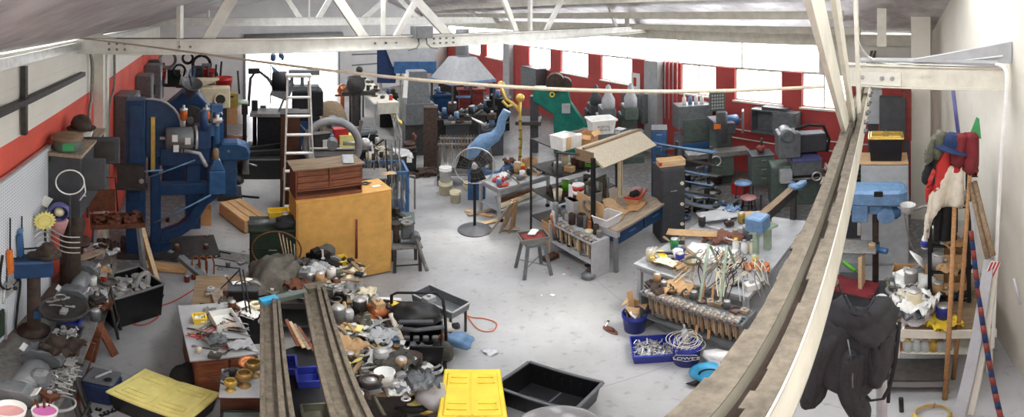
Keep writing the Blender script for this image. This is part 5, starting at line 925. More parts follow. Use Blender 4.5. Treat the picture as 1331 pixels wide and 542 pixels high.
t = T('hose_bundle', 'brown tangle of hose on top of the black litter bin', 'hose', PD(532, 11.6, .73), 0); pt(t, 'coil', B().ring((0, 0, .08), .14, .05, seg=16).ring((0, 0, .18), .12, .05, seg=16), 'brown_iron', bv=0); pt(t, 'end', B().tube([(.1, 0, .2), (.2, .05, .35), (.12, .1, .45)], .035), 'rust', bv=0)
fl = T('forge_hood', 'grey sheet metal forge flue with a white notice on its left face', 'hood', PD(541, 13.5, 0), face(541)+.2)
pt(fl, 'flue', B().box((0, 0, 2.25), (.75, .75, 1.0), taper=.75), 'machine_grey'); pt(fl, 'lower_box', B().box((.05, 0, 1.4), (.9, .8, .7)), 'machine_grey', bv=.02); pt(fl, 'notice', B().box((-.32, -.3, 2.3), (.3, .02, .75), (-.1, .15, .3)), 'paper', bv=0); pt(fl, 'pedestal', B().b(-.4, -.3, 0, .4, .3, 1.05), 'dark_steel')
h1 = T('spray_hood', 'overhead grey hood with a blue lower band left of the white pyramid hood', 'hood', PD(531, 16.5, 0), face(531)); pt(h1, 'canopy', B().prism([(-1.0, 3.6), (-.6, 2.55), (1.0, 2.55), (1.0, 3.6)], -.4, .6), 'light_grey'); pt(h1, 'band', B().b(-.55, -.45, 2.3, 1.05, .6, 2.75), 'machine_blue'); pt(h1, 'curtain', B().b(-1.2, -.3, 1.9, -.5, .5, 3.2), 'navy_fabric'); pt(h1, 'post', B().bar((-1.1, .4, 0), (-1.1, .4, 3.2), .1).bar((.95, .5, 0), (.95, .5, 2.6), .1).bar((-.3, .2, 0), (-.3, .2, 2.3), .08), 'bright_steel')
h2_ = T('forge_hood', 'big white and grey pyramid hood with a light blue lower edge over the forges', 'hood', PD(601, 15.5, 0), face(601))
mbp = B(); 
def frust(mb, x0, x1, y0, y1, za, X0, X1, Y0, Y1, zb):
    a_ = [mb.bm.verts.new(v) for v in ((x0, y0, za), (x1, y0, za), (x1, y1, za), (x0, y1, za))]; c_ = [mb.bm.verts.new(v) for v in ((X0, Y0, zb), (X1, Y0, zb), (X1, Y1, zb), (X0, Y1, zb))]
    mb.bm.faces.new(a_[::-1]); mb.bm.faces.new(c_)
    for i in range(4): mb.bm.faces.new((a_[i], a_[(i+1) % 4], c_[(i+1) % 4], c_[i]))
    return mb
h2_.rotation_euler.z = face(601) + .55
pt(h2_, 'canopy', frust(B(), -.9, .9, -.8, .8, 2.2, -.38, .38, -.35, .35, 3.0), 'light_grey'); pt(h2_, 'lower_edge', B().b(-.92, -.82, 2.1, .92, .82, 2.2), 'light_blue'); pt(h2_, 'flue', B().cyl((0, 0, 3.05), (0, 0, 4.0), .25), 'grey_paint')
for sx in (-1, 1):
    for sy in (-1, 1): pt(h2_, 'post', B().bar((sx*.86, sy*.76, 0), (sx*.86, sy*.76, 2.1), .06), 'dark_steel')
# gloomy forge area under the hoods
for i, (px, D_, w_, h_, c_) in enumerate(((505, 17, .8, 1.3, 'black_iron'), (548, 16.5, .9, 1.2, 'navy_fabric'), (570, 17.2, 1.0, 1.3, 'deep_blue'), (578, 14.6, .8, 1.0, 'dark_steel'), (594, 14.2, .9, .95, 'dark_grey'), (615, 14.8, .9, 1.05, 'dark_steel'), (632, 15.5, .8, 1.1, 'black_iron'), (612, 18, 1.2, 1.4, 'dull_red'), (640, 13.4, .7, .9, 'dark_grey'), (648, 16.5, 1.0, 1.3, 'black_iron'), (588, 19, 1.5, 1.6, 'dark_steel'))):
    t = T('steel_bench', ('black box bench by the blue hood post', 'navy covered bench behind the grey flue', 'blue bench under the pyramid hood edge', 'dark anvil table below the pyramid hood, left', 'wide dark table below the pyramid hood', 'dark table right of the pyramid hood centre', 'black table behind the blue swan neck machine', 'low red cabinet at the back of the forge area', 'grey table just left of the gold finials', 'black table at the back under the first column', 'long dark table at the very back')[i], 'bench', PD(px, D_, 0), face(px) + .1*(i % 3))
    pt(t, 'top', B().b(-w_/2, -.35, h_-.08, w_/2, .35, h_), 'steel' if i in (3, 4) else c_); pt(t, 'body', B().b(-w_*.42, -.28, 0, w_*.42, .28, h_-.08), c_)
    for k in range(3): knick(('block', 'can', 'ring')[k], PD(px, D_, h_ + .005) + Vector(((k-1)*.22, .05*k, 0)), i + k, ('iron block', 'pale can', 'iron ring')[k] + ' on the ' + ('black box bench', 'navy covered bench', 'blue bench', 'dark anvil table', 'wide dark table', 'dark table by the pyramid hood centre', 'black table behind the swan neck', 'red cabinet', 'grey table by the finials', 'black table under the column', 'long back table')[i], None, ('machine_grey', 'light_blue', 'brown_iron')[k], 2.4)
for i, (px, py, D_, c_) in enumerate(((602, 126, 15, 'light_blue'), (622, 158, 12.8, 'bright_steel'), (627, 163, 12.6, 'dark_steel'))):
    sheetp('steel_sheet', ('round pale blue pan lid hovering over the dark forge table', 'bright angled sheet plate beside the swan neck machine', 'dark bracket plate beneath the bright angled plate')[i], PD(px, D_, zat(py, D_)), face(px) + .4*i, .5, .16, c_, .01, 'sheet metal', tilt=(.3, .5 if i else 0))
t = T('stake_stand', 'thin dark stand carrying the bright angled plate in the forge area', 'stand', PD(624, 12.8, 0), 0); pt(t, 'post', B().cyl((0, 0, 0), (0, 0, 1.2), .04), 'dark_steel'); pt(t, 'foot', B().lathe([(.25, 0), (.25, .03), (.05, .06)]), 'dark_steel')
# tongs rack
tr = T('tongs_rack', 'steel rail rack on posts holding a dense row of pale tongs', 'rack', PD(604, 10.9, 0), face(604))
pt(tr, 'rail', B().b(-.68, -.3, 1.15, .68, -.25, 1.2).b(-.68, .25, 1.15, .68, .3, 1.2).b(-.68, -.3, .3, .68, -.25, .35), 'steel')
for sx in (-1, 1):
    for sy in (-1, 1): pt(tr, 'post', B().bar((sx*.66, sy*.27, 0), (sx*.66, sy*.27, 1.2), .05), 'dark_steel')
pt(tr, 'shelf', B().b(-.66, -.27, .3, .66, .27, .33), 'dark_steel')
for i in range(34):
    row = i % 2; x = -.62 + (i // 2) * .078; p = tr.location + Matrix.Rotation(tr.rotation_euler.z, 3, 'Z') @ Vector((x, -.32 if row == 0 else .2, 1.3))
    tongs('pair of rusty pale tongs hanging in the tongs rack', p, (PI + R.uniform(-.06, .06), R.uniform(-.05, .05), R.uniform(0, .6)), 'tongs in the tongs rack', .8, R.choice(('grey_wood', 'machine_grey', 'old_wood', 'steel')))
t = bucket('upper white plastic bucket stacked beside the tongs rack', PD(579, 10.1, .36), 'white_plastic', r=.15, h=.38, wire=False); bucket('lower dirty white bucket on the floor beside the tongs rack', PD(579, 10.1, 0), 'cream_plastic', r=.17, h=.34)
bucket('small stained pail behind the fan cage', PD(592, 9.6, 0), 'cream_plastic', r=.13, h=.3, wire=False)
for i, (px, py, c_) in enumerate(((544, 221, 'red'), (549, 225, 'pink'))): sheetp('floor_scrap', ('red paint splash rag' if i == 0 else 'pink scrap of paper') + ' on the open floor left of the fan', P(px, py, 0), .3, .35 - .15*i, .12, c_, .004, 'scrap')
fn = T('pedestal_fan', 'black pedestal fan with wire cage on a round grey base in mid floor', 'fan', P(617, 299, 0), face(617)); FZ = 1.52
pt(fn, 'base', B().lathe([(.33, 0), (.33, .02), (.28, .05), (.06, .09), (.04, .12)], seg=32), 'grey_plastic', label='round grey weighted base'); pt(fn, 'pole', B().cyl((0, 0, .1), (0, 0, FZ-.1), .028), 'black_iron')
cg = B()
for rr_ in (.37, .26, .12):
    for s in (-1, 1): cg.ring((0, s*.09*(1 - (rr_/.38)**2) - .08, FZ), rr_, .002, 'y', seg=36, rs=4)
for k in range(20):
    a = k/20*2*PI
    for s in (-1, 1): cg.tube([(.03*math.cos(a), s*.09 - .08, FZ+.03*math.sin(a)), (.2*math.cos(a), s*.068 - .08, FZ+.2*math.sin(a)), (.37*math.cos(a), -.08, FZ+.37*math.sin(a))], .0016, 4)
fr_ = pt(fn, 'cage', cg, 'steel', bv=0); pt(fr_, 'cage_rim', B().ring((0, -.08, FZ), .385, .012, 'y', seg=40), 'bright_steel', bv=0)
for k in range(3):
    a = .75 + k*2*PI/3; ux, uz = math.cos(a), math.sin(a); vx, vz = -uz, ux
    bl = B().sheet(1, 1, 4, 4, fn=lambda u, v, q: ((.06 + .27*u)*ux + (v-.5)*(.2+.1*u)*vx, -.1 + .05*(v-.5), FZ + (.06 + .27*u)*uz + (v-.5)*(.2+.1*u)*vz)); pt(fn, 'blade', bl, 'black_iron', bv=0)
pt(fn, 'hub', B().cyl((0, -.15, FZ), (0, .0, FZ), .055), 'bright_steel'); motor(fn, 'motor', (0, .12, FZ), .1, .12, (0, 1, 0), 'black_iron'); pt(fn, 'sign', B().box((0, .25, FZ+.12), (.01, .01, .01)), 'black_iron', bv=0)
bpy.data.objects.remove([o for o in fn.children if o.name.startswith('sign')][0])
# blue swan-neck machine and gold finials
sn = T('english_wheel', 'light blue swan neck machine frame rising behind the fan', 'machine', PD(645, 9.9, 0), face(645))
pt(sn, 'neck', B().tube([(-.5, 0, .9), (-.45, 0, 1.25), (-.26, 0, 1.5), (-.02, 0, 1.62), (.1, 0, 1.82), (.14, 0, 2.05), (.25, 0, 2.25)], [.2, .24, .2, .14, .11, .1, .1], 14), 'light_blue'); pt(sn, 'pedestal', B().b(-.65, -.2, 0, -.25, .2, .95), 'machine_blue'); pt(sn, 'lower_arm', B().tube([(-.5, 0, .6), (.1, 0, .6), (.35, 0, .9)], .13, 12), 'machine_blue')
gl = T('gold_sculpture', 'twisted gold metal sculpture with round balls atop the blue neck', 'sculpture', PD(660, 9.6, 0), face(660))
pt(gl, 'twisted_rod', B().tube([(.25, 0, .95), (.3, 0, 1.6), (.27, 0, 2.2), (.28, 0, 2.55)], .035), 'gold'); pt(gl, 'branch', B().tube([(.27, 0, 2.3), (.1, 0, 2.5), (-.05, 0, 2.6), (-.14, 0, 2.85)], .04).tube([(-.12, 0, 2.55), (.0, 0, 2.42), (.12, 0, 2.46)], .035), 'gold'); pt(gl, 'ball', B().sph((-.15, 0, 2.93), .085), 'gold'); pt(gl, 'ball', B().sph((.28, 0, 2.62), .1), 'gold'); pt(gl, 'foot', B().lathe([(.15, .0), (.15, .03), (.03, .06), (.03, .95)], (.25, 0, 0)), 'dark_steel')
for k in range(5): pt(gl, 'spiral_band', B().ring((.28, 0, 1.2 + k*.22), .038, .01, seg=10), 'black_iron', bv=0)
# grey cart with sticks
gb_, gm_, gw_, grz = bench('work_table', 'grey steel table on casters heaped with tools behind the fan', P(648, 290, 0), P(716, 268, 0), .75, .85, 'light_grey', 'light_grey', shelf=.28)
for x in (.08, gw_-.08): pt(gb_, 'caster', B().cyl((x, -.0, .04), (x, .05, .04), .045), 'black_rubber')
items = ('can', 'block', 'rag', 'coil', 'pliers', 'cup', 'ring', 'wrench', 'brush', 'can', 'rag', 'block', 'can', 'coil', 'file', 'cup')
cols_ = ('light_blue', 'steel', None, None, None, None, 'rust', None, None, 'yellow', 'red', 'machine_grey', 'dark_green', None, None, 'red')
spots_ = ('front left corner', 'left end', 'middle of the left end', 'left of centre', 'front centre', 'centre', 'back centre', 'right of centre', 'front right', 'right end', 'left front edge', 'back right corner', 'back left corner', 'far back edge', 'right front edge', 'middle back')
for i, k in enumerate(items): knick(k, on(gm_, .1 + (gw_-.2)*((i*5) % 16)/16, .12 + .5*((i*7) % 16)/16, .852), i, {'can': 'paint can', 'block': 'steel block', 'rag': 'shop rag', 'coil': 'wire coil', 'pliers': 'pliers', 'cup': 'plastic cup', 'ring': 'iron ring', 'wrench': 'wrench', 'brush': 'brush', 'file': 'file'}[k] + ' on the grey caster table, ' + spots_[i], 'tools on the grey caster table', cols_[i], 1.6)
carton('cardboard_box', 'tan cardboard box at the back of the grey caster table', on(gm_, gw_-.15, .55, .852), grz, .3, .22, .26, 'cardboard', 'box', open_=False)
carton('cardboard_box', 'flat open cardboard tray on the grey caster table', on(gm_, gw_-.25, .2, .852), grz + .3, .26, .2, .07, 'brown_paper', 'box', open_=False)
t = T('light_reflector', 'shallow white lamp reflector among the tools by the gold rod', 'lamp', on(gm_, .45, .45, .9), 0); pt(t, 'dish', B().lathe([(.03, .1), (.13, .02), (.15, 0), (.13, .0), (.02, .08)], seg=20), 'white_plastic'); pt(t, 'stem', B().cyl((0, 0, .08), (0, 0, .2), .02), 'steel')
solo('red_cloth', 'red rag hanging at the front left of the grey caster table', 'cloth', B().sheet(.26, .12, 6, 5, .02, .003, .03, 8), 'red', on(gm_, .15, .04, .86), grz, bv=0)
for i in range(3): plank('steel_pipe', ('pale bent pipe', 'rusty board', 'cream roll')[i] + ' on the lower shelf of the grey caster table', on(gm_, .1 + .1*i, .1 + .2*i, .36), on(gm_, gw_-.2, .2 + .18*i, .38), .09, .08, ('cream_plastic', 'brown_wood', 'light_grey')[i], 'bundle')
for i in range(11):
    q_ = P(636 + 3.2*i, 303 - (i % 4)*4, .02); plank('wooden_stick', 'long thin wooden stick leaning in a bundle on the grey table', q_, PD(664 + .9*i, 7.5 + .02*i, .95 + .03*(i % 3)), .03, .025, R.choice(('pine', 'light_wood', 'grey_wood', 'pole_wood')), 'stick', 'sticks leaning on the grey caster table')
for i, (a_, c_) in enumerate((((605, 273), (640, 281)), ((608, 279), (650, 270)), ((622, 292), (655, 283)), ((650, 297), (676, 298)))): plank('wood_offcut', ('leftmost board offcut', 'second board offcut', 'third board offcut', 'pale board offcut nearest the caster')[i] + ' on the floor behind the fan base', P(*a_, .02 + .01*i), P(*c_, .02 + .01*i), .12, .02, ('pine', 'grey_wood', 'light_wood', 'grey_wood')[i], 'board')
t = T('cooking_pot', 'old cream pot on the floor under the fan head', 'pot', P(612, 252, 0) + Vector((.1, .3, 0)), 0); pt(t, 'body', B().lathe([(.13, 0), (.17, .05), (.18, .2), (.16, .2), (0, .03)], seg=20), 'cream_plastic'); pt(t, 'rim', B().ring((0, 0, .2), .18, .01), 'rust', bv=0)
st_ = T('metal_stool', 'grey metal stool with splayed legs in mid floor holding the red filled tray', 'stool', P(693, 353, 0), face(693)+.35); SH = .68
pt(st_, 'seat', B().box((0, 0, SH), (.31, .31, .025)), 'machine_grey', bv=.01); pt(st_, 'skirt', B().b(-.15, -.155, SH-.06, .15, -.145, SH).b(-.15, .145, SH-.06, .15, .155, SH).b(-.155, -.15, SH-.06, -.145, .15, SH).b(.145, -.15, SH-.06, .155, .15, SH), 'machine_grey')
for sx in (-1, 1):
    for sy in (-1, 1): pt(st_, 'leg', B().bar((sx*.13, sy*.13, SH-.01), (sx*.215, sy*.215, 0), .055, .03), 'machine_grey')
pt(st_, 'brace', B().bar((-.18, -.18, .22), (.18, .18, .22), .014).bar((-.18, .18, .2), (.18, -.18, .2), .014), 'machine_grey')
tray('steel_tray', 'square steel tray on the grey stool', st_.location + Vector((0, 0, SH+.015)), face(693)+.3, .42, .3, .09, 'steel')
solo('red_paper', 'red and brown printed sheet lying in the stool tray', 'paper', B().sheet(.36, .24, 5, 5, .01, .003, 0, 4), 'dull_red', st_.location + Vector((0, 0, SH+.09)), face(693)+.3, bv=0)
sheetp('paper_sheet', 'white glossy sheet on the stool tray', st_.location + Vector((.05, .08, SH+.105)), .7, .22, .12, 'paper', .01)
t = T('wood_block', 'brown wooden block on the floor behind the stool', 'block', P(716, 337, 0), .2); pt(t, 'block', B().b(-.14, -.06, 0, .14, .08, .09), 'dark_wood'); pt(t, 'label_patch', B().b(-.1, -.062, .03, .1, -.06, .07), 'brown_iron', bv=0)
for i, (px, py, c_, s_) in enumerate(((733, 357, 'paper', .05), (704, 384, 'paper', .03), (718, 384, 'paper', .07), (738, 349, 'pink', .06), (756, 480-150, 'paper', .02), (637, 458, 'bag_clear', .16))): sheetp('paper_scrap', ('white paper scrap near the round oil can', 'tiny white scrap in mid floor', 'small white square scrap in mid floor', 'pink scrap beside the stool', 'tiny scrap behind the hammer rack', 'crumpled clear plastic scrap above the yellow tote')[i], P(px, py, .003), i, s_, s_*.8, c_, .004 if i < 5 else .04, 'scrap')
def rack_of_hammers(label, a, c, h, depth, n, group, hlabel, mat, rows=2, drop=.06, seed=0):
    """a, c floor points of the front left and front right end panels"""
    q = random.Random(seed); rz = ang(a, c); w = (c - a).length; m = ML(Vector((a.x, a.y, 0)), rz)
    t = T('hammer_stand', label, 'stand', (a.x, a.y, 0), rz)
    for x in (0, w-.03): pt(t, 'end_panel', B().b(x, 0, 0, x+.03, depth, h), mat)
    pt(t, 'rail', B().b(.03, .0, h-.05, w-.03, .02, h-.01).b(.03, .1, h-.05, w-.03, .12, h-.01), mat); pt(t, 'top_shelf', B().b(.03, .14, h-.03, w-.03, depth, h), mat); pt(t, 'lower_shelf', B().b(.03, .02, h*.38, w-.03, depth, h*.38+.02), mat)
    pro = {}
    for i in range(n):
        x = .06 + (w-.12)*(i+.5)/n; y = .06 + (.0 if i % 2 else .012); pos = on(m, x, y, h+.012 + q.uniform(0, .012)); k = i % 4
        if k not in pro: pro[k] = hammer('hammer', hlabel, pos, rz + PI/2 + q.uniform(-.15, .15), group, .28 + .04*k, .017 + .003*k, .1 + .012*k, ('bright_steel', 'light_grey', 'machine_grey', 'grey_wood')[k], ('handle_wood', 'grey_wood', 'light_wood', 'old_wood')[k], tilt=.0)
        else: dup(pro[k], pos, rz + PI/2 + q.uniform(-.15, .15))
    return t, m, w, rz
hs, hm, hw, hrz = rack_of_hammers('light grey hammer stand with open shelf in front of the blue bench', Vector((3.84, 6.05, 0)), Vector((3.9, 4.95, 0)), .76, .36, 17, 'hammers on the light grey stand', 'ball hammer with wooden handle hanging in the light grey stand', 'light_grey', seed=2)
for i, (x, y, r_, h_, c_) in enumerate(((.12, .26, .05, .2, 'steel'), (.35, .22, .06, .22, 'brown_iron'), (.5, .3, .08, .24, 'dark_steel'), (.62, .28, .04, .26, 'machine_grey'), (.78, .22, .07, .05, 'cream_plastic'), (.9, .26, .045, .2, 'brown_iron'), (1.0, .24, .05, .14, 'steel'), (.72, .3, .05, .2, 'copper'))):
    solo('stake_tool', ('grey stake tool at the far end of the light grey stand', 'brown stake with two prongs on the light grey stand', 'big round dark mandrel on the light grey stand', 'slim tall stake on the light grey stand', 'low round pale dish on the light grey stand', 'brown cylinder stake near the clear tub', 'bright cylinder at the near end of the light grey stand', 'coppery canister on the light grey stand')[i], 'stake', B().lathe([(r_, 0), (r_, h_*.9), (r_*.8, h_), (r_*.5, h_), (r_*.5, h_*.9), (0, h_*.9)], seg=16), c_, on(hm, x, y, .765), 0)
for i in range(5): knick(('ring', 'block', 'can', 'coil', 'block')[i], on(hm, .15 + .2*i, .18, .315), i, ('iron ring', 'dark block', 'small can', 'wire coil', 'brown block')[i] + ' on the lower shelf of the light grey hammer stand', None, ('dark_steel', 'black_iron', 'cream_plastic', 'steel', 'brown_iron')[i], 1.6)
t = T('oil_can', 'round bellied grey oil can on the floor by the hammer stand', 'oil can', P(765, 361, 0), 0); pt(t, 'body', B().lathe([(.09, 0), (.11, .02), (.11, .08), (.06, .12), (.03, .13), (.03, .16)], seg=22), 'machine_grey'); pt(t, 'cap', B().lathe([(.04, .16), (.04, .19), (0, .2)], seg=14), 'brown_iron'); pt(t, 'handle', B().ring((0, 0, .15), .07, .006, 'y', arc=(0, PI)), 'steel', bv=0)
for i, (h_, r_) in enumerate(((.85, .05), (.7, .03), (.6, .02))): rod('sledge_hammer' if not i else 'long_bar', ('long grey headed bar standing at the far end of the hammer stand', 'thin bar leaning at the far end of the hammer stand', 'short bar leaning at the far end of the hammer stand')[i], 'bar', P(721 + 3*i, 325, .02), PD(722 - 3*i, 7.0, h_ + .35), r_, ('machine_grey', 'bright_steel', 'copper')[i])
wbn, wm2, ww2, wr2 = bench('workbench', 'wooden topped workbench with blue drawer fronts in the middle right', Vector((4.3, 4.86, 0)), Vector((5.76, 5.14, 0)), 1.15, .92, 'grey_wood', 'grey_paint', shelf=0)
for i in range(2): dr = pt(wbn, 'drawer', B().b(.06 + i*.7, -.01, .62, .72 + i*.7, .4, .86), 'deep_blue'); pt(dr, 'handle', B().b(.3 + i*.7, -.03, .75, .48 + i*.7, -.01, .77), 'machine_blue', bv=0)
pt(wbn, 'grey_end', B().b(-.03, -.03, .78, .05, 1.1, .9), 'light_grey')
t = T('plastic_tub', 'clear plastic tub on the near corner of the blue fronted bench', 'tub', on(wm2, .12, .28, .925), wr2); pt(t, 'body', B().tray(.34, .26, .17, .006, 1.15), 'clear_plastic', bv=0); pt(t, 'rim', B().bar((-.2, -.15, .17), (.2, -.15, .17), .02, .012).bar((-.2, .15, .17), (.2, .15, .17), .02, .012).bar((-.2, -.15, .17), (-.2, .15, .17), .02, .012).bar((.2, -.15, .17), (.2, .15, .17), .02, .012), 'white_plastic', bv=0)
t = T('pegged_board', 'tan plywood board with a grey clamp drawn on it, standing on the hammer stand', 'board', on(hm, 0, .37, .77), hrz); pt(t, 'board', B().box((.58, .0, .36), (.74, .02, .46), (0, .1, 0)), 'tan'); pt(t, 'clamp', B().ring((.6, -.03, .42), .1, .022, 'y', arc=(.6, 5.2)), 'machine_grey', bv=0); pt(t, 'white_strip', B().box((.14, .0, .36), (.12, .03, .62)), 'white_plastic')
for i, (u, v, w_, d_, rr_, c_, z_) in enumerate(((.5, .4, .5, .35, .3, 'brown_paper', .93), (.75, .65, .5, .4, .9, 'brown_paper', .95), (.95, .3, .5, .26, .2, 'cardboard', .94), (.5, .75, .4, .3, 1.2, 'tan', .97), (.3, .55, .3, .2, .1, 'old_wood', .94))):
    sheetp('cardboard_sheet', ('tan paper sheet over the bench by the clear tub', 'crumpled brown sheet rising in the middle of the bench', 'cardboard drooping over the right front bench edge', 'upright brown sheet at the back of the blue fronted bench', 'small dusty board on the blue fronted bench')[i], on(wm2, u, v, z_), wr2 + rr_, w_, d_, c_, .02, 'cardboard', tilt=(.35 if i in (1, 3) else 0, 0), seed=i)
t = T('tool_bag', 'open bag with red edging and tools on the right of the blue fronted bench', 'bag', on(wm2, 1.15, .45, .94), wr2 + .3); pt(t, 'body', B().tray(.42, .22, .14, .02, 1.15), 'tan'); pt(t, 'trim', B().bar((-.24, -.13, .15), (.24, -.13, .15), .04, .04).bar((-.24, -.13, .15), (-.24, .13, .15), .04, .04), 'red'); pt(t, 'pouch', B().blob((-.12, 0, .2), .1, (1.1, .8, .7), .3, 4, 2), 'black_fabric', bv=0); pt(t, 'pink_cloth', B().blob((.12, .03, .18), .11, (1.1, .8, .6), .3, 6, 2), 'pink', bv=0)
t = T('square_tube', 'slim cream upright with dark slot standing at the bench back, holding the long hood', 'post', on(wm2, 1.15, .8, .92), wr2); pt(t, 'tube', B().b(-.04, -.03, 0, .04, .03, 1.22), 'cream_plastic'); pt(t, 'slot', B().b(-.008, -.034, .05, .008, -.03, 1.2), 'brown_wood', bv=0)
lh = T('strip_light_hood', 'long cream sheet metal lamp hood over the blue fronted bench', 'lamp hood', on(wm2, .0, .55, 2.14), wr2)
pt(lh, 'hood', B().prism([(-.3, -.12), (.05, .1), (.3, .1), (.34, .06), (.1, .06), (-.28, -.15)], 0, 1.55, 'yz'), 'rope'); pt(lh, 'end_plate', B().b(-.015, -.1, -.1, 0, .3, .1), 'old_wood'); pt(lh, 'top_strip', B().b(0, .1, .1, 1.55, .16, .14), 'old_wood')
pt(lh, 'bracket', B().cyl((0, .2, 0), (-.15, .6, -.02), .02), 'dark_steel')
bk2 = T('stake_rack', 'row of dark stakes and spools standing at the back of the blue fronted bench', 'tools', on(wm2, .1, .95, .92), wr2); pt(bk2, 'board', B().b(0, .05, 0, .9, .08, .5), 'olive_grey'); pt(bk2, 'rail', B().b(0, -.02, .3, .9, .05, .33), 'old_wood')
for i in range(9): solo('stake', 'iron stake tool standing against the bench back board', 'stake', B().lathe([(.03, 0), (.04, .1), (.02, .2), (.045, .3), (.03, .42 + .03*(i % 3)), (0, .44)], seg=10), ('olive_grey', 'brown_iron', 'machine_grey')[i % 3], on(wm2, .14 + .095*i, .9, .925), 0, 'stakes at the bench back board')
# rack with baskets
sr = shelving('storage_rack', 'dark metal rack with cluttered shelves, white tubs and basket on top', (4.85, 6.72, 0), .05, 1.45, .85, (.35, .95, 1.5, 2.06), 'dark_steel', .035)
RM = ML(Vector((4.85, 6.72, 0)), .05)
t = T('black_post', 'slim black upright standing in front of the storage rack', 'post', PD(771, 6.75, 0), 0); pt(t, 'post', B().b(-.03, -.03, 0, .03, .03, 2.15), 'black_iron'); pt(t, 'foot', B().b(-.1, -.1, 0, .1, .1, .02), 'black_iron')
pB = lambda px, py, z: P(px, py, z)
t = T('storage_bin', 'white box with a brown patch holding papers at the left end of the rack top', 'box', P(733, 192, 2.065), .2); pt(t, 'body', B().tray(.36, .3, .26, .01, 1.1), 'white_plastic', bv=0); pt(t, 'label_patch', B().box((-.05, -.17, .13), (.1, .01, .24)), 'tan', bv=0); pt(t, 'paper', B().blob((0, 0, .22), .12, (1.1, .9, .3), .4, 2, 2), 'paper', bv=0)
solo('paper_roll', 'white paper roll standing at the right of the white box on the rack', 'roll', B().lathe([(.05, -.08), (.055, .22), (.06, .24), (0, .24)], seg=16), 'white_plastic', P(752, 196, 2.065) + Vector((0, 0, .08)), 0)
carton('cardboard_box', 'open cardboard box between the white box and the white basket', P(764, 186, 2.065), .5, .32, .28, .2, 'cardboard')
t = T('mail_basket', 'white slatted plastic basket with blue lettering on top of the rack', 'basket', P(781, 172, 2.065), -.35); bm_ = B().tray(.42, .34, .3, .01, 1.22)
pt(t, 'body', bm_, 'white_plastic', bv=0); pt(t, 'rim', B().bar((-.27, -.22, .3), (.27, -.22, .3), .03).bar((-.27, .22, .3), (.27, .22, .3), .03).bar((-.27, -.22, .3), (-.27, .22, .3), .03).bar((.27, -.22, .3), (.27, .22, .3), .03), 'white_plastic', bv=0)
def text(root, name, s, size, pos, rot, mat):
    c = bpy.data.curves.new(name, 'FONT'); c.body = s; c.size = size; c.extrude = .001; c.align_x = 'CENTER'; c.materials.append(M(mat)); o = bpy.data.objects.new(name, c); COL.objects.link(o); o.parent = root; o.location = pos; o.rotation_euler = rot
    bpy.context.view_layer.update(); me = bpy.data.meshes.new_from_object(o); q = bpy.data.objects.new(name, me); COL.objects.link(q); q.parent = root; q.location = pos; q.rotation_euler = rot; bpy.data.objects.remove(o); return q
text(t, 'lettering', 'POSTAL', .075, (0, -.192, .14), (PI/2 + .1, 0, 0), 'navy_fabric'); text(t, 'lettering', 'SERVICE', .075, (0, -.185, .07), (PI/2 + .1, 0, 0), 'navy_fabric')
sheetp('paper_sheet', 'grey sheet lying beside the white basket on the rack top', P(806, 168, 2.07), .3, .2, .2, 'light_grey', .005)
kinds = ('can', 'block', 'coil', 'cup', 'rag', 'ring', 'can', 'brush', 'block', 'can')
names_k = {'can': 'can', 'block': 'iron block', 'coil': 'wire coil', 'cup': 'plastic cup', 'rag': 'rag', 'ring': 'iron ring', 'brush': 'brush'}
for s_i, z_ in enumerate((.352, .952, 1.502)):
    for i in range(10):
        k = kinds[(i + s_i*3) % 10]; knick(k, on(RM, -.62 + .135*i, -.3 + .3*(i % 2), z_), i, names_k[k] + ' on the ' + ('lowest', 'middle', 'upper')[s_i] + ' shelf of the cluttered storage rack', 'clutter on the %s rack shelf' % ('lowest', 'middle', 'upper')[s_i], ('lime', 'cream_plastic', 'machine_grey', 'white_plastic', 'brown_iron', 'dark_steel', 'olive_grey', 'rust', 'tan', 'light_blue')[(i*3 + s_i) % 10], 2.2)
t = bucket('red and white paint bucket on the bench beside the black upright', on(wm2, .17, .95, 1.21), 'red', r=.1, h=.24, wire=False); pt(t, 'lid', B().lathe([(.105, .24), (.105, .27), (0, .27)], seg=20), 'white_plastic'); pt(t, 'white_label', B().lathe([(.1, .08), (.102, .15)], seg=20), 'paper', bv=0)
for i, (px, D_, w_, h_, c_) in enumerate(((.17, .95, .36, .28, 'light_grey'), (.52, .95, .26, .3, 'grey_paint'), (.05, 1.45, .3, .6, 'cardboard'))):
    t = T('metal_box', ('pale grey metal box under the red paint bucket', 'grey open box right of the black upright', 'brown box at the left foot of the storage rack')[i], 'box', on(wm2, px, D_, .925 if i < 2 else 0), 0); pt(t, 'body', B().b(-w_/2, -.12, 0, w_/2, .12, h_), c_); pt(t, 'lid', B().b(-w_/2-.01, -.13, h_-.04, w_/2+.01, .13, h_), c_)
# dark cabinet and bar rack, drawers
dc = cabinet('filing_cabinet', 'tall dark grey cabinet with round knobs beside the blue fronted bench', PD(869, 7.9, 0), face(869) + .35, .46, .5, 1.62, 'dark_grey', 1, 1, 'dark_grey', part='door'); dc_ = dc.location
for k in range(3): pt(dc, 'knob', B().cyl((.16, -.29, .4 + .45*k), (.16, -.25, .4 + .45*k), .035), 'cream_plastic', bv=0)
t = T('wooden_tray', 'pale wooden tray box on top of the tall dark cabinet', 'tray', dc_ + Vector((0, -.05, 1.63)), face(869) + .3); pt(t, 'body', B().tray(.5, .24, .12, .015), 'light_wood', bv=0); pt(t, 'tape', B().b(-.26, -.125, .03, -.2, -.12, .1), 'red', bv=0)
bl_ = cabinet('drawer_unit', 'blue drawer unit with bright handles behind the tall dark cabinet', PD(857, 9.3, 0), face(857), .34, .5, 2.0, 'dark_grey', 7, 1, 'machine_blue')
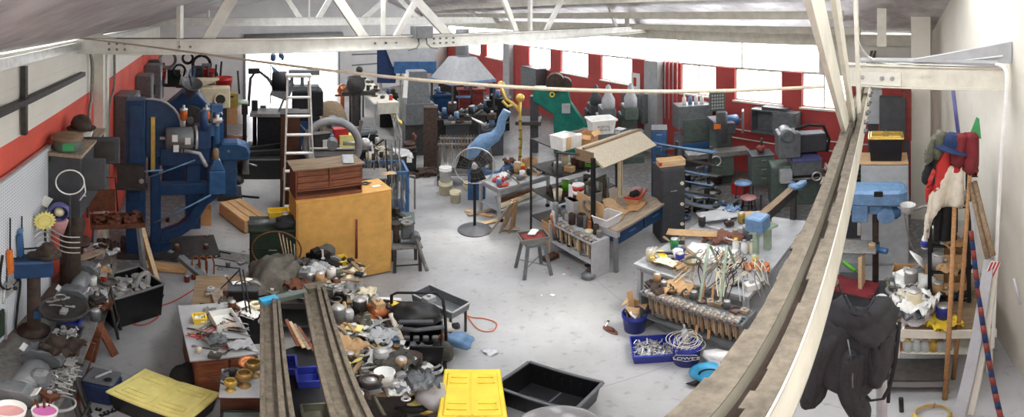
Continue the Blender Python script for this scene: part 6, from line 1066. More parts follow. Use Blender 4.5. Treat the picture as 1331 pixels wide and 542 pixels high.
br2 = T('bar_stock_rack', 'sloping steel stock rack loaded with bars right of the tall dark cabinet', 'rack', PD(897, 8.6, 0), face(897) - .5)
for x in (-.45, .35):
    pt(br2, 'post', B().bar((x, 0, 0), (x, .25, 1.75), .06), 'dark_steel'); pt(br2, 'foot', B().bar((x, -.45, .03), (x, .4, .03), .06), 'dark_steel')
for k in range(6):
    z_ = .35 + k*.25
    for x in (-.45, .35): pt(br2, 'arm', B().bar((x, .05 + z_*.12, z_), (x, -.38, z_ + .12), .035), 'machine_grey')
    for j in range(5):
        l_ = R.uniform(.9, 1.5); y_ = -.05 - .07*j; p0 = br2.matrix_basis @ Vector((-l_/2, y_, z_ + .11 + .03*j)); p1 = br2.matrix_basis @ Vector((l_/2, y_, z_ + .11 + .03*j + R.uniform(-.03, .05))); rod('bar_stock', 'steel bar lying in the sloping stock rack', 'bar', p0, p1, R.uniform(.012, .03), R.choice(('dark_steel', 'machine_grey', 'light_blue', 'brown_iron')), 'bars in the sloping stock rack', seg=8)
gs = T('power_shear', 'green throatless shear machine against the red window wall', 'machine', PD(724, 13.6, 0), face(724))
pt(gs, 'body', B().prism([(-.1, 0), (1.05, 0), (1.0, .9), (.45, 1.7), (.35, 2.2), (-.75, 2.2), (-.75, 1.75), (-.45, 1.55), (-.1, 1.3)], -.25, .25), 'teal', bv=.04); pt(gs, 'gear_head', B().cyl((-.05, -.3, 2.35), (-.05, .2, 2.35), .3, seg=24).cyl((.25, -.3, 2.3), (.25, .2, 2.3), .22), 'brown_iron'); pt(gs, 'control_box', B().box((.28, -.3, 1.55), (.26, .1, .3)), 'light_grey'); pt(gs, 'column', B().b(-.85, -.15, 0, -.6, .2, 1.9), 'dark_grey'); pt(gs, 'yellow_ring', B().ring((-.15, -.3, 2.0), .07, .018, 'y', seg=12), 'yellow', bv=0); pt(gs, 'table', B().b(-1.3, -.4, 1.0, -.5, .4, 1.12), 'dark_steel')
for i, (px, D_, z0_, z1_, w_, c_) in enumerate(((681, 19.0, 1.15, 2.15, 1.45, 'purple'), (828, 13.9, 1.0, 1.95, .95, 'machine_grey'))):
    t = T('wall_cabinet', ('grey violet cabinet fixed on the red wall right of the first column', 'dull grey cabinet on the red wall left of the second column')[i], 'cabinet', (9.96, PD(px, D_, 0).y, 0), -PI/2); pt(t, 'case', B().b(-w_/2, -.5, z0_, w_/2, 0, z1_), 'dark_grey' if i == 0 else c_); pt(t, 'door', B().b(-w_/2+.04, -.52, z0_+.04, w_/2-.04, -.5, z1_-.04), 'machine_grey')
for i, (px, D_, c_) in enumerate(((788, 12.8, 'machine_grey'), (817, 13.0, 'green_grey'), (772, 14.6, 'dark_grey'))):
    t = T('milling_machine', ('grey vertical milling machine with pointed motor cap behind the white basket', 'second green grey milling machine with pointed cap left of the white column', 'dark grey machine just left of the pointed milling machines')[i], 'machine', PD(px, D_, 0), face(px) + .2); s = .9 if i < 2 else .75
    pt(t, 'column', B().b(-.25, -.1, 0, .25, .5, 1.6*s), c_, bv=.02); pt(t, 'head', B().b(-.2, -.5, 1.5*s, .2, .3, 1.95*s), c_, bv=.03); pt(t, 'motor_cap', B().lathe([(.2, 0), (.2, .25), (.12, .4), (.07, .65), (0, .72)], (0, -.3, 1.95*s)), 'light_grey' if i < 2 else c_); pt(t, 'table', B().b(-.36, -.6, 1.0*s, .36, -.2, 1.12*s), 'steel'); pt(t, 'base', B().b(-.35, -.6, 0, .35, .5, .2), c_); pt(t, 'hand_wheel', B().ring((-.38, -.4, 1.05*s), .12, .02, 'x', seg=16), 'bright_steel', bv=0)
t = T('wall_sign', 'white notice with a red figure on the red wall beside the window', 'sign', (9.95, PD(822, 14.2).y, 2.25), -PI/2); pt(t, 'plate', B().box((0, 0, 0), (.42, .03, .6)), 'white_plastic'); pt(t, 'red_figure', B().box((-.02, -.018, 0), (.14, .006, .3)), 'red', bv=0)
tb = T('tool_chest', 'grey machinist tool chest stack against the window wall, papers on top', 'tool chest', PD(902, 12.0, 0), face(902) + .35)
pt(tb, 'lower_cabinet', B().b(-.5, -.3, 0, .45, .3, 1.1), 'machine_grey'); pt(tb, 'upper_chest', B().b(-.55, -.3, 1.3, .45, .3, 1.98), 'machine_grey', bv=.01); pt(tb, 'open_lid', B().b(-.4, -.34, .95, .35, -.3, 1.6), 'green_grey')
for k in range(4): pt(tb, 'drawer', B().b(-.46, -.34, .2 + .18*k, .42, -.3, .36 + .18*k), 'machine_blue' if k > 2 else 'dark_grey')
for k in range(4): solo('bottle', ('left white spray bottle', 'second pale bottle', 'third pale bottle', 'right tilted paper roll')[k] + ' on top of the grey machinist chest', 'bottle', B().lathe([(.06, 0), (.06, .18), (.02, .24), (.02, .28)], seg=10), ('white_plastic', 'light_blue', 'white_plastic', 'paper')[k], tb.location + Vector((-.25 + .14*k, -.1*k + .15, 1.985)), 0)
ml = T('turret_mill', 'grey turret milling machine with digital panel and handwheel below the windows', 'machine', PD(936, 10.9, 0), face(936) + .3)
pt(ml, 'column', B().b(-.15, -.1, 0, .3, .5, 1.55), 'green_grey', bv=.03); pt(ml, 'ram_head', B().b(-.25, -.5, 1.5, .25, .4, 1.8).cyl((-.1, -.45, 1.3), (-.1, -.45, 2.1), .14), 'dark_grey', bv=.02); motor(ml, 'motor', (.25, -.1, 1.75), .16, .35, (1, .2, 0), 'machine_blue'); pt(ml, 'panel', B().box((-.05, .1, 2.25), (.42, .08, .5)), 'green_grey')
ky = B()
for a in range(5):
    for b_ in range(5): ky.box((-.19 + .07*a, .055, 2.08 + .085*b_), (.045, .01, .05))
pt(ml, 'keys', ky, 'light_grey', bv=0, kind='stuff'); pt(ml, 'table', B().b(-1.0, -.7, .98, .55, -.3, 1.1), 'steel'); pt(ml, 'knee', B().b(-.35, -.65, .45, .15, -.1, .98), 'green_grey'); pt(ml, 'hand_wheel', B().ring((-.35, -.78, .92), .13, .018, 'y', seg=18), 'bright_steel', bv=0); pt(ml, 'crank', B().cyl((.5, -.75, .95), (.75, -.75, .9), .025), 'bright_steel'); pt(ml, 'red_label', B().box((-.2, -.55, 1.75), (.25, .05, .12)), 'orange')
wcb = T('wall_cabinet', 'open grey wall cabinet with one door swung out under the right windows', 'cabinet', (9.96, 5.55, 0), -PI/2)
pt(wcb, 'case', B().b(-.1, -.35, 1.38, 1.2, -.32, 1.42).b(-.1, -.35, 1.98, 1.2, 0, 2.02).b(-.1, -.35, 1.4, -.07, 0, 2.0).b(1.17, -.35, 1.4, 1.2, 0, 2.0).b(-.1, -.03, 1.4, 1.2, 0, 2.0).b(-.1, -.35, 1.36, 1.2, 0, 1.4), 'machine_grey'); pt(wcb, 'door', B().b(.55, -.37, 1.4, 1.18, -.35, 1.98), 'machine_grey'); pt(wcb, 'door', B().box((-.25, -.5, 1.7), (.05, .34, .58), (0, 0, .5)), 'grey_paint'); pt(wcb, 'top_box', B().b(.2, -.3, 2.02, .9, -.05, 2.1), 'dark_grey')
for i, z_ in enumerate((1.28, 1.02)): solo('conduit', ('upper' if i == 0 else 'lower') + ' thin white conduit running along the red wall above the drawer cabinet', 'pipe', B().cyl((0, 0, 0), (0, 4.6, 0), .018), 'white_plastic', (9.95, 2.2, z_), 0)
for i, yy in enumerate((8.45, 8.62, 8.78, 8.95)): solo('conduit', ('first', 'second', 'third', 'fourth')[i] + ' vertical pipe from the white column on the red pier', 'pipe', B().cyl((0, 0, 0), (0, 0, 1.9), .02), ('pink', 'light_grey', 'pink', 'light_grey')[i], (9.95, yy, 1.2), 0)
dw = cabinet('drawer_cabinet', 'grey three drawer cabinet on legs under the right windows', PD(989, 10.0, 0), face(989) + .25, .52, .5, 1.14, 'machine_grey', 3, 1, 'green_grey', top='dark_grey', z0=.4)
for sx in (-1, 1): pt(dw, 'leg', B().bar((sx*.24, -.2, 0), (sx*.24, -.2, .4), .04), 'dark_grey')
t = T('small_machine', 'small red machine on top of the grey drawer cabinet', 'machine', dw.location + Vector((0, 0, 1.167)), 0); pt(t, 'body', B().blob((0, 0, .1), .12, (1, .8, .8), .25, 3, 2), 'dull_red', bv=0); pt(t, 'post', B().cyl((.03, 0, .1), (.03, 0, .36), .03), 'dark_steel')
t = T('toolbox', 'red toolbox on the floor left of the grey drawer cabinet', 'toolbox', PD(963, 10.2, 0), 0); pt(t, 'body', B().b(-.2, -.15, 0, .2, .15, .3), 'red'); pt(t, 'tools', B().blob((0, 0, .34), .14, (1.2, .8, .5), .4, 5, 2), 'old_wood', bv=0)
lt = T('lathe', 'grey engine lathe and headstock next to the grey drawer cabinet', 'lathe', PD(1032, 9.6, 0), face(1032) + .2)
pt(lt, 'pedestal', B().b(-.55, -.25, 0, -.1, .3, 1.05).b(-.1, -.2, 0, .7, .3, .75), 'green_grey', bv=.02); pt(lt, 'headstock', B().b(-.4, -.3, 1.25, .1, .25, 1.85).cyl((-.2, -.35, 1.8), (-.2, .2, 1.8), .15), 'machine_grey', bv=.03); pt(lt, 'motor_cover', B().b(.1, -.1, 1.3, .75, .3, 1.75), 'dark_grey', bv=.03); pt(lt, 'hose', B().tube([(.0, -.1, 1.9), (.3, -.15, 2.0), (.65, -.15, 1.95), (.8, -.1, 1.6), (.75, -.1, 1.3)], .035), 'black_rubber', bv=0); pt(lt, 'carriage', B().b(-.1, -.4, .85, .55, .1, 1.2), 'machine_grey', bv=.02); pt(lt, 'tray', B().b(-.1, -.42, 1.2, .55, .2, 1.24), 'purple'); pt(lt, 'gear_box', B().box((-.25, -.33, .85), (.26, .2, .3)), 'light_grey'); pt(lt, 'hand_wheel', B().ring((.4, -.5, .85), .1, .02, 'y', seg=16).ring((.62, -.45, 1.05), .08, .02, 'x', seg=14), 'bright_steel', bv=0); pt(lt, 'feed_bar', B().cyl((-.1, -.35, .95), (.9, -.35, .95), .03).cyl((-.1, -.35, .75), (.9, -.35, .75), .025), 'steel', bv=0)
for i, (px, py, z_, c_, r_) in enumerate(((966, 237, .7, 'light_blue', .19), (973, 256, .45, 'pink', .17))):
    p = P(px, py, z_); t = T('round_stool', ('round stool with a light blue seat by the drawer cabinet', 'low stool with a pink seat in front of the blue stool')[i], 'stool', (p.x, p.y, 0), 0); pt(t, 'seat', B().lathe([(r_, z_-.03), (r_, z_), (0, z_+.01)], seg=24), c_); pt(t, 'ring', B().ring((0, 0, z_*.35), r_*.95, .01), 'dark_steel', bv=0)
    for k in range(4): a = k*PI/2 + .5; pt(t, 'leg', B().cyl((r_*.7*math.cos(a), r_*.7*math.sin(a), z_-.03), (r_*math.cos(a), r_*math.sin(a), 0), .014), 'dark_steel', bv=0)
for i, (px, py, z_, c_, l_) in enumerate(((989, 253, .5, 'light_blue', .4), (1033, 238, 1.0, 'light_blue', .4))): sheetp('blue_board', ('blue slanted pad beside the pink stool', 'light blue tilted sheet beyond the long bar machine')[i], P(px, py, z_), 1.0 - i*.4, l_, .2, c_, .004, 'board', tilt=(.5, .2))
for i, px in enumerate((989, 1033)): q_ = P(px, (253, 238)[i], (.5, 1.0)[i]); solo('floor_stand', ('thin stand under the blue slanted pad' if i == 0 else 'thin stand under the tilted light blue sheet'), 'stand', B().lathe([(.15, 0), (.15, .02), (.02, .04), (.02, (.48, .95)[i])], seg=12), 'dark_steel', (q_.x, q_.y, 0), 0)
for i, (px, D_, h_) in enumerate(((935, 7.9, .5), (945, 7.7, .65), (925, 8.3, .4), (952, 8.3, .5), (1005, 8.0, .5))):
    t = T('machine_pedestal', ('black tool lump on the floor beyond the big table', 'black pedestal with bright plate behind the big table', 'dark casting on the floor by the stock rack', 'black stool frame left of the pink stool', 'dark pedestal right of the blue pad')[i], 'pedestal', PD(px, D_, 0), i); pt(t, 'base', B().blob((0, 0, h_*.4), .2, (1, .8, h_*1.5), .25, i + 40, 2), 'black_iron', bv=0); pt(t, 'plate', B().box((0, 0, h_ + .1), (.3, .16, .03), (.3, .2, 0)), 'bright_steel' if i == 1 else 'dark_steel')
TA, TC = Vector((3.86, 3.98, 0)), Vector((4.05, 2.42, 0))
bt, bm2_, bw2, brz = bench('work_table', 'big light grey table buried in papers, leather and tongs at centre right', TA, TC, 2.35, .86, 'light_grey', 'light_grey', shelf=.2, apron=True)
hs2, hm2, hw2, hrz2 = rack_of_hammers('long low hammer rack packed with hammers in front of the big cluttered table', Vector((3.46, 3.52, 0)), Vector((3.58, 2.2, 0)), .76, .34, 58, 'hammers in the long low rack', 'small hammer with wooden handle packed in the long low rack', 'machine_grey', seed=5)
def tb_(u, v, z=.862): return on(bm2_, u, v, z)
TT = [('paper_sheet', 'large white paper sprawled in the middle of the big table', .55, .75, .5, .42, 'paper', .03), ('paper_sheet', 'second white sheet overlapping the large one on the big table', .75, .62, .4, .3, 'paper', .02), ('paper_sheet', 'white crumpled paper at the near left corner of the big table', .1, .3, .2, .14, 'paper', .03), ('leather_piece', 'brown leather piece folded behind the white papers', .55, 1.25, .4, .34, 'leather', .03), ('leather_piece', 'second brown leather piece nearer the long bar machine', .8, 1.3, .42, .26, 'leather', .03), ('brown_board', 'long brown board lying on the left side of the big table', .18, 1.1, .22, .75, 'tan', .003), ('cloth_mat', 'pale grey violet mat at the far left of the big table', .22, 1.9, .4, .7, 'light_grey', .005), ('paper_sheet', 'pink paper beside the leather pieces', .85, 1.7, .22, .16, 'magenta', .01), ('paper_sheet', 'cream sheet at the front edge of the big table', .4, .12, .3, .18, 'cream_plastic', .01), ('cardboard_sheet', 'pale cardboard piece at the far end of the big table', .7, 2.1, .34, .2, 'brown_paper', .01)]
for i, (n_, lb_, u, v, w_, d_, c_, am) in enumerate(TT): sheetp(n_, lb_, tb_(u, v, .88 + .012*i), brz + .4*i, w_, d_, c_, am, n_.split('_')[0], n=7, seed=i)
cn = [('can', .12, .15, 'cream_plastic'), ('rag', .2, .2, 'yellow'), ('ring', .3, .35, 'black_rubber'), ('block', .25, .12, 'old_wood'), ('cup', .42, .35, None), ('can', .5, .28, 'tote_blue'), ('rag', .6, .2, 'tan'), ('can', .2, .6, 'green'), ('block', .32, .55, 'machine_blue'), ('ring', .42, .5, 'tan'), ('brush', .15, .9, None), ('wrench', .35, 1.5, None), ('block', .5, 1.7, 'brown_iron'), ('can', .62, 1.9, 'gold'), ('coil', .75, 1.95, None), ('can', 1.0, 2.1, 'tan'), ('pliers', .45, 1.05, None), ('file', .1, .7, None), ('block', .95, 1.55, 'light_grey'), ('rag', .3, 2.2, 'light_blue'), ('can', .12, 1.5, 'dark_steel'), ('block', .9, 1.9, 'brown_iron')]
for i, (k, u, v, c_) in enumerate(cn): knick(k, tb_(u, v, .9), i, {'can': 'small can', 'rag': 'shop rag', 'ring': 'round ring', 'block': 'small block', 'cup': 'white cup', 'brush': 'brush', 'wrench': 'wrench', 'coil': 'wire coil', 'pliers': 'pliers', 'file': 'file'}[k] + ' in the clutter on the big table, ' + (c_.replace('_', ' ') if c_ else 'bare metal') + ' coloured, ' + ('left front', 'left front edge', 'left middle', 'beside the front edge', 'centre front', 'centre', 'front middle', 'left side', 'near the white paper', 'behind the ring', 'by the brown board', 'middle back', 'back centre', 'back', 'back right', 'far right corner', 'by the leather', 'left edge', 'right back', 'far left corner', 'left back', 'right side')[i], 'clutter on the big table', c_, 1.7)
for i, (u, v, c1, c2) in enumerate(((.95, 1.0, 'white_plastic', 'yellow'), (1.08, 1.0, 'white_plastic', 'light_grey'), (1.18, 1.05, 'cream_plastic', 'light_grey'))): jar('bottle', ('white bottle with yellow cap by the tongs pile', 'white bottle with grey cap by the tongs pile', 'cream bottle nearest the pale green legs')[i], tb_(u, v, .865), .05, .24, c1, c2, 'bottle')
for i in range(30):
    u = .75 + (i % 15)*.055; v = .1 + .3*(i // 15) + R.uniform(0, .2); p = tb_(u, v, 1.12 + R.uniform(-.03, .06)); tongs('pair of blacksmith tongs piled on the right of the big table', p, (PI - .9 + R.uniform(-.3, .3), R.uniform(-.4, .4), brz + R.uniform(-.9, .9)), 'tongs piled on the big table', .42, R.choice(('steel', 'grey_wood', 'cream_plastic', 'bright_steel', 'brown_iron', 'tan')))
for i, (u, z_) in enumerate(((.95, 1.3), (1.2, 1.35))): hose('bowed_tool', ('left' if i == 0 else 'right') + ' green grey bowed tool arching over the tongs pile', [tb_(u, .5, .9), tb_(u - .05, .35, z_), tb_(u + .05, .1, z_), tb_(u + .15, -.25, .75), tb_(u + .2, -.4, .4)], .018, 'pale_green', 'tool')
for i in range(2): plank('wooden_lever', ('nearer' if i else 'farther') + ' long tan handle slanting down in front of the big table', tb_(1.05 + .12*i, -.05, .95), tb_(1.2 + .15*i, -.5, .35), .03, .02, 'pole_wood', 'handle')
for i in range(12): knick(('block', 'can', 'ring', 'block')[i % 4], on(hm2, .08 + i*.105, .24, .765), i, ('dusty block', 'round canister', 'iron ring', 'angular iron block')[i % 4] + ' on the top shelf of the long hammer rack, ' + ('far end', 'second', 'third', 'fourth', 'fifth', 'sixth', 'seventh', 'eighth', 'ninth', 'tenth', 'eleventh', 'near end')[i] + (' in the row' if 0 < i < 11 else ''), 'iron on the long hammer rack', ('old_wood', 'machine_grey', 'rust', 'grey_wood')[i % 4], 1.2)
for i in range(4): knick('block', on(hm2, .25 + .28*i, .2, .31), i, 'dark lump on the lower shelf of the long hammer rack', 'lumps on the lower rack shelf', 'dark_steel', 1.5)
solo('hat_block', 'round grey dome form under the long hammer rack', 'form', B().lathe([(.14, 0), (.12, .06), (.04, .1), (.02, .14), (0, .14)], seg=20), 'machine_grey', on(hm2, .25, .18, .37), 0)
lb2 = T('beam_anvil', 'long planishing bar with a light blue end box on pale green legs', 'machine', tb_(1.22, 1.35, 0), 0); 
e0, e1 = P(984, 290, 1.42) - lb2.location, P(1034, 246, 1.42) - lb2.location; dd = (e1 - e0).normalized()
pt(lb2, 'bar', B().bar(e0, e1, .1, .16), 'dark_steel'); pt(lb2, 'dusty_top', B().bar(e0 + Vector((0, 0, .09)), e1 + Vector((0, 0, .09)), .12, .02), 'old_wood'); pt(lb2, 'end_box', B().bar(e0 - dd*.12, e0 + dd*.16, .26, .24), 'light_blue', bv=.02); pt(lb2, 'clamp', B().blob(e1 + Vector((0, 0, .05)), .16, (1.2, 1, .7), .4, 7, 2), 'light_blue', bv=0)
pt(lb2, 'leg', B().bar(e0 + dd*.1 + Vector((-.12, 0, -.1)), e0 + dd*.1 + Vector((-.12, 0, -.56)), .07), 'pale_green'); pt(lb2, 'leg', B().bar(e0 + dd*.1 + Vector((.1, -.06, -.1)), e0 + dd*.1 + Vector((.1, -.06, -.56)), .09), 'pale_green'); pt(lb2, 'cross_plate', B().bar(e0 + dd*.1 + Vector((-.2, .03, -.12)), e0 + dd*.1 + Vector((.2, -.1, -.12)), .2, .04), 'pale_green'); pt(lb2, 'rear_leg', B().bar(e1 - dd*.1 + Vector((0, 0, -.1)), Vector((e1.x - dd.x*.1, e1.y - dd.y*.1, 0)), .09), 'dark_steel')
# buckets and blue bin on the floor
b1 = bucket('blue bucket with a cardboard box and papers, left of the long hammer rack', P(825, 428, 0), 'tote_blue', r=.15, h=.34)
q_ = b1.location; t = carton('cardboard_box', 'flattened cardboard carton stuck in the left blue bucket', q_ + Vector((.04, .03, .2)), .5, .2, .16, .28, 'brown_paper'); plank('cardboard_strip', 'tall cardboard strip sticking up from the left blue bucket', q_ + Vector((.02, .06, .3)), q_ + Vector((.03, .12, .68)), .09, .01, 'tan', 'cardboard')
sheetp('paper_sheet', 'white paper poking out of the left blue bucket', q_ + Vector((-.07, -.05, .38)), .5, .14, .12, 'paper', .01, tilt=(.9, .2)); rod('putty_stick', 'dark handle sticking out of the left blue bucket', 'handle', q_ + Vector((-.08, 0, .3)), q_ + Vector((-.16, -.02, .5)), .012, 'dark_steel')
b2 = bucket('blue bucket with white printed badge full of wire, beside the blue bin', P(892, 470, 0), 'tote_blue', r=.155, h=.37); a_ = face(892) + .0
b2.rotation_euler.z = a_; text(b2, 'lettering', "LOWE'S", .075, (.0, -.155, .2), (PI/2, 0, 0), 'paper'); pt(b2, 'badge_outline', B().tube([(-.13, -.1, .19), (-.1, -.135, .27), (0, -.165, .3), (.1, -.135, .27), (.13, -.1, .19), (.1, -.13, .17), (0, -.158, .17), (-.1, -.13, .17)], .003, 5, closed=True), 'paper', bv=0)
wr = B()
for k in range(14): wr.ring((R.uniform(-.05, .05), R.uniform(-.05, .05), R.uniform(.3, .5)), R.uniform(.08, .17), .0035, R.choice('xyz'), seg=20, rs=4)
solo('wire_tangle', 'tangle of grey and copper wire bursting from the printed bucket', 'wire', wr, 'cream_steel', b2.location, 0, bv=0, kind='stuff')
t = T('air_gun', 'pale metal tool standing in the wire of the printed bucket', 'tool', b2.location + Vector((0, 0, .3)), 0); pt(t, 'body', B().cyl((0, 0, 0), (.03, .05, .28), .03), 'light_grey'); pt(t, 'tip', B().cyl((.03, .05, .28), (.04, .06, .36), .012), 'bright_steel')
bb = T('parts_bin', 'shallow square blue bin full of bright metal offcuts on the floor', 'bin', P(850, 459, 0), face(850) + .12); pt(bb, 'body', B().tray(.44, .4, .16, .012, 1.1), 'tote_blue', bv=0); pt(bb, 'front_lip', B().bar((-.24, -.22, .16), (.24, -.22, .16), .03), 'tote_blue')
solo('metal_offcuts', 'bright metal offcuts and screws heaped in the shallow blue bin', 'metal scraps', scrapbed(.38, .34, 190, 17, (.04, .14), (.003, .008), .08), 'bright_steel', bb.location + Vector((0, 0, .02)), face(850), bv=0, kind='stuff')
t = T('canvas_bag', 'bright teal bag with tools on the floor right of the printed bucket', 'bag', P(926, 492, 0), face(926)); pt(t, 'body', B().blob((0, 0, .14), .17, (1, .9, .8), .15, 9), 'sky_blue_plastic', bv=0); pt(t, 'tools', B().blob((.1, .12, .28), .12, (1.3, 1, .6), .45, 10, 2), 'white_plastic', bv=0); pt(t, 'strap', B().ring((-.02, -.1, .2), .1, .012, 'y', seg=14, arc=(0, PI)), 'black_rubber', bv=0)
solo('rubber_scrap', 'black tangled rubber piece on the floor in front of the teal bag', 'rubber', B().blob((0, 0, .06), .11, (1.2, .7, .5), .5, 12, 2), 'black_rubber', P(912, 500, 0), 0, bv=0)
t = T('sandal', 'single brown flip flop on the floor left of the blue bucket', 'sandal', P(794, 430, 0), face(794) - .9); pt(t, 'sole', B().prism([(.12*math.cos(a)*(1 if math.cos(a) > 0 else 1.1), .05*math.sin(a)*(1 - .2*math.cos(a))) for a in [k*PI/10 for k in range(20)]], 0, .02, 'xy'), 'leather'); pt(t, 'strap', B().tube([(.06, 0, .02), (0, .035, .04), (-.03, .045, .02)], .006).tube([(.06, 0, .02), (0, -.035, .04), (-.03, -.045, .02)], .006), 'brown_iron', bv=0)
knick('brush', P(789, 421, .03), .6, 'white handled small brush lying over the flip flop', None, 'white_plastic', .7)
dr = T('drill_press', 'light blue floor drill press with rounded belt cover by the partition', 'drill press', PD(1138, 5.95, 0), face(1138))
pt(dr, 'base', B().b(-.25, -.35, 0, .25, .25, .06), 'dark_grey'); pt(dr, 'column', B().cyl((0, 0, .06), (0, 0, 1.75), .045), 'brown_iron'); pt(dr, 'belt_cover', B().prism([(-.42, -.16), (-.36, -.22), (.36, -.22), (.44, -.12), (.44, .12), (.36, .2), (-.36, .2), (-.42, .12)], 1.72, 1.98, 'xy'), 'light_blue', bv=.05); pt(dr, 'head', B().b(-.32, -.2, 1.45, -.1, .1, 1.74).b(-.1, -.12, 1.55, .12, .1, 1.74), 'light_blue', bv=.02); motor(dr, 'motor', (.22, -.05, 1.55), .1, .16, (1, 0, 0), 'machine_blue'); pt(dr, 'motor_cover', B().cyl((.14, -.2, 1.56), (.14, 0, 1.56), .12), 'light_blue'); pt(dr, 'logo_patch', B().prism([(-.02, -.225), (.1, -.225), (.08, -.2), (.0, -.2)], 1.9, 1.982, 'xy'), 'black_iron', bv=0); pt(dr, 'quill', B().cyl((-.22, -.12, 1.2), (-.22, -.12, 1.46), .03), 'bright_steel'); pt(dr, 'feed_lever', B().cyl((-.34, -.1, 1.55), (-.5, -.25, 1.62), .012).cyl((-.34, -.1, 1.55), (-.52, -.1, 1.4), .012), 'bright_steel', bv=0); pt(dr, 'table', B().box((-.24, -.16, 1.0), (.5, .4, .04)), 'steel', label='scuffed steel table', bv=.01); pt(dr, 'table_bracket', B().b(-.15, -.1, .88, .06, .06, .98), 'machine_blue'); pt(dr, 'handle', B().cyl((.02, -.1, .92), (.16, -.16, .92), .05), 'machine_blue')
plank('wood_beam', 'upright pale wooden board below the drill press table', PD(1120, 5.6, .02), PD(1120, 5.65, .93), .17, .05, 'light_wood', 'board')
knick('block', dr.matrix_basis @ Vector((-.05, -.2, 1.02)), .4, 'wooden block on the drill press table', None, 'tan', 1.2)
lk = T('metal_cabinet', 'pale grey metal cabinet behind the drill press with a cardboard top', 'cabinet', PD(1150, 7.05, 0), face(1150)); pt(lk, 'body', B().b(-.38, -.28, 0, .38, .3, 2.03), 'light_grey'); pt(lk, 'door', B().b(-.36, -.3, .05, .36, -.28, 2.0), 'light_grey'); pt(lk, 'top_sheet', B().b(-.4, -.3, 2.03, .38, .3, 2.05), 'tan')
tote('storage_tote', 'black tote with an amber yellow lid on top of the pale grey cabinet', lk.location + Vector((0, -.02, 2.055)), face(1150), .56, .42, .38, lid='gold')
bx = T('metal_cabinet', 'dark grey louvred cabinet left of the pale cabinet behind the drill press', 'cabinet', PD(1112, 8.0, 0), face(1112)); pt(bx, 'body', B().b(-.35, -.2, 0, .35, .3, 1.7), 'dark_grey'); pt(bx, 'louvre', B().b(-.3, -.22, 1.3, .3, -.2, 1.34).b(-.3, -.22, 1.4, .3, -.2, 1.44).b(-.3, -.22, 1.5, .3, -.2, 1.54).b(-.3, -.22, 1.6, .3, -.2, 1.64), 'black_iron')
for i, (px, D_, z0_, z1_, w_, c_) in enumerate(((1135, 8.6, 2.3, 3.0, .35, 'light_grey'), (1160, 8.3, 2.1, 2.9, .5, 'dark_grey'), (1178, 8.4, 2.0, 3.0, .2, 'dull_red'))):
    t = T('wall_case', ('pale panel high above the black tote', 'dark grey case stacked behind the black tote', 'narrow dark red panel at the partition end')[i], 'case', PD(px, D_, 0), face(px)); pt(t, 'body', B().b(-w_/2, -.15, z0_, w_/2, .15, z1_), c_); pt(t, 'stand', B().b(-w_*.3, -.1, 0, w_*.3, .1, z0_), 'dark_grey')
# bench by the partition with beige rail
RA, RC = PD(1160, 4.02, 0), PD(1292, 4.02, 0); rb_, rm_, rw_, rrz = bench('work_table', 'cluttered table with a wide beige front rail beside the partition', RA, RC, 1.25, .86, 'old_wood', 'cream_steel', shelf=.42, apron=False)
pt(rb_, 'front_rail', B().b(-.02, -.05, .76, rw_+.02, -.03, .9), 'cream_steel')
rb_.scale.y = 1
WT = [('bag', 'white plastic bag on the partition side table', .1, .45, .2, 'white_plastic', (1, .8, .8)), ('bag', 'clear plastic bag with yellow spot at the table front', .2, .18, .19, 'bag_clear', (1, .8, .7)), ('bag', 'white crumpled bag behind the clear one', .22, .75, .18, 'paper', (1, .9, .9)), ('bag', 'pale plastic bag against the slotted shelf post', .32, .3, .15, 'bag_clear', (.8, .8, 1.2))]
for i, (n_, l_, u, v, r_, c_, s_) in enumerate(WT): solo('plastic_bag', l_, n_, B().blob((0, 0, r_*s_[2]*.85), r_, s_, .3, 50 + i), c_, on(rm_, u, v, .862), 0, bv=0)
for i, (k, u, v, c_) in enumerate((('can', -.05, .6, 'white_plastic'), ('rag', .05, .75, 'red'), ('block', -.1, .75, 'machine_grey'), ('block', -.15, .9, 'steel'), ('ring', -.2, .8, 'steel'), ('can', 0, .9, 'light_grey'), ('coil', -.12, .6, None), ('rag', .3, .1, 'yellow'), ('block', -.08, 1.05, 'old_wood'), ('can', .33, .2, 'tote_blue'))): knick(k, on(rm_, u + .15, v, .865), i, ('white can behind the white bag', 'red cloth atop the pile by the drill press', 'grey casting left of the white bags', 'bright block left of the white bags', 'steel ring left of the white bags', 'grey can at the table back', 'wire coil beside the white bags', 'yellow cloth by the table front', 'dusty block at the table back', 'blue can at the slotted post')[i], None, c_, 2.2)
carton('cardboard_box', 'cardboard box printed with dark marks behind the white bags', on(rm_, .08, 1.05, .862), rrz, .4, .25, .22, 'cardboard', open_=False)
t = T('clamp_lamp', 'silver dome clamp lamp on the shelf post by the white bags', 'lamp', PD(1180, 5.3, zat(270, 5.3)), face(1180)); pt(t, 'reflector', B().lathe([(.03, -.1), (.07, -.05), (.1, .05), (.095, .05), (.06, -.03), (0, -.04)], seg=18, axis='z'), 'bright_steel'); pt(t, 'arm', B().tube([(.05, 0, -.05), (.2, 0, .02), (.35, .0, .0)], .02), 'steel'); pt(t, 'stem', B().tube([(-.05, .1, -.1), (.0, .1, -.5), (.2, .1, -1.2)], .012), 'steel')
solo('light_reflector', 'large pale tilted dish below the silver lamp', 'reflector', B().lathe([(.02, .06), (.1, .03), (.16, 0), (.15, 0), (.02, .04)], seg=22), 'white_plastic', PD(1192, 4.8, zat(338, 4.8)), (.9, .6, 0)); rod('lamp_stem', 'thin stem holding the pale tilted dish', 'stem', PD(1192, 4.85, .87), PD(1192, 4.83, zat(345, 4.8)), .012, 'steel')
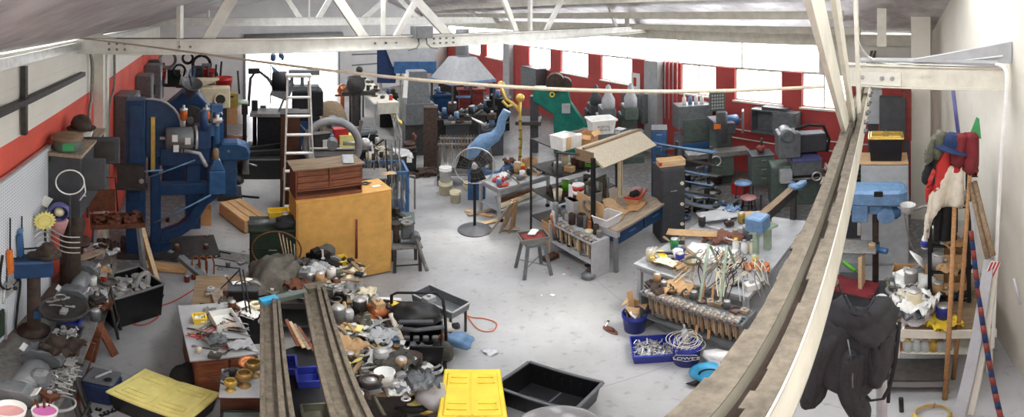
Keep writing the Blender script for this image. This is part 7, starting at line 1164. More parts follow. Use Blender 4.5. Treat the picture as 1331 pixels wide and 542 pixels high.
t = T('spray_bottle', 'blue and white spray bottle beside the slotted shelf', 'bottle', PD(1203, 4.75, zat(322, 4.75)), 0); pt(t, 'body', B().lathe([(.05, 0), (.055, .1), (.02, .2)], seg=12), 'white_plastic'); pt(t, 'label_band', B().lathe([(.056, .03), (.057, .12)], seg=12), 'tote_blue', bv=0); pt(t, 'trigger', B().b(-.05, -.015, .2, .02, .015, .26), 'white_plastic')
SHP = PD(1234, 4.75, 0); sh_ = shelving('storage_shelves', 'black slotted angle shelves beside the partition wall', SHP, face(1234), .42, .36, (.9, 1.35, 1.75, 2.3, 2.95), 'black_iron', .045); SM = ML(SHP, face(1234))
for i in range(16):
    z_ = (.902, 1.352, 1.752, 2.302)[i % 4]; k = ('can', 'block', 'rag', 'ring')[(i // 4) % 4]; knick(k, on(SM, -.13 + .09*(i // 4), -.08, z_), i, {'can': 'can', 'block': 'block', 'rag': 'rag', 'ring': 'ring'}[k] + ' stored on the black slotted shelves, ' + ('bottom', 'second', 'third', 'fourth')[i % 4] + ' level', 'things on the %s slotted shelf' % ('bottom', 'second', 'third', 'fourth')[i % 4], ('cardboard', 'light_grey', 'olive_grey', 'dark_fabric', 'tan')[i % 5], 2)
for i, z_ in enumerate((.905, 1.355, 1.755)): carton('cardboard_box', ('cardboard box on the bottom slotted shelf', 'worn box on the second slotted shelf', 'white box on the third slotted shelf')[i], on(SM, .06, .04, z_), face(1234), .26, .22, .2, ('cardboard', 'tan', 'white_plastic')[i], open_=False)
def cloth(label, name, pts_top, drop, mat, D_, thick=.05, seed=0):
    """garment hanging from a line of pixels, in soft folds"""
    q = random.Random(seed); n = len(pts_top)
    def fn(u, v, qq):
        i = min(int(u*(n-1)), n-2); f = u*(n-1) - i; (x0, y0, b0), (x1, y1, b1) = pts_top[i], pts_top[i+1]; px = x0 + (x1-x0)*f; ya = y0 + (y1-y0)*f; yb = b0 + (b1-b0)*f; py = ya + (yb-ya)*v
        d = D_ - .06 - .05*math.sin(u*13 + v*2 + seed) * (.3 + v) + drop*v; p = PD(px, d, zat(py, d)); return p - o0
    o0 = PD(pts_top[0][0], D_, zat(pts_top[0][1], D_)); mb = B().sheet(1, 1, 16, 12, t=.001, fn=fn); o = solo(name, label, 'clothing', mb, mat, o0, 0, bv=0); md = o.modifiers.new('thick', 'SOLIDIFY'); md.thickness = thick; md.offset = 0; return o
cloth('cream white garment draped at the top front of the slotted shelves', 'shirt', [(1204, 288, 310), (1210, 255, 285), (1222, 236, 268), (1236, 218, 266), (1250, 215, 270)], 0, 'white_fabric', 4.42, .05, 1)
cloth('red garment hanging over the cream white one', 'shirt', [(1206, 240, 262), (1218, 215, 248), (1232, 192, 232), (1244, 180, 222), (1252, 178, 218)], 0, 'red', 4.46, .06, 2)
cloth('maroon cloth bunched under the blue hat', 'jacket', [(1238, 182, 210), (1248, 177, 215), (1258, 176, 222), (1268, 176, 228)], 0, 'maroon', 4.4, .08, 3)
cloth('olive brown cap and cloth hanging left of the blue hat', 'cap', [(1205, 200, 210), (1212, 180, 206), (1220, 172, 204), (1230, 176, 200)], 0, 'olive_grey', 4.5, .07, 4)
cloth('black and green garment below the olive cap', 'jacket', [(1202, 225, 236), (1208, 212, 240), (1218, 206, 236), (1228, 206, 228)], 0, 'black_fabric', 4.52, .07, 5)
cloth('dark cloth filling the top slotted shelf behind the poles', 'sack', [(1216, 262, 312), (1228, 262, 312), (1242, 262, 310)], 0, 'black_fabric', 4.55, .05, 6)
t = T('sun_hat', 'dark blue brimmed hat at the very top of the hanging clothes', 'hat', PD(1240, 4.4, zat(192, 4.4)), (.25, .1, 0)); pt(t, 'crown', B().lathe([(.12, 0), (.13, .08), (.1, .15), (0, .17)], seg=20), 'navy_fabric'); pt(t, 'brim', B().lathe([(.12, 0), (.2, -.03), (.2, -.02), (.12, .015)], seg=24), 'navy_fabric', bv=0)
solo('green_pennant', 'small green pointed flag beside the blue hat', 'flag', B().prism([(0, 0), (.13, -.02), (.11, .2), (.08, .22)], -.01, .01), 'green', PD(1259, 4.38, zat(178, 4.38)), face(1262))
rod('blue_rod', 'blue grey rod slanting up behind the blue hat', 'rod', PD(1246, 4.5, zat(175, 4.5)), PD(1238, 4.6, zat(112, 4.6)), .022, 'purple')
for i, (a_, c_, r_, m_, l_) in enumerate((((1228, 3.56, 0), (1242, 4.42, 2.75), .024, 'pole_wood', 'nearer long wooden pole leaning on the slotted shelves'), ((1239, 3.9, .03), (1262, 4.36, 3.05), .022, 'pole_wood', 'second wooden pole leaning up to the blue hat'))): rod('wooden_pole', l_, 'pole', PD(*a_), PD(*c_), r_, m_)
for i, (a_, c_) in enumerate((((1284, 3.75, zat(336, 3.75)), (1262, 4.3, zat(238, 4.3))), ((1291, 3.7, zat(332, 3.7)), (1267, 4.3, zat(236, 4.3))))): rod('brown_pipe', ('left' if i == 0 else 'right') + ' brown pipe slanting down along the partition', 'pipe', PD(*a_), PD(*c_), .026, 'old_wood', seg=14)
pa, pb = PD(1303, 3.05, .15), PD(1262, 4.1, zat(300, 4.1)); t = T('striped_pole', 'red and blue diagonally striped pole leaning at far right', 'pole', pa, 0); n_ = 22
mr, mb2_ = B(), B()
for k in range(n_): (mr if k % 2 else mb2_).cyl((pb-pa)*(k/n_), (pb-pa)*((k+1)/n_), .024, seg=12)
pt(t, 'red_stripes', mr, 'dull_red', label='red wrapped bands', bv=0, kind='stuff'); pt(t, 'blue_stripes', mb2_, 'navy_fabric', label='blue wrapped bands', bv=0, kind='stuff')
for i, (a_, c_, w_, m_) in enumerate((((1246, 3.25, .02), (1286, 3.9, zat(338, 3.9)), .1, 'light_grey'), ((1262, 3.3, .02), (1294, 3.95, zat(350, 3.95)), .05, 'white_paint'), ((1296, 3.3, .3), (1262, 4.25, zat(262, 4.25)), .03, 'light_grey'))): plank('steel_channel', ('wide galvanized channel leaning between table and partition', 'narrow white channel beside the galvanized one', 'thin grey strip leaning behind the striped pole')[i], PD(*a_), PD(*c_), w_, .04, m_, 'steel channel')
t = T('flag', 'little striped red and white flag tucked behind the brown pipes', 'flag', PD(1288, 3.85, zat(366, 3.85)), face(1288)); pt(t, 'cloth', B().box((0, 0, .12), (.09, .012, .3), (0, .3, 0)), 'paper', bv=0)
for k in range(3): pt(t, 'red_stripe', B().box((-.03 + .03*k, -.008, .12), (.014, .006, .3), (0, .3, 0)), 'red', bv=0)
rod('wall_bracket', 'small grey hook bracket on the partition at far right', 'bracket', PD(1318, 3.55, zat(362, 3.55)), PD(1326, 3.5, zat(395, 3.5)), .012, 'light_grey')
# shelf under that table: jars, dark tray, brass coil
for i, (px, c_, l_) in enumerate(((1166, 'copper', 'brass'), (1180, 'jar_glass', 'gold'), (1192, 'jar_glass', 'white_plastic'), (1203, 'jar_glass', 'bright_steel'), (1213, 'gold', 'gold'), (1222, 'jar_glass', 'brass'), (1230, 'jar_glass', 'gold'))): jar('glass_jar', ('coppery jar at the left of the low shelf', 'first clear jar with gold cap', 'clear jar with white cap on the low shelf', 'middle clear jar with steel cap', 'small gold jar on the low shelf', 'clear jar with brass cap', 'clear jar next to the wooden pole')[i] + ('' if i in (0, 2, 4) else ' on the low shelf'), PD(px, 4.08, .422), .055, .2, c_, l_, 'jar')
t = T('glass_tray', 'dark glass fronted case under the low shelf of jars', 'case', PD(1192, 3.75, 0), face(1192)); pt(t, 'frame', B().b(-.27, -.1, .1, .27, .25, .14).b(-.27, -.1, 0, -.24, .25, .3).b(.24, -.1, 0, .27, .25, .3).b(-.27, -.12, .28, .27, .27, .32), 'dark_steel'); pt(t, 'glass', B().b(-.24, -.09, .14, .24, -.08, .28), 'smoked', bv=0); pt(t, 'panel', B().b(-.24, .2, .02, .24, .24, .28), 'black_iron')
mbx = B(); [mbx.ring((0, 0, .02 + .014*k), .15 - .004*k, .007, seg=30, rs=5) for k in range(5)]
t = T('brass_wire_coil', 'coil of bright brass wire on the floor at bottom right', 'wire coil', P(1212, 541, 0), 0); pt(t, 'turns', mbx, 'gold', bv=0); pt(t, 'tie', B().ring((.14, 0, .05), .03, .006, 'y', seg=10), 'steel', bv=0)
rod('floor_post', 'short black post standing in front of the glass fronted case', 'post', P(1172, 535, 0), P(1172, 535, 0) + Vector((-.03, 0, .32)), .02, 'black_iron')
# jacket on its stand
jp = PD(1146, 2.12, 0); t = T('coat_stand', 'white post with a hook that the dark jacket hangs from', 'stand', jp, 0); pt(t, 'post', B().cyl((0, 0, 0), (0, 0, 2.86), .028), 'light_grey'); pt(t, 'foot', B().lathe([(.2, 0), (.2, .03), (.03, .06)]), 'dark_steel'); pt(t, 'hook', B().tube([(0, 0, 2.84), (-.12, -.02, 2.86), (-.22, -.03, 2.84)], .02), 'steel')
jk = T('jacket', 'dark charcoal hooded jacket hanging in the right foreground', 'jacket', PD(1108, 2.0, 2.3), face(1108))
def jfn(prof, dep, seed, fold=.035):
    def fn(u, v, q):
        i = min(int(v*(len(prof)-1)), len(prof)-2); f = v*(len(prof)-1) - i; (l0, r0, z0), (l1, r1, z1) = prof[i], prof[i+1]; l = l0+(l1-l0)*f; r = r0+(r1-r0)*f; z = z0+(z1-z0)*f; x = l+(r-l)*u; y = -dep*math.sin(PI*u) + fold*math.sin(u*11 + v*3 + seed)*(.3+v*.5) + .006*math.sin(v*13 + u*9 + seed) + .004*math.sin(u*37 - v*9); return (x, y, z)
    return fn
def gar(root, name, prof, dep, seed, mat='jacket_cloth', th=.016, fold=.03):
    o = pt(root, name, B().sheet(1, 1, 30, 26, t=.002, fn=jfn(prof, dep, seed, fold)), mat, bv=0); md = o.modifiers.new('thick', 'SOLIDIFY'); md.thickness = th; md.offset = 1; return o
gar(jk, 'back_panel', [(-.06, .1, .56), (-.16, .16, .46), (-.2, .17, .3), (-.2, .16, .1), (-.19, .14, -.06), (-.1, .1, -.14), (-.02, .05, -.2)], .1, 0)
gar(jk, 'hood', [(-.03, .1, .66), (-.08, .17, .63), (-.11, .2, .56), (-.09, .2, .48), (.0, .18, .4)], .15, 2, th=.025, fold=.015)
gar(jk, 'sleeve', [(-.1, -.02, .44), (-.17, -.05, .3), (-.22, -.08, .1), (-.235, -.12, -.1), (-.24, -.14, -.26), (-.23, -.17, -.33)], .09, 5, th=.02, fold=.02)
gar(jk, 'sleeve', [(-.06, .08, .3), (-.08, .06, .1), (-.07, .04, -.1), (-.04, .04, -.25), (.0, .06, -.42), (.02, .06, -.5)], .12, 7, th=.03, fold=.02)
gar(jk, 'front_panel', [(.02, .2, .4), (.02, .19, .2), (.03, .18, .05), (.05, .16, -.05)], .1, 3, th=.02)
pt(jk, 'lining', B().sheet(1, 1, 8, 8, t=.002, fn=jfn([(.13, .21, .5), (.12, .2, .38), (.12, .17, .26)], .02, 1, .01)), 'grey_fabric', bv=0, label='grey lining showing at the right edge'); pt(jk, 'zip', B().tube([(-.02, -.13, .42), (.0, -.14, .2), (.0, -.14, 0), (.02, -.12, -.3)], .004), 'machine_grey', bv=0); pt(jk, 'strap', B().tube([(.05, -.08, -.15), (.08, -.08, -.24), (.14, -.06, -.25), (.17, -.04, -.15), (.2, -.02, .1), (.22, -.02, .45)], .01).tube([(.17, -.04, -.1), (.165, -.04, -.32)], .009), 'black_fabric', bv=0)
# area seen between the near truss and the jacket
sheetp('canvas_sheet', 'dark red speckled mat beneath the drill press area', P(1104, 372, .35), face(1104) - .4, .75, .4, 'maroon', .02, 'mat', tilt=(.1, 0), n=8)
solo('mat_box', 'low dark box under the red speckled mat', 'box', B().b(-.35, -.18, 0, .35, .18, .33), 'dark_grey', P(1104, 372, .35) - Vector((0, 0, .35)), face(1104) - .4)
rod('green_stick', 'bright green handle lying behind the red mat', 'handle', P(1112, 352, .2), P(1096, 340, .25), .03, 'lime')
solo('green_holder', 'grey block that the bright green handle rests on', 'block', B().b(-.15, -.15, 0, .15, .15, .17), 'grey_paint', P(1104, 346, .2) - Vector((0, 0, .2)), .3)
dmp = T('steel_drum', 'white domed drum wrapped with wire on the floor below the near truss', 'drum', P(1062, 445, 0), 0); pt(dmp, 'body', B().lathe([(.27, 0), (.28, .4), (.2, .5), (.05, .56), (.04, .62), (0, .62)], seg=26), 'white_plastic'); pt(dmp, 'wire_hoop', B().ring((0, 0, .45), .3, .006).ring((.02, 0, .54), .2, .005), 'dark_steel', bv=0)
stl = T('wire_stool', 'thin black wire stand over the white drum holding pliers', 'stand', P(1072, 420, 0), 0)
for k in range(4): a = k*PI/2+.4; pt(stl, 'leg', B().cyl((.3*math.cos(a), .3*math.sin(a), 0), (.16*math.cos(a), .16*math.sin(a), .8), .012), 'dark_steel', bv=0)
pt(stl, 'top_plate', B().lathe([(.17, .8), (.17, .83), (0, .83)], seg=20), 'old_wood'); knick('brush', stl.location + Vector((0, 0, .835)), 1, 'brush with wooden handle on the wire stand', None, None, 2); solo('pink_bag', 'pinkish pouch on the wire stand', 'pouch', B().blob((0, 0, .06), .1, (1, .6, .6), .3, 4, 2), 'pink', stl.location + Vector((-.03, .08, .84)), 0, bv=0)
for i, (px, py) in enumerate(((1046, 452), (1030, 468))): solo('caster_wheel', ('rear' if i == 0 else 'front') + ' black caster wheel on the floor under the near truss', 'caster', B().cyl((0, -.02, .06), (0, .02, .06), .06).b(-.05, -.05, .1, .05, .05, .14), 'black_rubber', P(px, py, 0), .5*i)
t = T('black_brush_head', 'black bristly brush lump at the left edge of the red mat', 'brush', P(1072, 372, .1), 0); pt(t, 'bristles', B().blob((0, 0, .1), .13, (1, 1, .8), .4, 14, 3), 'black_fabric', bv=0); pt(t, 'handle', B().cyl((0, 0, .15), (.25, .1, .3), .015), 'handle_wood')
rk = T('tall_storage_rack', 'tall rack whose two dusty steel channels run toward the viewer at bottom centre', 'rack', (0, 0, 0), 0)
r1a, r1b, r2a, r2b = P(351, 392, 2.0), P(361, 548, 2.0), P(408, 374, 2.0), P(459, 548, 2.0)
def channel(a, b_, w_, seed):
    d = (b_ - a).normalized(); n = Vector((-d.y, d.x, 0)); mb = B().bar(a - Vector((0, 0, .02)), b_ - Vector((0, 0, .02)), w_, .02)
    for s in (-1, 1): mb.bar(a + n*s*w_*.42, b_ + n*s*w_*.42, w_*.16, .05)
    return mb
pt(rk, 'rail', channel(r1a, r1b, .15, 1), 'dust'); pt(rk, 'rail', channel(r2a, r2b, .18, 2), 'dust')
for a, b_ in ((r1a, r1b), (r2a, r2b)):
    pt(rk, 'side_plate', B().bar(a - Vector((0, 0, .06)), b_ - Vector((0, 0, .06)), .05, .08), 'brown_iron'); pt(rk, 'ledge', B().bar(a + (b_-a)*.0 + Vector((.03, 0, .02)), b_ + Vector((.02, 0, .02)), .03, .05), 'dust')
    for q_ in (a, b_): pt(rk, 'post', B().bar((q_.x, q_.y, 0), (q_.x, q_.y, 1.9), .05), 'dark_steel')
for z_ in (.3, .8, 1.3): pt(rk, 'shelf', B().prism([(r1a.x, r1a.y), (r2a.x, r2a.y), (r2b.x, r2b.y), (r1b.x, r1b.y)], z_ - .02, z_, 'xy'), 'black_iron')
pt(rk, 'end_bar', B().bar(P(341, 392, 2.0), P(398, 380, 2.0), .06, .06), 'green_grey', label='teal tipped end crossbar'); pt(rk, 'end_bar_tip', B().bar(P(338, 393, 2.01), P(360, 388, 2.01), .065, .065), 'sky_blue_plastic')
pt(rk, 'end_plate', B().bar(P(397, 377, 2.0), P(420, 372, 2.0), .09, .08), 'dust')
for i, (u, v, z_, c_) in enumerate(((.3, .2, 1.305, 'tote_blue'), (.7, .35, 1.305, 'tote_blue'), (.4, .6, .805, 'tote_blue'), (.6, .85, .805, 'tote_blue'), (.3, .8, 1.305, 'black_plastic'), (.7, .65, 1.305, 'olive_grey'))):
    p = r1a.lerp(r1b, v).lerp(r2a.lerp(r2b, v), u); tray('parts_bin', ('blue bin at the back of the tall rack', 'second blue bin on the upper rack shelf', 'blue bin deep on the middle rack shelf', 'near blue bin deep in the tall rack', 'black bin on the upper rack shelf', 'olive bin on the upper rack shelf')[i], Vector((p.x, p.y, z_)), .1, .14, .18, .1, c_, 'bin')
for i in range(6):
    v = .12 + .15*i; p = r1a.lerp(r1b, v).lerp(r2a.lerp(r2b, v), .5); knick(('rag', 'can', 'block', 'coil', 'file', 'cup')[i], Vector((p.x, p.y, .305 + (i % 2)*.5)), i, ('rag', 'can', 'block', 'wire coil', 'file', 'cup')[i] + ' in the shadow inside the tall rack', 'things in the shadowed rack', ('white_fabric', 'machine_grey', 'brown_iron', None, None, 'white_plastic')[i], 1.8)
for i in range(4): plank('wood_strip', ('first', 'second', 'third', 'fourth')[i] + ' pale strip slanting beside the left dusty channel', P(372 + 5*i, 415 + 3*i, 1.35), P(388 + 7*i, 450 + 2*i, 1.35), .03, .012, ('brown_wood', 'light_wood', 'grey_wood', 'brown_wood')[i], 'strip')
solo('pale_bundle', 'pale round bundle inside the tall rack at the bottom', 'bundle', B().blob((0, 0, .1), .12, (1, .8, .8), .3, 9, 2), 'machine_grey', (.0, 2.2, .82), 0, bv=0)
# tool bench with wooden cabinet body
ba = PD(250, 3.5, 0); bc = PD(337, 3.62, 0); bz = ang(ba, bc); bw_ = (bc - ba).length; BMx = ML(ba, bz)
t = T('tool_bench', 'brown wooden cabinet bench with a pale zinc top covered in small tools', 'bench', ba, bz)
pt(t, 'body', B().b(.03, .04, 0, bw_-.02, .98, .8), 'brown_wood'); pt(t, 'top', B().b(-.02, 0, .8, bw_, 1.04, .83), 'light_grey'); 
for i in range(2): d_ = pt(t, 'door', B().b(.05 + i*bw_*.48, .015, .08, .05 + bw_*.45*(i+1), .04, .76), 'brown_wood'); pt(d_, 'knob', B().sph((.1 + bw_*.36 + i*.06, 0, .45), .018), 'brass', bv=0)
for i in range(34):
    k = ('chisel', 'file', 'punch', 'wrench', 'chisel', 'pliers')[i % 6]; knick(k, on(BMx, R.uniform(.1, bw_-.08), R.uniform(.08, .55), .832 + .012*(i % 3)), R.uniform(-.6, 1.2), {'chisel': 'small chisel', 'file': 'wood handled file', 'punch': 'round punch', 'wrench': 'small wrench', 'pliers': 'pliers'}[k] + ' spread on the zinc topped tool bench', k + 's on the zinc topped bench', None if i % 3 else ('olive_grey' if k != 'file' else 'steel'), 1.0)
solo('paper_cone', 'crumpled blue grey paper at the right edge of the zinc bench', 'paper', B().sheet(.22, .14, 7, 7, .025, .003, .04, 5), 'light_grey', on(BMx, bw_-.14, .12, .86), bz, bv=0)
knick('can', on(BMx, .07, .12, .832), 0, 'small cream roll standing at the left front corner of the zinc bench', None, 'cream_plastic', .8)
for i, (u, v, c_) in enumerate(((.16, .68, 'yellow'),)): tray('parts_bin', 'small yellow bin with white pieces behind the zinc bench tools', on(BMx, u, v, .832), bz, .12, .12, .09, c_, 'bin')
solo('white_pieces', 'white pieces heaped in the small yellow bin', 'pieces', scrapbed(.09, .09, 12, 3, (.03, .06), (.006, .01), .06), 'paper', on(BMx, .16, .68, .845), 0, bv=0, kind='stuff')
carton('white_box', 'shallow white open box behind the tools on the zinc bench', on(BMx, bw_-.17, .62, .832), bz + .1, .24, .3, .1, 'white_plastic', 'box', open_=False)
tb2 = T('low_table', 'dark low table behind the zinc bench with boards and a black case', 'table', PD(298, 5.0, 0), face(298)); pt(tb2, 'top', B().b(-.42, -.42, .68, .42, .4, .72), 'old_wood'); pt(tb2, 'body', B().b(-.38, -.38, 0, .38, .36, .68), 'black_iron')
def lt_(px, py, z=.722): return P(px, py, z)
plank('plank', 'pale worn board lying beside the black case', lt_(280, 376, .76), lt_(291, 408, .76), .13, .05, 'grey_wood'); plank('plank', 'brown board under the pale worn one', lt_(292, 380, .745), lt_(310, 410, .745), .12, .03, 'brown_wood'); plank('dark_block', 'dark brown block left of the pale worn board', lt_(271, 398, .76), lt_(288, 412, .76), .1, .06, 'dark_wood', 'block')
t = T('black_case', 'black case with white papers on top, in front of the grey tarp', 'case', lt_(316, 388), face(316)); pt(t, 'body', B().b(-.17, -.1, 0, .17, .14, .2), 'black_plastic', bv=.01); pt(t, 'handle', B().ring((0, .02, .2), .1, .008, 'y', arc=(0, PI), seg=10), 'dark_steel', bv=0); pt(t, 'lid', B().b(-.175, -.105, .2, .175, .145, .22), 'dark_grey')
for i, (px, py, z_) in enumerate(((308, 368, .95), (322, 365, .955), (316, 396, .85))): sheetp('paper_sheet', ('left white card on the black case', 'right white card on the black case', 'white card slanting in front of the black case')[i], P(px, py, z_), .3 + i, .12, .08 + .05*(i == 2), 'paper', .004)
solo('cord_coil', 'coil of cream cord right of the black case', 'cord', B().ring((0, 0, .03), .06, .02, seg=18).ring((.01, 0, .06), .055, .02, seg=18), 'cream_plastic', P(331, 400, .76), 0, bv=0)
for i, (a_, c_) in enumerate((((311, 348, 1.6), (326, 432, .9)), ((316, 350, 1.6), (330, 430, .9)), ((286, 376, .74), (312, 350, 1.6)), ((280, 345, 1.5), (311, 349, 1.6)))): rod('wire_rod', ('left long black wire of the tripod over the zinc bench', 'right long black wire of the tripod over the zinc bench', 'slanting left leg of the black wire tripod', 'short horizontal black wire of the tripod')[i], 'wire', P(*a_), P(*c_), .008, 'black_iron')
for i in range(4): knick(('coil', 'block', 'can', 'ring')[i], P(345 + 3*i, 418 + 10*i, .86), i, ('silver coil', 'dark block', 'small silver can', 'iron ring')[i] + ' in the gap beside the left dusty channel', None, ('bright_steel', 'black_iron', 'bright_steel', 'steel')[i], 1.2)
# black bag hanging at the left of the zinc bench
solo('black_bag', 'black cloth bag slumped at the left side of the wooden bench body', 'bag', B().blob((0, 0, .28), .2, (.6, .9, 1.35), .2, 44), 'black_fabric', PD(241, 3.75, 0), 0, bv=0)
# goblets
ga, gc = PD(286, 2.98, 0), PD(346, 2.98, 0); gz = ang(ga, gc); gw = (gc - ga).length; GM = ML(ga, gz)
t = T('low_cabinet', 'low stand with a pale tray top carrying the brass goblets', 'stand', ga, gz); pt(t, 'body', B().b(0, .02, 0, gw, .42, .76), 'dark_wood'); pt(t, 'top', B().b(-.01, 0, .76, gw, .43, .78), 'light_grey')
def goblet(label, pos, mat, s=1):
    t = T('goblet', label, 'goblet', pos, 0, None, s); pt(t, 'bowl', B().lathe([(.02, .09), (.055, .12), (.065, .17), (.05, .22), (.045, .22), (.058, .17), (.05, .125), (0, .1)], seg=22), mat, bv=0); pt(t, 'stem', B().lathe([(.05, 0), (.05, .008), (.02, .02), (.012, .05), (.02, .07), (.012, .09)], seg=18), mat, bv=0); return t
goblet('brass goblet with dome, upper right of the group', on(GM, .24, .32, .782), 'brass', 1.1); goblet('brass goblet in the middle of the group', on(GM, .17, .17, .782), 'brass', 1.05); goblet('small tarnished brass cup at the front left of the group', on(GM, .07, .1, .782), 'gold', .8)
t = T('copper_dish', 'shallow copper dish tilted at the back of the goblet stand', 'dish', on(GM, .2, .46, .86), (.5, 0, 0)); pt(t, 'dish', B().lathe([(0, .0), (.05, .01), (.075, .03), (.07, .034), (.045, .018), (0, .01)], seg=24), 'copper', bv=0); pt(t, 'rim', B().ring((0, 0, .032), .073, .004), 'copper', bv=0)
mbx = B(); [mbx.ring((0, 0, .01 + .012*k), .09 - .003*k, .008, seg=24, rs=5) for k in range(6)]
t = T('cable_coil', 'dark grey wire coil behind the brass goblets', 'coil', on(GM, .08, .3, .785), 0); pt(t, 'turns', mbx, 'machine_grey', bv=0); pt(t, 'clamp', B().cyl((0, 0, .02), (0, 0, .14), .03), 'dark_steel')
rod('tool_shaft', 'small black handled tool lying left of the brass cup', 'tool', on(GM, .05, .12, .83), on(GM, -.1, .2, .9), .007, 'dark_steel')
t = T('glass_case', 'low case with a smeared dark glass top at the bottom edge', 'case', PD(283, 2.55, 0), gz); pt(t, 'body', B().b(0, 0, 0, gw*.9, .36, .6), 'dark_steel'); pt(t, 'frame', B().b(0, 0, .6, gw*.9, .02, .64).b(0, .34, .6, gw*.9, .36, .64).b(0, 0, .6, .02, .36, .64).b(gw*.9-.02, 0, .6, gw*.9, .36, .64), 'black_iron'); pt(t, 'glass', B().b(.02, .02, .61, gw*.9-.02, .34, .62), 'green_grey', bv=0)
# pile table under the tarp, in front of the cabinets
pa_, pc_ = PD(318, 4.72, 0), PD(470, 4.72, 0); pz = ang(pa_, pc_); PM = ML(pa_, pz); pw = (pc_ - pa_).length
pb_, _, _, _ = bench('work_table', 'dark table hidden under the grey tarp and machine parts before the orange cabinet', pa_, pc_, 1.0, .78, 'dark_steel', 'dark_grey', shelf=.3)
solo('tarp', 'crumpled grey green tarp slumped over the left of the parts heap', 'tarp', B().sheet(1, 1, 26, 22, t=.01, fn=lambda u, v, q: ((u-.5)*.72, (v-.5)*.8, .34*math.sin(PI*u)**.6*math.sin(PI*v)**.5 + .03*math.sin(u*13 + v*9 + math.sin(v*7)*2) + .02*math.sin(v*17 - u*15) + .008*math.sin(u*41+v*27) + .05)), 'grey_fabric', on(PM, .36, .5, .78), pz + .2, bv=0)
t = T('barrel_hoop', 'thin rusty hoop standing against the tarp pile', 'hoop', on(PM, .3, .82, 1.12), pz); pt(t, 'hoop', B().ring((0, 0, 0), .32, .012, 'y', seg=36), 'rust', bv=0); pt(t, 'tie', B().box((0, 0, .32), (.05, .03, .03)), 'brown_iron')
for i in range(5): rod('wood_dowel', 'thin tan stick standing out of the tarp pile', 'stick', on(PM, .42 + .03*i, .7, 1.0), on(PM, .33 + .05*i, .85, 1.42 - .05*i), .008, ('handle_wood', 'grey_wood', 'handle_wood', 'old_wood', 'steel')[i], 'sticks in the tarp pile')
for i, (u, v, z_, r_, c_, l_) in enumerate(((.1, .25, .95, .12, 'olive_grey', 'round'), (.7, .75, .9, .14, 'black_iron', 'black'), (.82, .5, .88, .12, 'machine_grey', 'grey'), (1.0, .72, .92, .13, 'dark_steel', 'dark'), (.62, .28, .86, .11, 'brown_iron', 'brown'), (1.12, .4, .86, .11, 'dark_steel', 'small dark'), (.9, .2, .86, .1, 'olive_grey', 'small olive'))):
    t = T('machine_casting', l_ + ' machine casting in the parts heap, ' + ('under the tarp edge', 'by the green cabinet', 'in the middle', 'against the orange cabinet', 'in front of the tarp', 'near the leather hide', 'at the front')[i], 'casting', on(PM, u, v, .785), i); pt(t, 'body', B().blob((0, 0, r_*.75), r_, (1.2, .9, .75), .22, 60 + i, 2), c_, bv=0); pt(t, 'flange', B().cyl((-.02, -r_, r_), (-.02, -r_*.5, r_), r_*.8, seg=18), 'steel'); pt(t, 'bolt_head', B().cyl((0, -r_*1.1, r_), (0, -r_, r_), r_*.25, seg=6), 'bright_steel', bv=0)
vise('black machine vise standing in the parts heap before the orange cabinet', on(PM, .82, .85, .8), pz + .8, 'black_iron', 1.3)
t = T('pulley_stack', 'row of grooved pulley wheels lying in the parts heap', 'pulleys', on(PM, 1.0, .12, .9), pz); 
for k in range(5): pt(t, 'pulley', B().lathe([(.03, -.012), (.09 - .006*k, -.012), (.075, 0), (.09 - .006*k, .012), (.03, .012)], (.035*k, 0, 0), seg=22, axis='x'), ('machine_grey', 'dark_steel')[k % 2], bv=0)
for i, (u, v, c_, l_) in enumerate(((.5, .12, 'light_grey', 'pale square plate'), (.62, .0, 'machine_grey', 'grey square plate'), (.4, .2, 'grey_wood', 'dusty wooden plate'))): plank('flat_plate', l_ + ' lying at the front of the parts heap', on(PM, u, v, .92 - .03*i), on(PM, u + .14, v - .05, .92 - .03*i), .12, .02, c_, 'plate')
t = T('parts_bin', 'yellow bin tilted in the parts heap against the orange cabinet', 'bin', on(PM, 1.08, .78, .86), pz + .3); pt(t, 'body', B().tray(.26, .18, .12, .01, 1.1), 'yellow', bv=0); pt(t, 'lip', B().box((0, -.1, .12), (.28, .02, .02)), 'yellow')
solo('grey_sack', 'grey dusty sack on top of the parts heap by the orange cabinet', 'sack', B().blob((0, 0, .12), .13, (1, .8, 1), .16, 71), 'grey_fabric', on(PM, .93, .9, .92), 0, bv=0)
solo('leather_hide', 'cream leather hide draped over the right of the parts heap', 'hide', B().sheet(1, 1, 14, 14, t=.006, fn=lambda u, v, q: ((u-.5)*(.34 - .12*v), (v-.5)*.7, .12*math.sin(PI*v)*.8 + .04*math.sin(u*9+v*5) + .03)), 'cream_plastic', on(PM, 1.2, .42, .86), pz - .6, bv=0)
hose('black_hose', 'ribbed black hose curling in front of the pulleys', [on(PM, .78, .3, .95), on(PM, .85, .05, 1.0), on(PM, .95, -.05, .9), on(PM, 1.0, .1, .84)], .02, 'black_rubber')
for i in range(14): knick(('block', 'ring', 'can', 'coil', 'punch', 'rag')[i % 6], on(PM, R.uniform(.1, pw-.1), R.uniform(.05, .45), .79 + R.uniform(0, .1)), i, ('metal block', 'iron ring', 'dusty can', 'wire coil', 'rusty punch', 'oily rag')[i % 6] + ' in the parts heap before the orange cabinet', ('metal block', 'iron ring', 'dusty can', 'wire coil', 'rusty punch', 'oily rag')[i % 6] + 's in the parts heap', ('olive_grey', 'brown_iron', 'machine_grey', None, None, 'dark_fabric')[i % 6], 1.8)
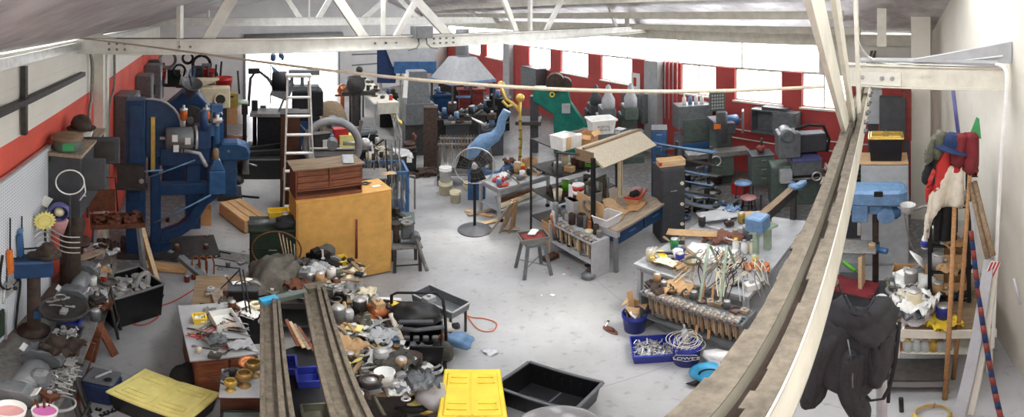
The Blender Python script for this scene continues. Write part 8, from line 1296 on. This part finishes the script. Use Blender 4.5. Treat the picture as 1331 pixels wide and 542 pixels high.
t = T('boxy_machine', 'white boxy machine with a grey screen right of the leather hide', 'machine', PD(497, 4.75, .55), face(497) - .1); pt(t, 'case', B().prism([(-.2, 0), (.22, 0), (.2, .14), (-.14, .14)], -.16, .16), 'white_plastic', bv=.01); pt(t, 'screen', B().box((.06, -.02, .142), (.16, .14, .006)), 'dark_grey', bv=0)
lo = T('low_bench', 'low bench buried under bags, tubes and cloths left of the black cart', 'bench', PD(478, 3.95, 0), face(478)); pt(lo, 'top', B().b(-.34, -.75, .5, .34, .95, .54), 'old_wood'); pt(lo, 'body', B().b(-.3, -.7, 0, .3, .9, .5), 'dark_steel')
def heap(px, py, z, r, sc_, mat, name, label, cat, seed, amp=.16, extra=None):
    p = P(px, py, z); t = T(name, label, cat, p, face(px)); pt(t, 'body', B().blob((0, 0, 0), r, sc_, amp, seed), mat, bv=0)
    if extra: extra(t)
    return t
heap(490, 405, .78, .15, (1, .9, 1), 'copper', 'leather_ball', 'round orange leather bundle in the middle of the junk heap', 'bundle', 81, .06, lambda t: pt(t, 'knot', B().sph((.12, -.02, .1), .04), 'dark_steel', bv=0))
heap(512, 396, .8, .055, (1.2, 1, .8), 'yellow', 'yellow_sponge', 'small yellow lump right of the orange leather bundle', 'sponge', 82)
heap(470, 388, .7, .15, (1.2, .9, .6), 'light_grey', 'plastic_bag', 'crumpled silver white bag behind the orange bundle', 'bag', 83, .25)
heap(475, 425, .7, .15, (.9, 1, .8), 'paper', 'white_cloth', 'white cloth heap left of the orange bundle', 'cloth', 84, .22)
heap(457, 393, .72, .08, (.9, 1, .8), 'pale_yellow', 'yellow_cloth', 'pale yellow cloth at the left of the junk heap', 'cloth', 85, .25)
heap(521, 470, .5, .2, (1, .75, 1.15), 'brown_iron', 'leather_apron', 'grey brown leather apron folded in the lower junk heap', 'apron', 86, .1)
heap(495, 478, .6, .16, (.7, .9, 1.0), 'grey_fabric', 'grey_sack', 'grey bundle left of the leather apron', 'sack', 87, .14)
heap(537, 502, .35, .12, (1.2, .9, .5), 'paper', 'white_rag', 'white rag under the leather apron', 'cloth', 88, .25)
heap(562, 512, .38, .17, (.8, .9, 1.2), 'light_grey', 'plastic_bag', 'silver violet plastic bag left of the big yellow lid', 'bag', 89, .2, lambda t: pt(t, 'yellow_scrap', B().blob((-.02, -.1, -.2), .08, (1.3, .8, .5), .3, 3, 2), 'gold', bv=0))
heap(508, 500, .45, .12, (.8, .8, .9), 'white_plastic', 'plastic_bag', 'white plastic wrapping at the bottom of the junk heap', 'bag', 90, .25)
heap(573, 455, .3, .16, (.7, .8, 1.2), 'grey_fabric', 'grey_cloth', 'grey cloth hanging at the right side of the black cart', 'cloth', 91, .18)
heap(593, 442, .25, .16, (.9, .9, .7), 'light_blue', 'blue_cloth', 'blue spotted cloth to the right of the black cart', 'cloth', 92, .28)
heap(577, 425, .35, .12, (1.1, .8, .7), 'white_fabric', 'pale_boot', 'pale boot shape beside the cart handle', 'boot', 93, .12, lambda t: pt(t, 'opening', B().cyl((.1, -.03, .04), (.16, -.04, .06), .05), 'dark_fabric'))
heap(574, 440, .38, .07, (.6, .7, 1.4), 'orange', 'orange_glove', 'orange glove hanging on the cart handle side', 'glove', 94, .2)
heap(508, 445, .62, .08, (1.2, .8, .6), 'machine_blue', 'string_bunch', 'blue cord bunch below the orange bundle', 'cord', 95, .35)
heap(545, 520, .2, .13, (1.4, .9, .4), 'pale_yellow', 'yellow_sheet', 'pale yellow crumpled sheet at the bottom of the junk heap', 'sheet', 96, .2)
heap(524, 515, .3, .1, (.7, .7, 1), 'brown_iron', 'brown_pouch', 'brown pouch beside the bottle at the bottom', 'pouch', 97, .2)
for i, (a_, c_, r_, m_, l_) in enumerate((((478, 428, .75), (498, 466, .72), .045, 'tan', 'tan cardboard tube slanting below the orange bundle'), ((500, 450, .72), (522, 490, .66), .05, 'light_grey', 'clear plastic tube lying next to the tan tube'), ((508, 408, .82), (522, 442, .66), .03, 'white_fabric', 'white strip hanging from the black cart'), ((445, 420, .8), (462, 500, .8), .02, 'dark_steel', 'dark bar along the right dusty channel'), ((452, 425, .8), (480, 520, .75), .018, 'brown_iron', 'brown bar beside the dark bar'), ((462, 430, .8), (474, 470, .8), .025, 'black_iron', 'black tube in the left of the junk heap'), ((438, 395, .85), (446, 432, .85), .04, 'tan', 'tan wooden roll at the left edge of the junk heap'), ((476, 495, .7), (500, 540, .6), .015, 'olive_grey', 'thin bent bar at the bottom edge'), ((492, 448, .8), (500, 475, .74), .014, 'yellow', 'yellow strip on the grey bundle'))): rod('long_tube', l_, 'tube', P(*a_), P(*c_), r_, m_)
for i, (px, py, r_) in enumerate(((448, 402, .09), (456, 430, .08), (440, 432, .09), (436, 470, .07), (465, 455, .08), (480, 500, .08))): solo('wooden_ring', ('upper tan ring', 'middle tan hoop', 'tan disc by the channel', 'grey ring by the channel', 'grey hoop in the heap', 'dark lump at the bottom')[i] + ' along the right dusty channel', 'ring', B().ring((0, 0, 0), r_, .02, 'x', seg=22) if i < 4 else B().blob((0, 0, 0), r_, (1, 1, .7), .3, i, 2), ('tan', 'tan', 'grey_wood', 'machine_grey', 'steel', 'dark_fabric')[i], P(px, py, .85), .4*i, bv=0)
for i in range(18): knick(('rag', 'can', 'block', 'cup', 'coil', 'rag')[i % 6], P(R.uniform(446, 500), R.uniform(395, 530), .62 + R.uniform(0, .12)), i, ('oily rag', 'pale can', 'grey block', 'white cup', 'wire coil', 'grey rag')[i % 6] + ' in the junk heap right of the dusty channels', ('oily rag', 'pale can', 'grey block', 'white cup', 'wire coil', 'grey rag')[i % 6] + 's in the junk heap', ('grey_fabric', 'light_grey', 'machine_grey', None, None, 'olive_grey')[i % 6], 2.0)
jar('bottle', 'white bottle with black cap lying upright in the lower junk heap', P(515, 495, .45), .05, .22, 'white_plastic', 'black_plastic', 'bottle')
# black cart with backpack
ct = T('hand_cart', 'black tube handled cart carrying a black bag beside the junk heap', 'cart', PD(541, 4.25, 0), face(541) - .05)
pt(ct, 'handle', B().tube([(-.28, .3, .3), (-.28, .3, .98), (-.22, .28, 1.04), (.2, .28, 1.06), (.27, .2, 1.0), (.29, .1, .8), (.3, .0, .3)], .018), 'black_iron', bv=0); pt(ct, 'deck', B().b(-.3, -.3, .14, .3, .32, .18), 'black_plastic'); pt(ct, 'bin', B().tray(.5, .5, .4, .02, 1.08, .18), 'black_plastic'); pt(ct, 'wheel', B().cyl((-.3, -.2, .08), (-.26, -.2, .08), .08), 'black_rubber'); pt(ct, 'wheel', B().cyl((.26, -.2, .08), (.3, -.2, .08), .08), 'black_rubber')
t = T('backpack', 'glossy black plastic bag bulging on top of the black cart', 'bag', PD(541, 4.35, .62), face(541)); pt(t, 'body', B().blob((0, .05, .16), .27, (1, .75, .6), .14, 101), 'black_plastic', bv=0); pt(t, 'band', B().tube([(-.27, -.14, .1), (0, -.24, .14), (.27, -.14, .1)], .03), 'grey_plastic', bv=0); pt(t, 'slot_panel', B().box((0, -.2, .24), (.34, .05, .08), (.5, 0, 0)), 'dark_grey', bv=.01)
for k in range(5): pt(t, 'ridge', B().box((-.18 + .09*k, -.27, .02), (.06, .05, .09), (.3, 0, 0)), 'grey_plastic', bv=.01)
t = T('tyre', 'black toothed ring lying under the white rag at the bottom', 'tyre', P(537, 520, .2), 0); pt(t, 'tread', B().ring((0, 0, 0), .16, .05, seg=28, rs=8), 'black_rubber', bv=0); pt(t, 'hub', B().lathe([(.1, -.03), (.1, .03)], seg=20), 'dark_green')
wbk = T('wire_basket', 'grey rectangular mesh basket tray right of the cart handle', 'basket', PD(572, 5.0, .45), face(572) - .75); pt(wbk, 'body', B().tray(.62, .3, .14, .01, 1.05), 'machine_grey', bv=0); pt(wbk, 'rim', B().bar((-.33, -.16, .14), (.33, -.16, .14), .02).bar((-.33, .16, .14), (.33, .16, .14), .02).bar((-.33, -.16, .14), (-.33, .16, .14), .02).bar((.33, -.16, .14), (.33, .16, .14), .02), 'light_grey', bv=0)
for sx in (-1, 1):
    for sy in (-1, 1): pt(wbk, 'leg', B().bar((sx*.28, sy*.13, 0), (sx*.28, sy*.13, -.45), .025), 'dark_steel')
hose('extension_cord', 'orange cord looping on the floor right of the mesh basket', [P(596, 402, .01), P(604, 398, .01), P(607, 410, .01), P(622, 428, .01), P(640, 430, .01), P(645, 420, .01), P(630, 414, .01), P(612, 412, .01), P(598, 404, .01)], .009, 'cable_orange', 'cord')
# totes
yt = tote('storage_tote', 'tall storage tote with a bright yellow lid at the bottom centre', P(614, 512, .44) - Vector((0, 0, .44)), face(614), .47, .8, .4, lid='yellow', lidlab='bright yellow moulded lid')
bt2 = tote('storage_tote', 'large empty open black tote on the floor at bottom centre', Vector((1.87, 2.95, 0)), -1.12, .74, .52, .37)
pt(bt2, 'floor_ribs', B().b(-.2, -.16, .01, .2, -.15, .02).b(-.2, .0, .01, .2, .01, .02).b(-.01, -.2, .01, .01, .2, .02), 'grey_plastic', bv=0)
gd = T('barrel', 'grey rounded barrel lid cut by the bottom edge beside the open black tote', 'barrel', PD(728, 2.72, 0), 0); pt(gd, 'body', B().lathe([(.24, 0), (.26, .3), (.25, .56)], seg=32), 'grey_plastic'); pt(gd, 'lid', B().lathe([(.28, .56), (.285, .6), (.26, .61), (.25, .595), (0, .6)], seg=36), 'smoked', bv=0); pt(gd, 'straw', B().blob((0, .06, .58), .06, (1.3, 1, .3), .4, 3, 2), 'gold', bv=0, label='yellow straw showing through the lid')
solo('paper_scrap', 'crumpled white paper between the yellow tote and the black tote', 'scrap', B().blob((0, 0, .05), .06, (1, 1, .8), .4, 3, 2), 'paper', P(646, 512, .0), 0, bv=0)
sun((-.35, .25, -1.0), 1.3, .25, (1, .96, .88))
MX = ('olive_grey', 'machine_grey', 'brown_iron', 'light_grey', 'dark_steel', 'tan', 'grey_fabric', 'rust', 'white_plastic', 'steel')
_dg = None
def litter(n, px0, px1, py0, py1, z0, z1, where, group, kinds=('block', 'rag', 'wrench', 'ring', 'coil', 'rag', 'chisel', 'can', 'brush'), cols=MX, s=(1.2, 2.2)):
    global _dg
    if _dg is None: bpy.context.view_layer.update(); _dg = bpy.context.evaluated_depsgraph_get()
    spots = []
    for i in range(int(n*1.5)):
        p = P(R.uniform(px0, px1), R.uniform(py0, py1), R.uniform(z0, z1)); ok, h = SC.ray_cast(_dg, p + Vector((0, 0, .45)), (0, 0, -1), distance=1.5)[:2]
        if ok and abs(h.z - z0) < .42 and len(spots) < n and h.x < 9.4: spots.append(h)
    for i, p in enumerate(spots):
        k = kinds[i % len(kinds)]; c = cols[(i*3 + n) % len(cols)] if k not in ('wrench', 'chisel', 'brush', 'coil') else None
        nm = {'block': 'metal block', 'rag': 'crumpled rag', 'ring': 'iron ring', 'coil': 'wire coil'}.get(k, k); PEND.append((k, p, R.uniform(0, 6), (c.replace('_', ' ') + ' ' if c else '') + nm + ' ' + where, (c.replace('_', ' ') + ' ' if c else '') + nm + 's ' + group, c, R.uniform(*s)))
PEND = []
litter(46, 438, 500, 385, 530, .62, .8, 'loose in the junk heap by the dusty channels', 'in the junk heap', cols=('white_plastic', 'light_grey', 'olive_grey', 'tan', 'machine_grey', 'brown_iron', 'pale_yellow', 'paper', 'dark_steel', 'cream_plastic'))
litter(30, 500, 560, 400, 530, .35, .55, 'loose in the lower junk heap by the black cart', 'in the lower heap', cols=('white_plastic', 'light_grey', 'grey_fabric', 'tan', 'machine_grey', 'brown_iron', 'paper', 'dark_steel'))
litter(30, 385, 462, 345, 395, .8, .98, 'among the machine castings before the orange cabinet', 'among the castings')
litter(20, 112, 150, 325, 430, .865, .93, 'strewn over the far half of the left bench', 'on the far half of the left bench')
litter(7, 60, 90, 440, 530, .865, .93, 'strewn by the near grinder on the left bench', 'by the near grinder')
litter(26, 850, 985, 300, 372, .87, .93, 'in the litter on the big cluttered table', 'on the big table', cols=('white_plastic', 'tan', 'leather', 'light_grey', 'pale_yellow', 'olive_grey', 'copper', 'machine_grey', 'paper', 'brown_iron'))
litter(16, 258, 335, 372, 470, .835, .85, 'on the zinc bench and low table', 'on the zinc bench', s=(.8, 1.3))
litter(22, 1148, 1205, 350, 425, .87, .98, 'piled at the left of the partition side table', 'on the partition side table', cols=('light_grey', 'white_plastic', 'olive_grey', 'cream_plastic', 'machine_grey', 'paper', 'steel', 'white_fabric'), s=(1.4, 2.4))
litter(14, 655, 712, 200, 232, .86, .95, 'heaped on the grey caster table', 'heaped on the caster table')
litter(10, 215, 345, 318, 350, .0, .01, 'scattered on the floor by the pale board', 'on the floor by the pale board', s=(.7, 1.2))
for i in range(5): solo('clear_bottle', ('leftmost', 'second', 'middle', 'fourth', 'rightmost')[i] + ' pale bottle in the row standing behind the white bags', 'bottle', B().lathe([(.04, 0), (.045, .02), (.045, .15), (.015, .2), (.015, .24), (0, .24)], seg=12), ('white_plastic', 'bag_clear', 'pale_yellow', 'light_grey', 'white_plastic')[i], P(1162 + 9*i, 372, .87), 0)
litter(40, 560, 650, 128, 168, .9, 1.2, 'heaped in the gloomy forge area under the pyramid hood', 'in the forge area', ('block', 'can', 'ring', 'chisel'), ('black_iron', 'dark_steel', 'brown_iron', 'machine_grey', 'navy_fabric'), (2.5, 4.5))
litter(34, 880, 950, 185, 262, .02, .6, 'stacked on the dirty floor around the turret mill', 'around the turret mill', ('block', 'can', 'ring', 'chisel'), ('black_iron', 'dark_steel', 'brown_iron', 'machine_grey', 'machine_blue'), (2, 3.6))
litter(30, 440, 530, 125, 175, 1.0, 1.3, 'heaped around the long white bench', 'around the long white bench', s=(2, 3.4))
for a in PEND: knick(*a)
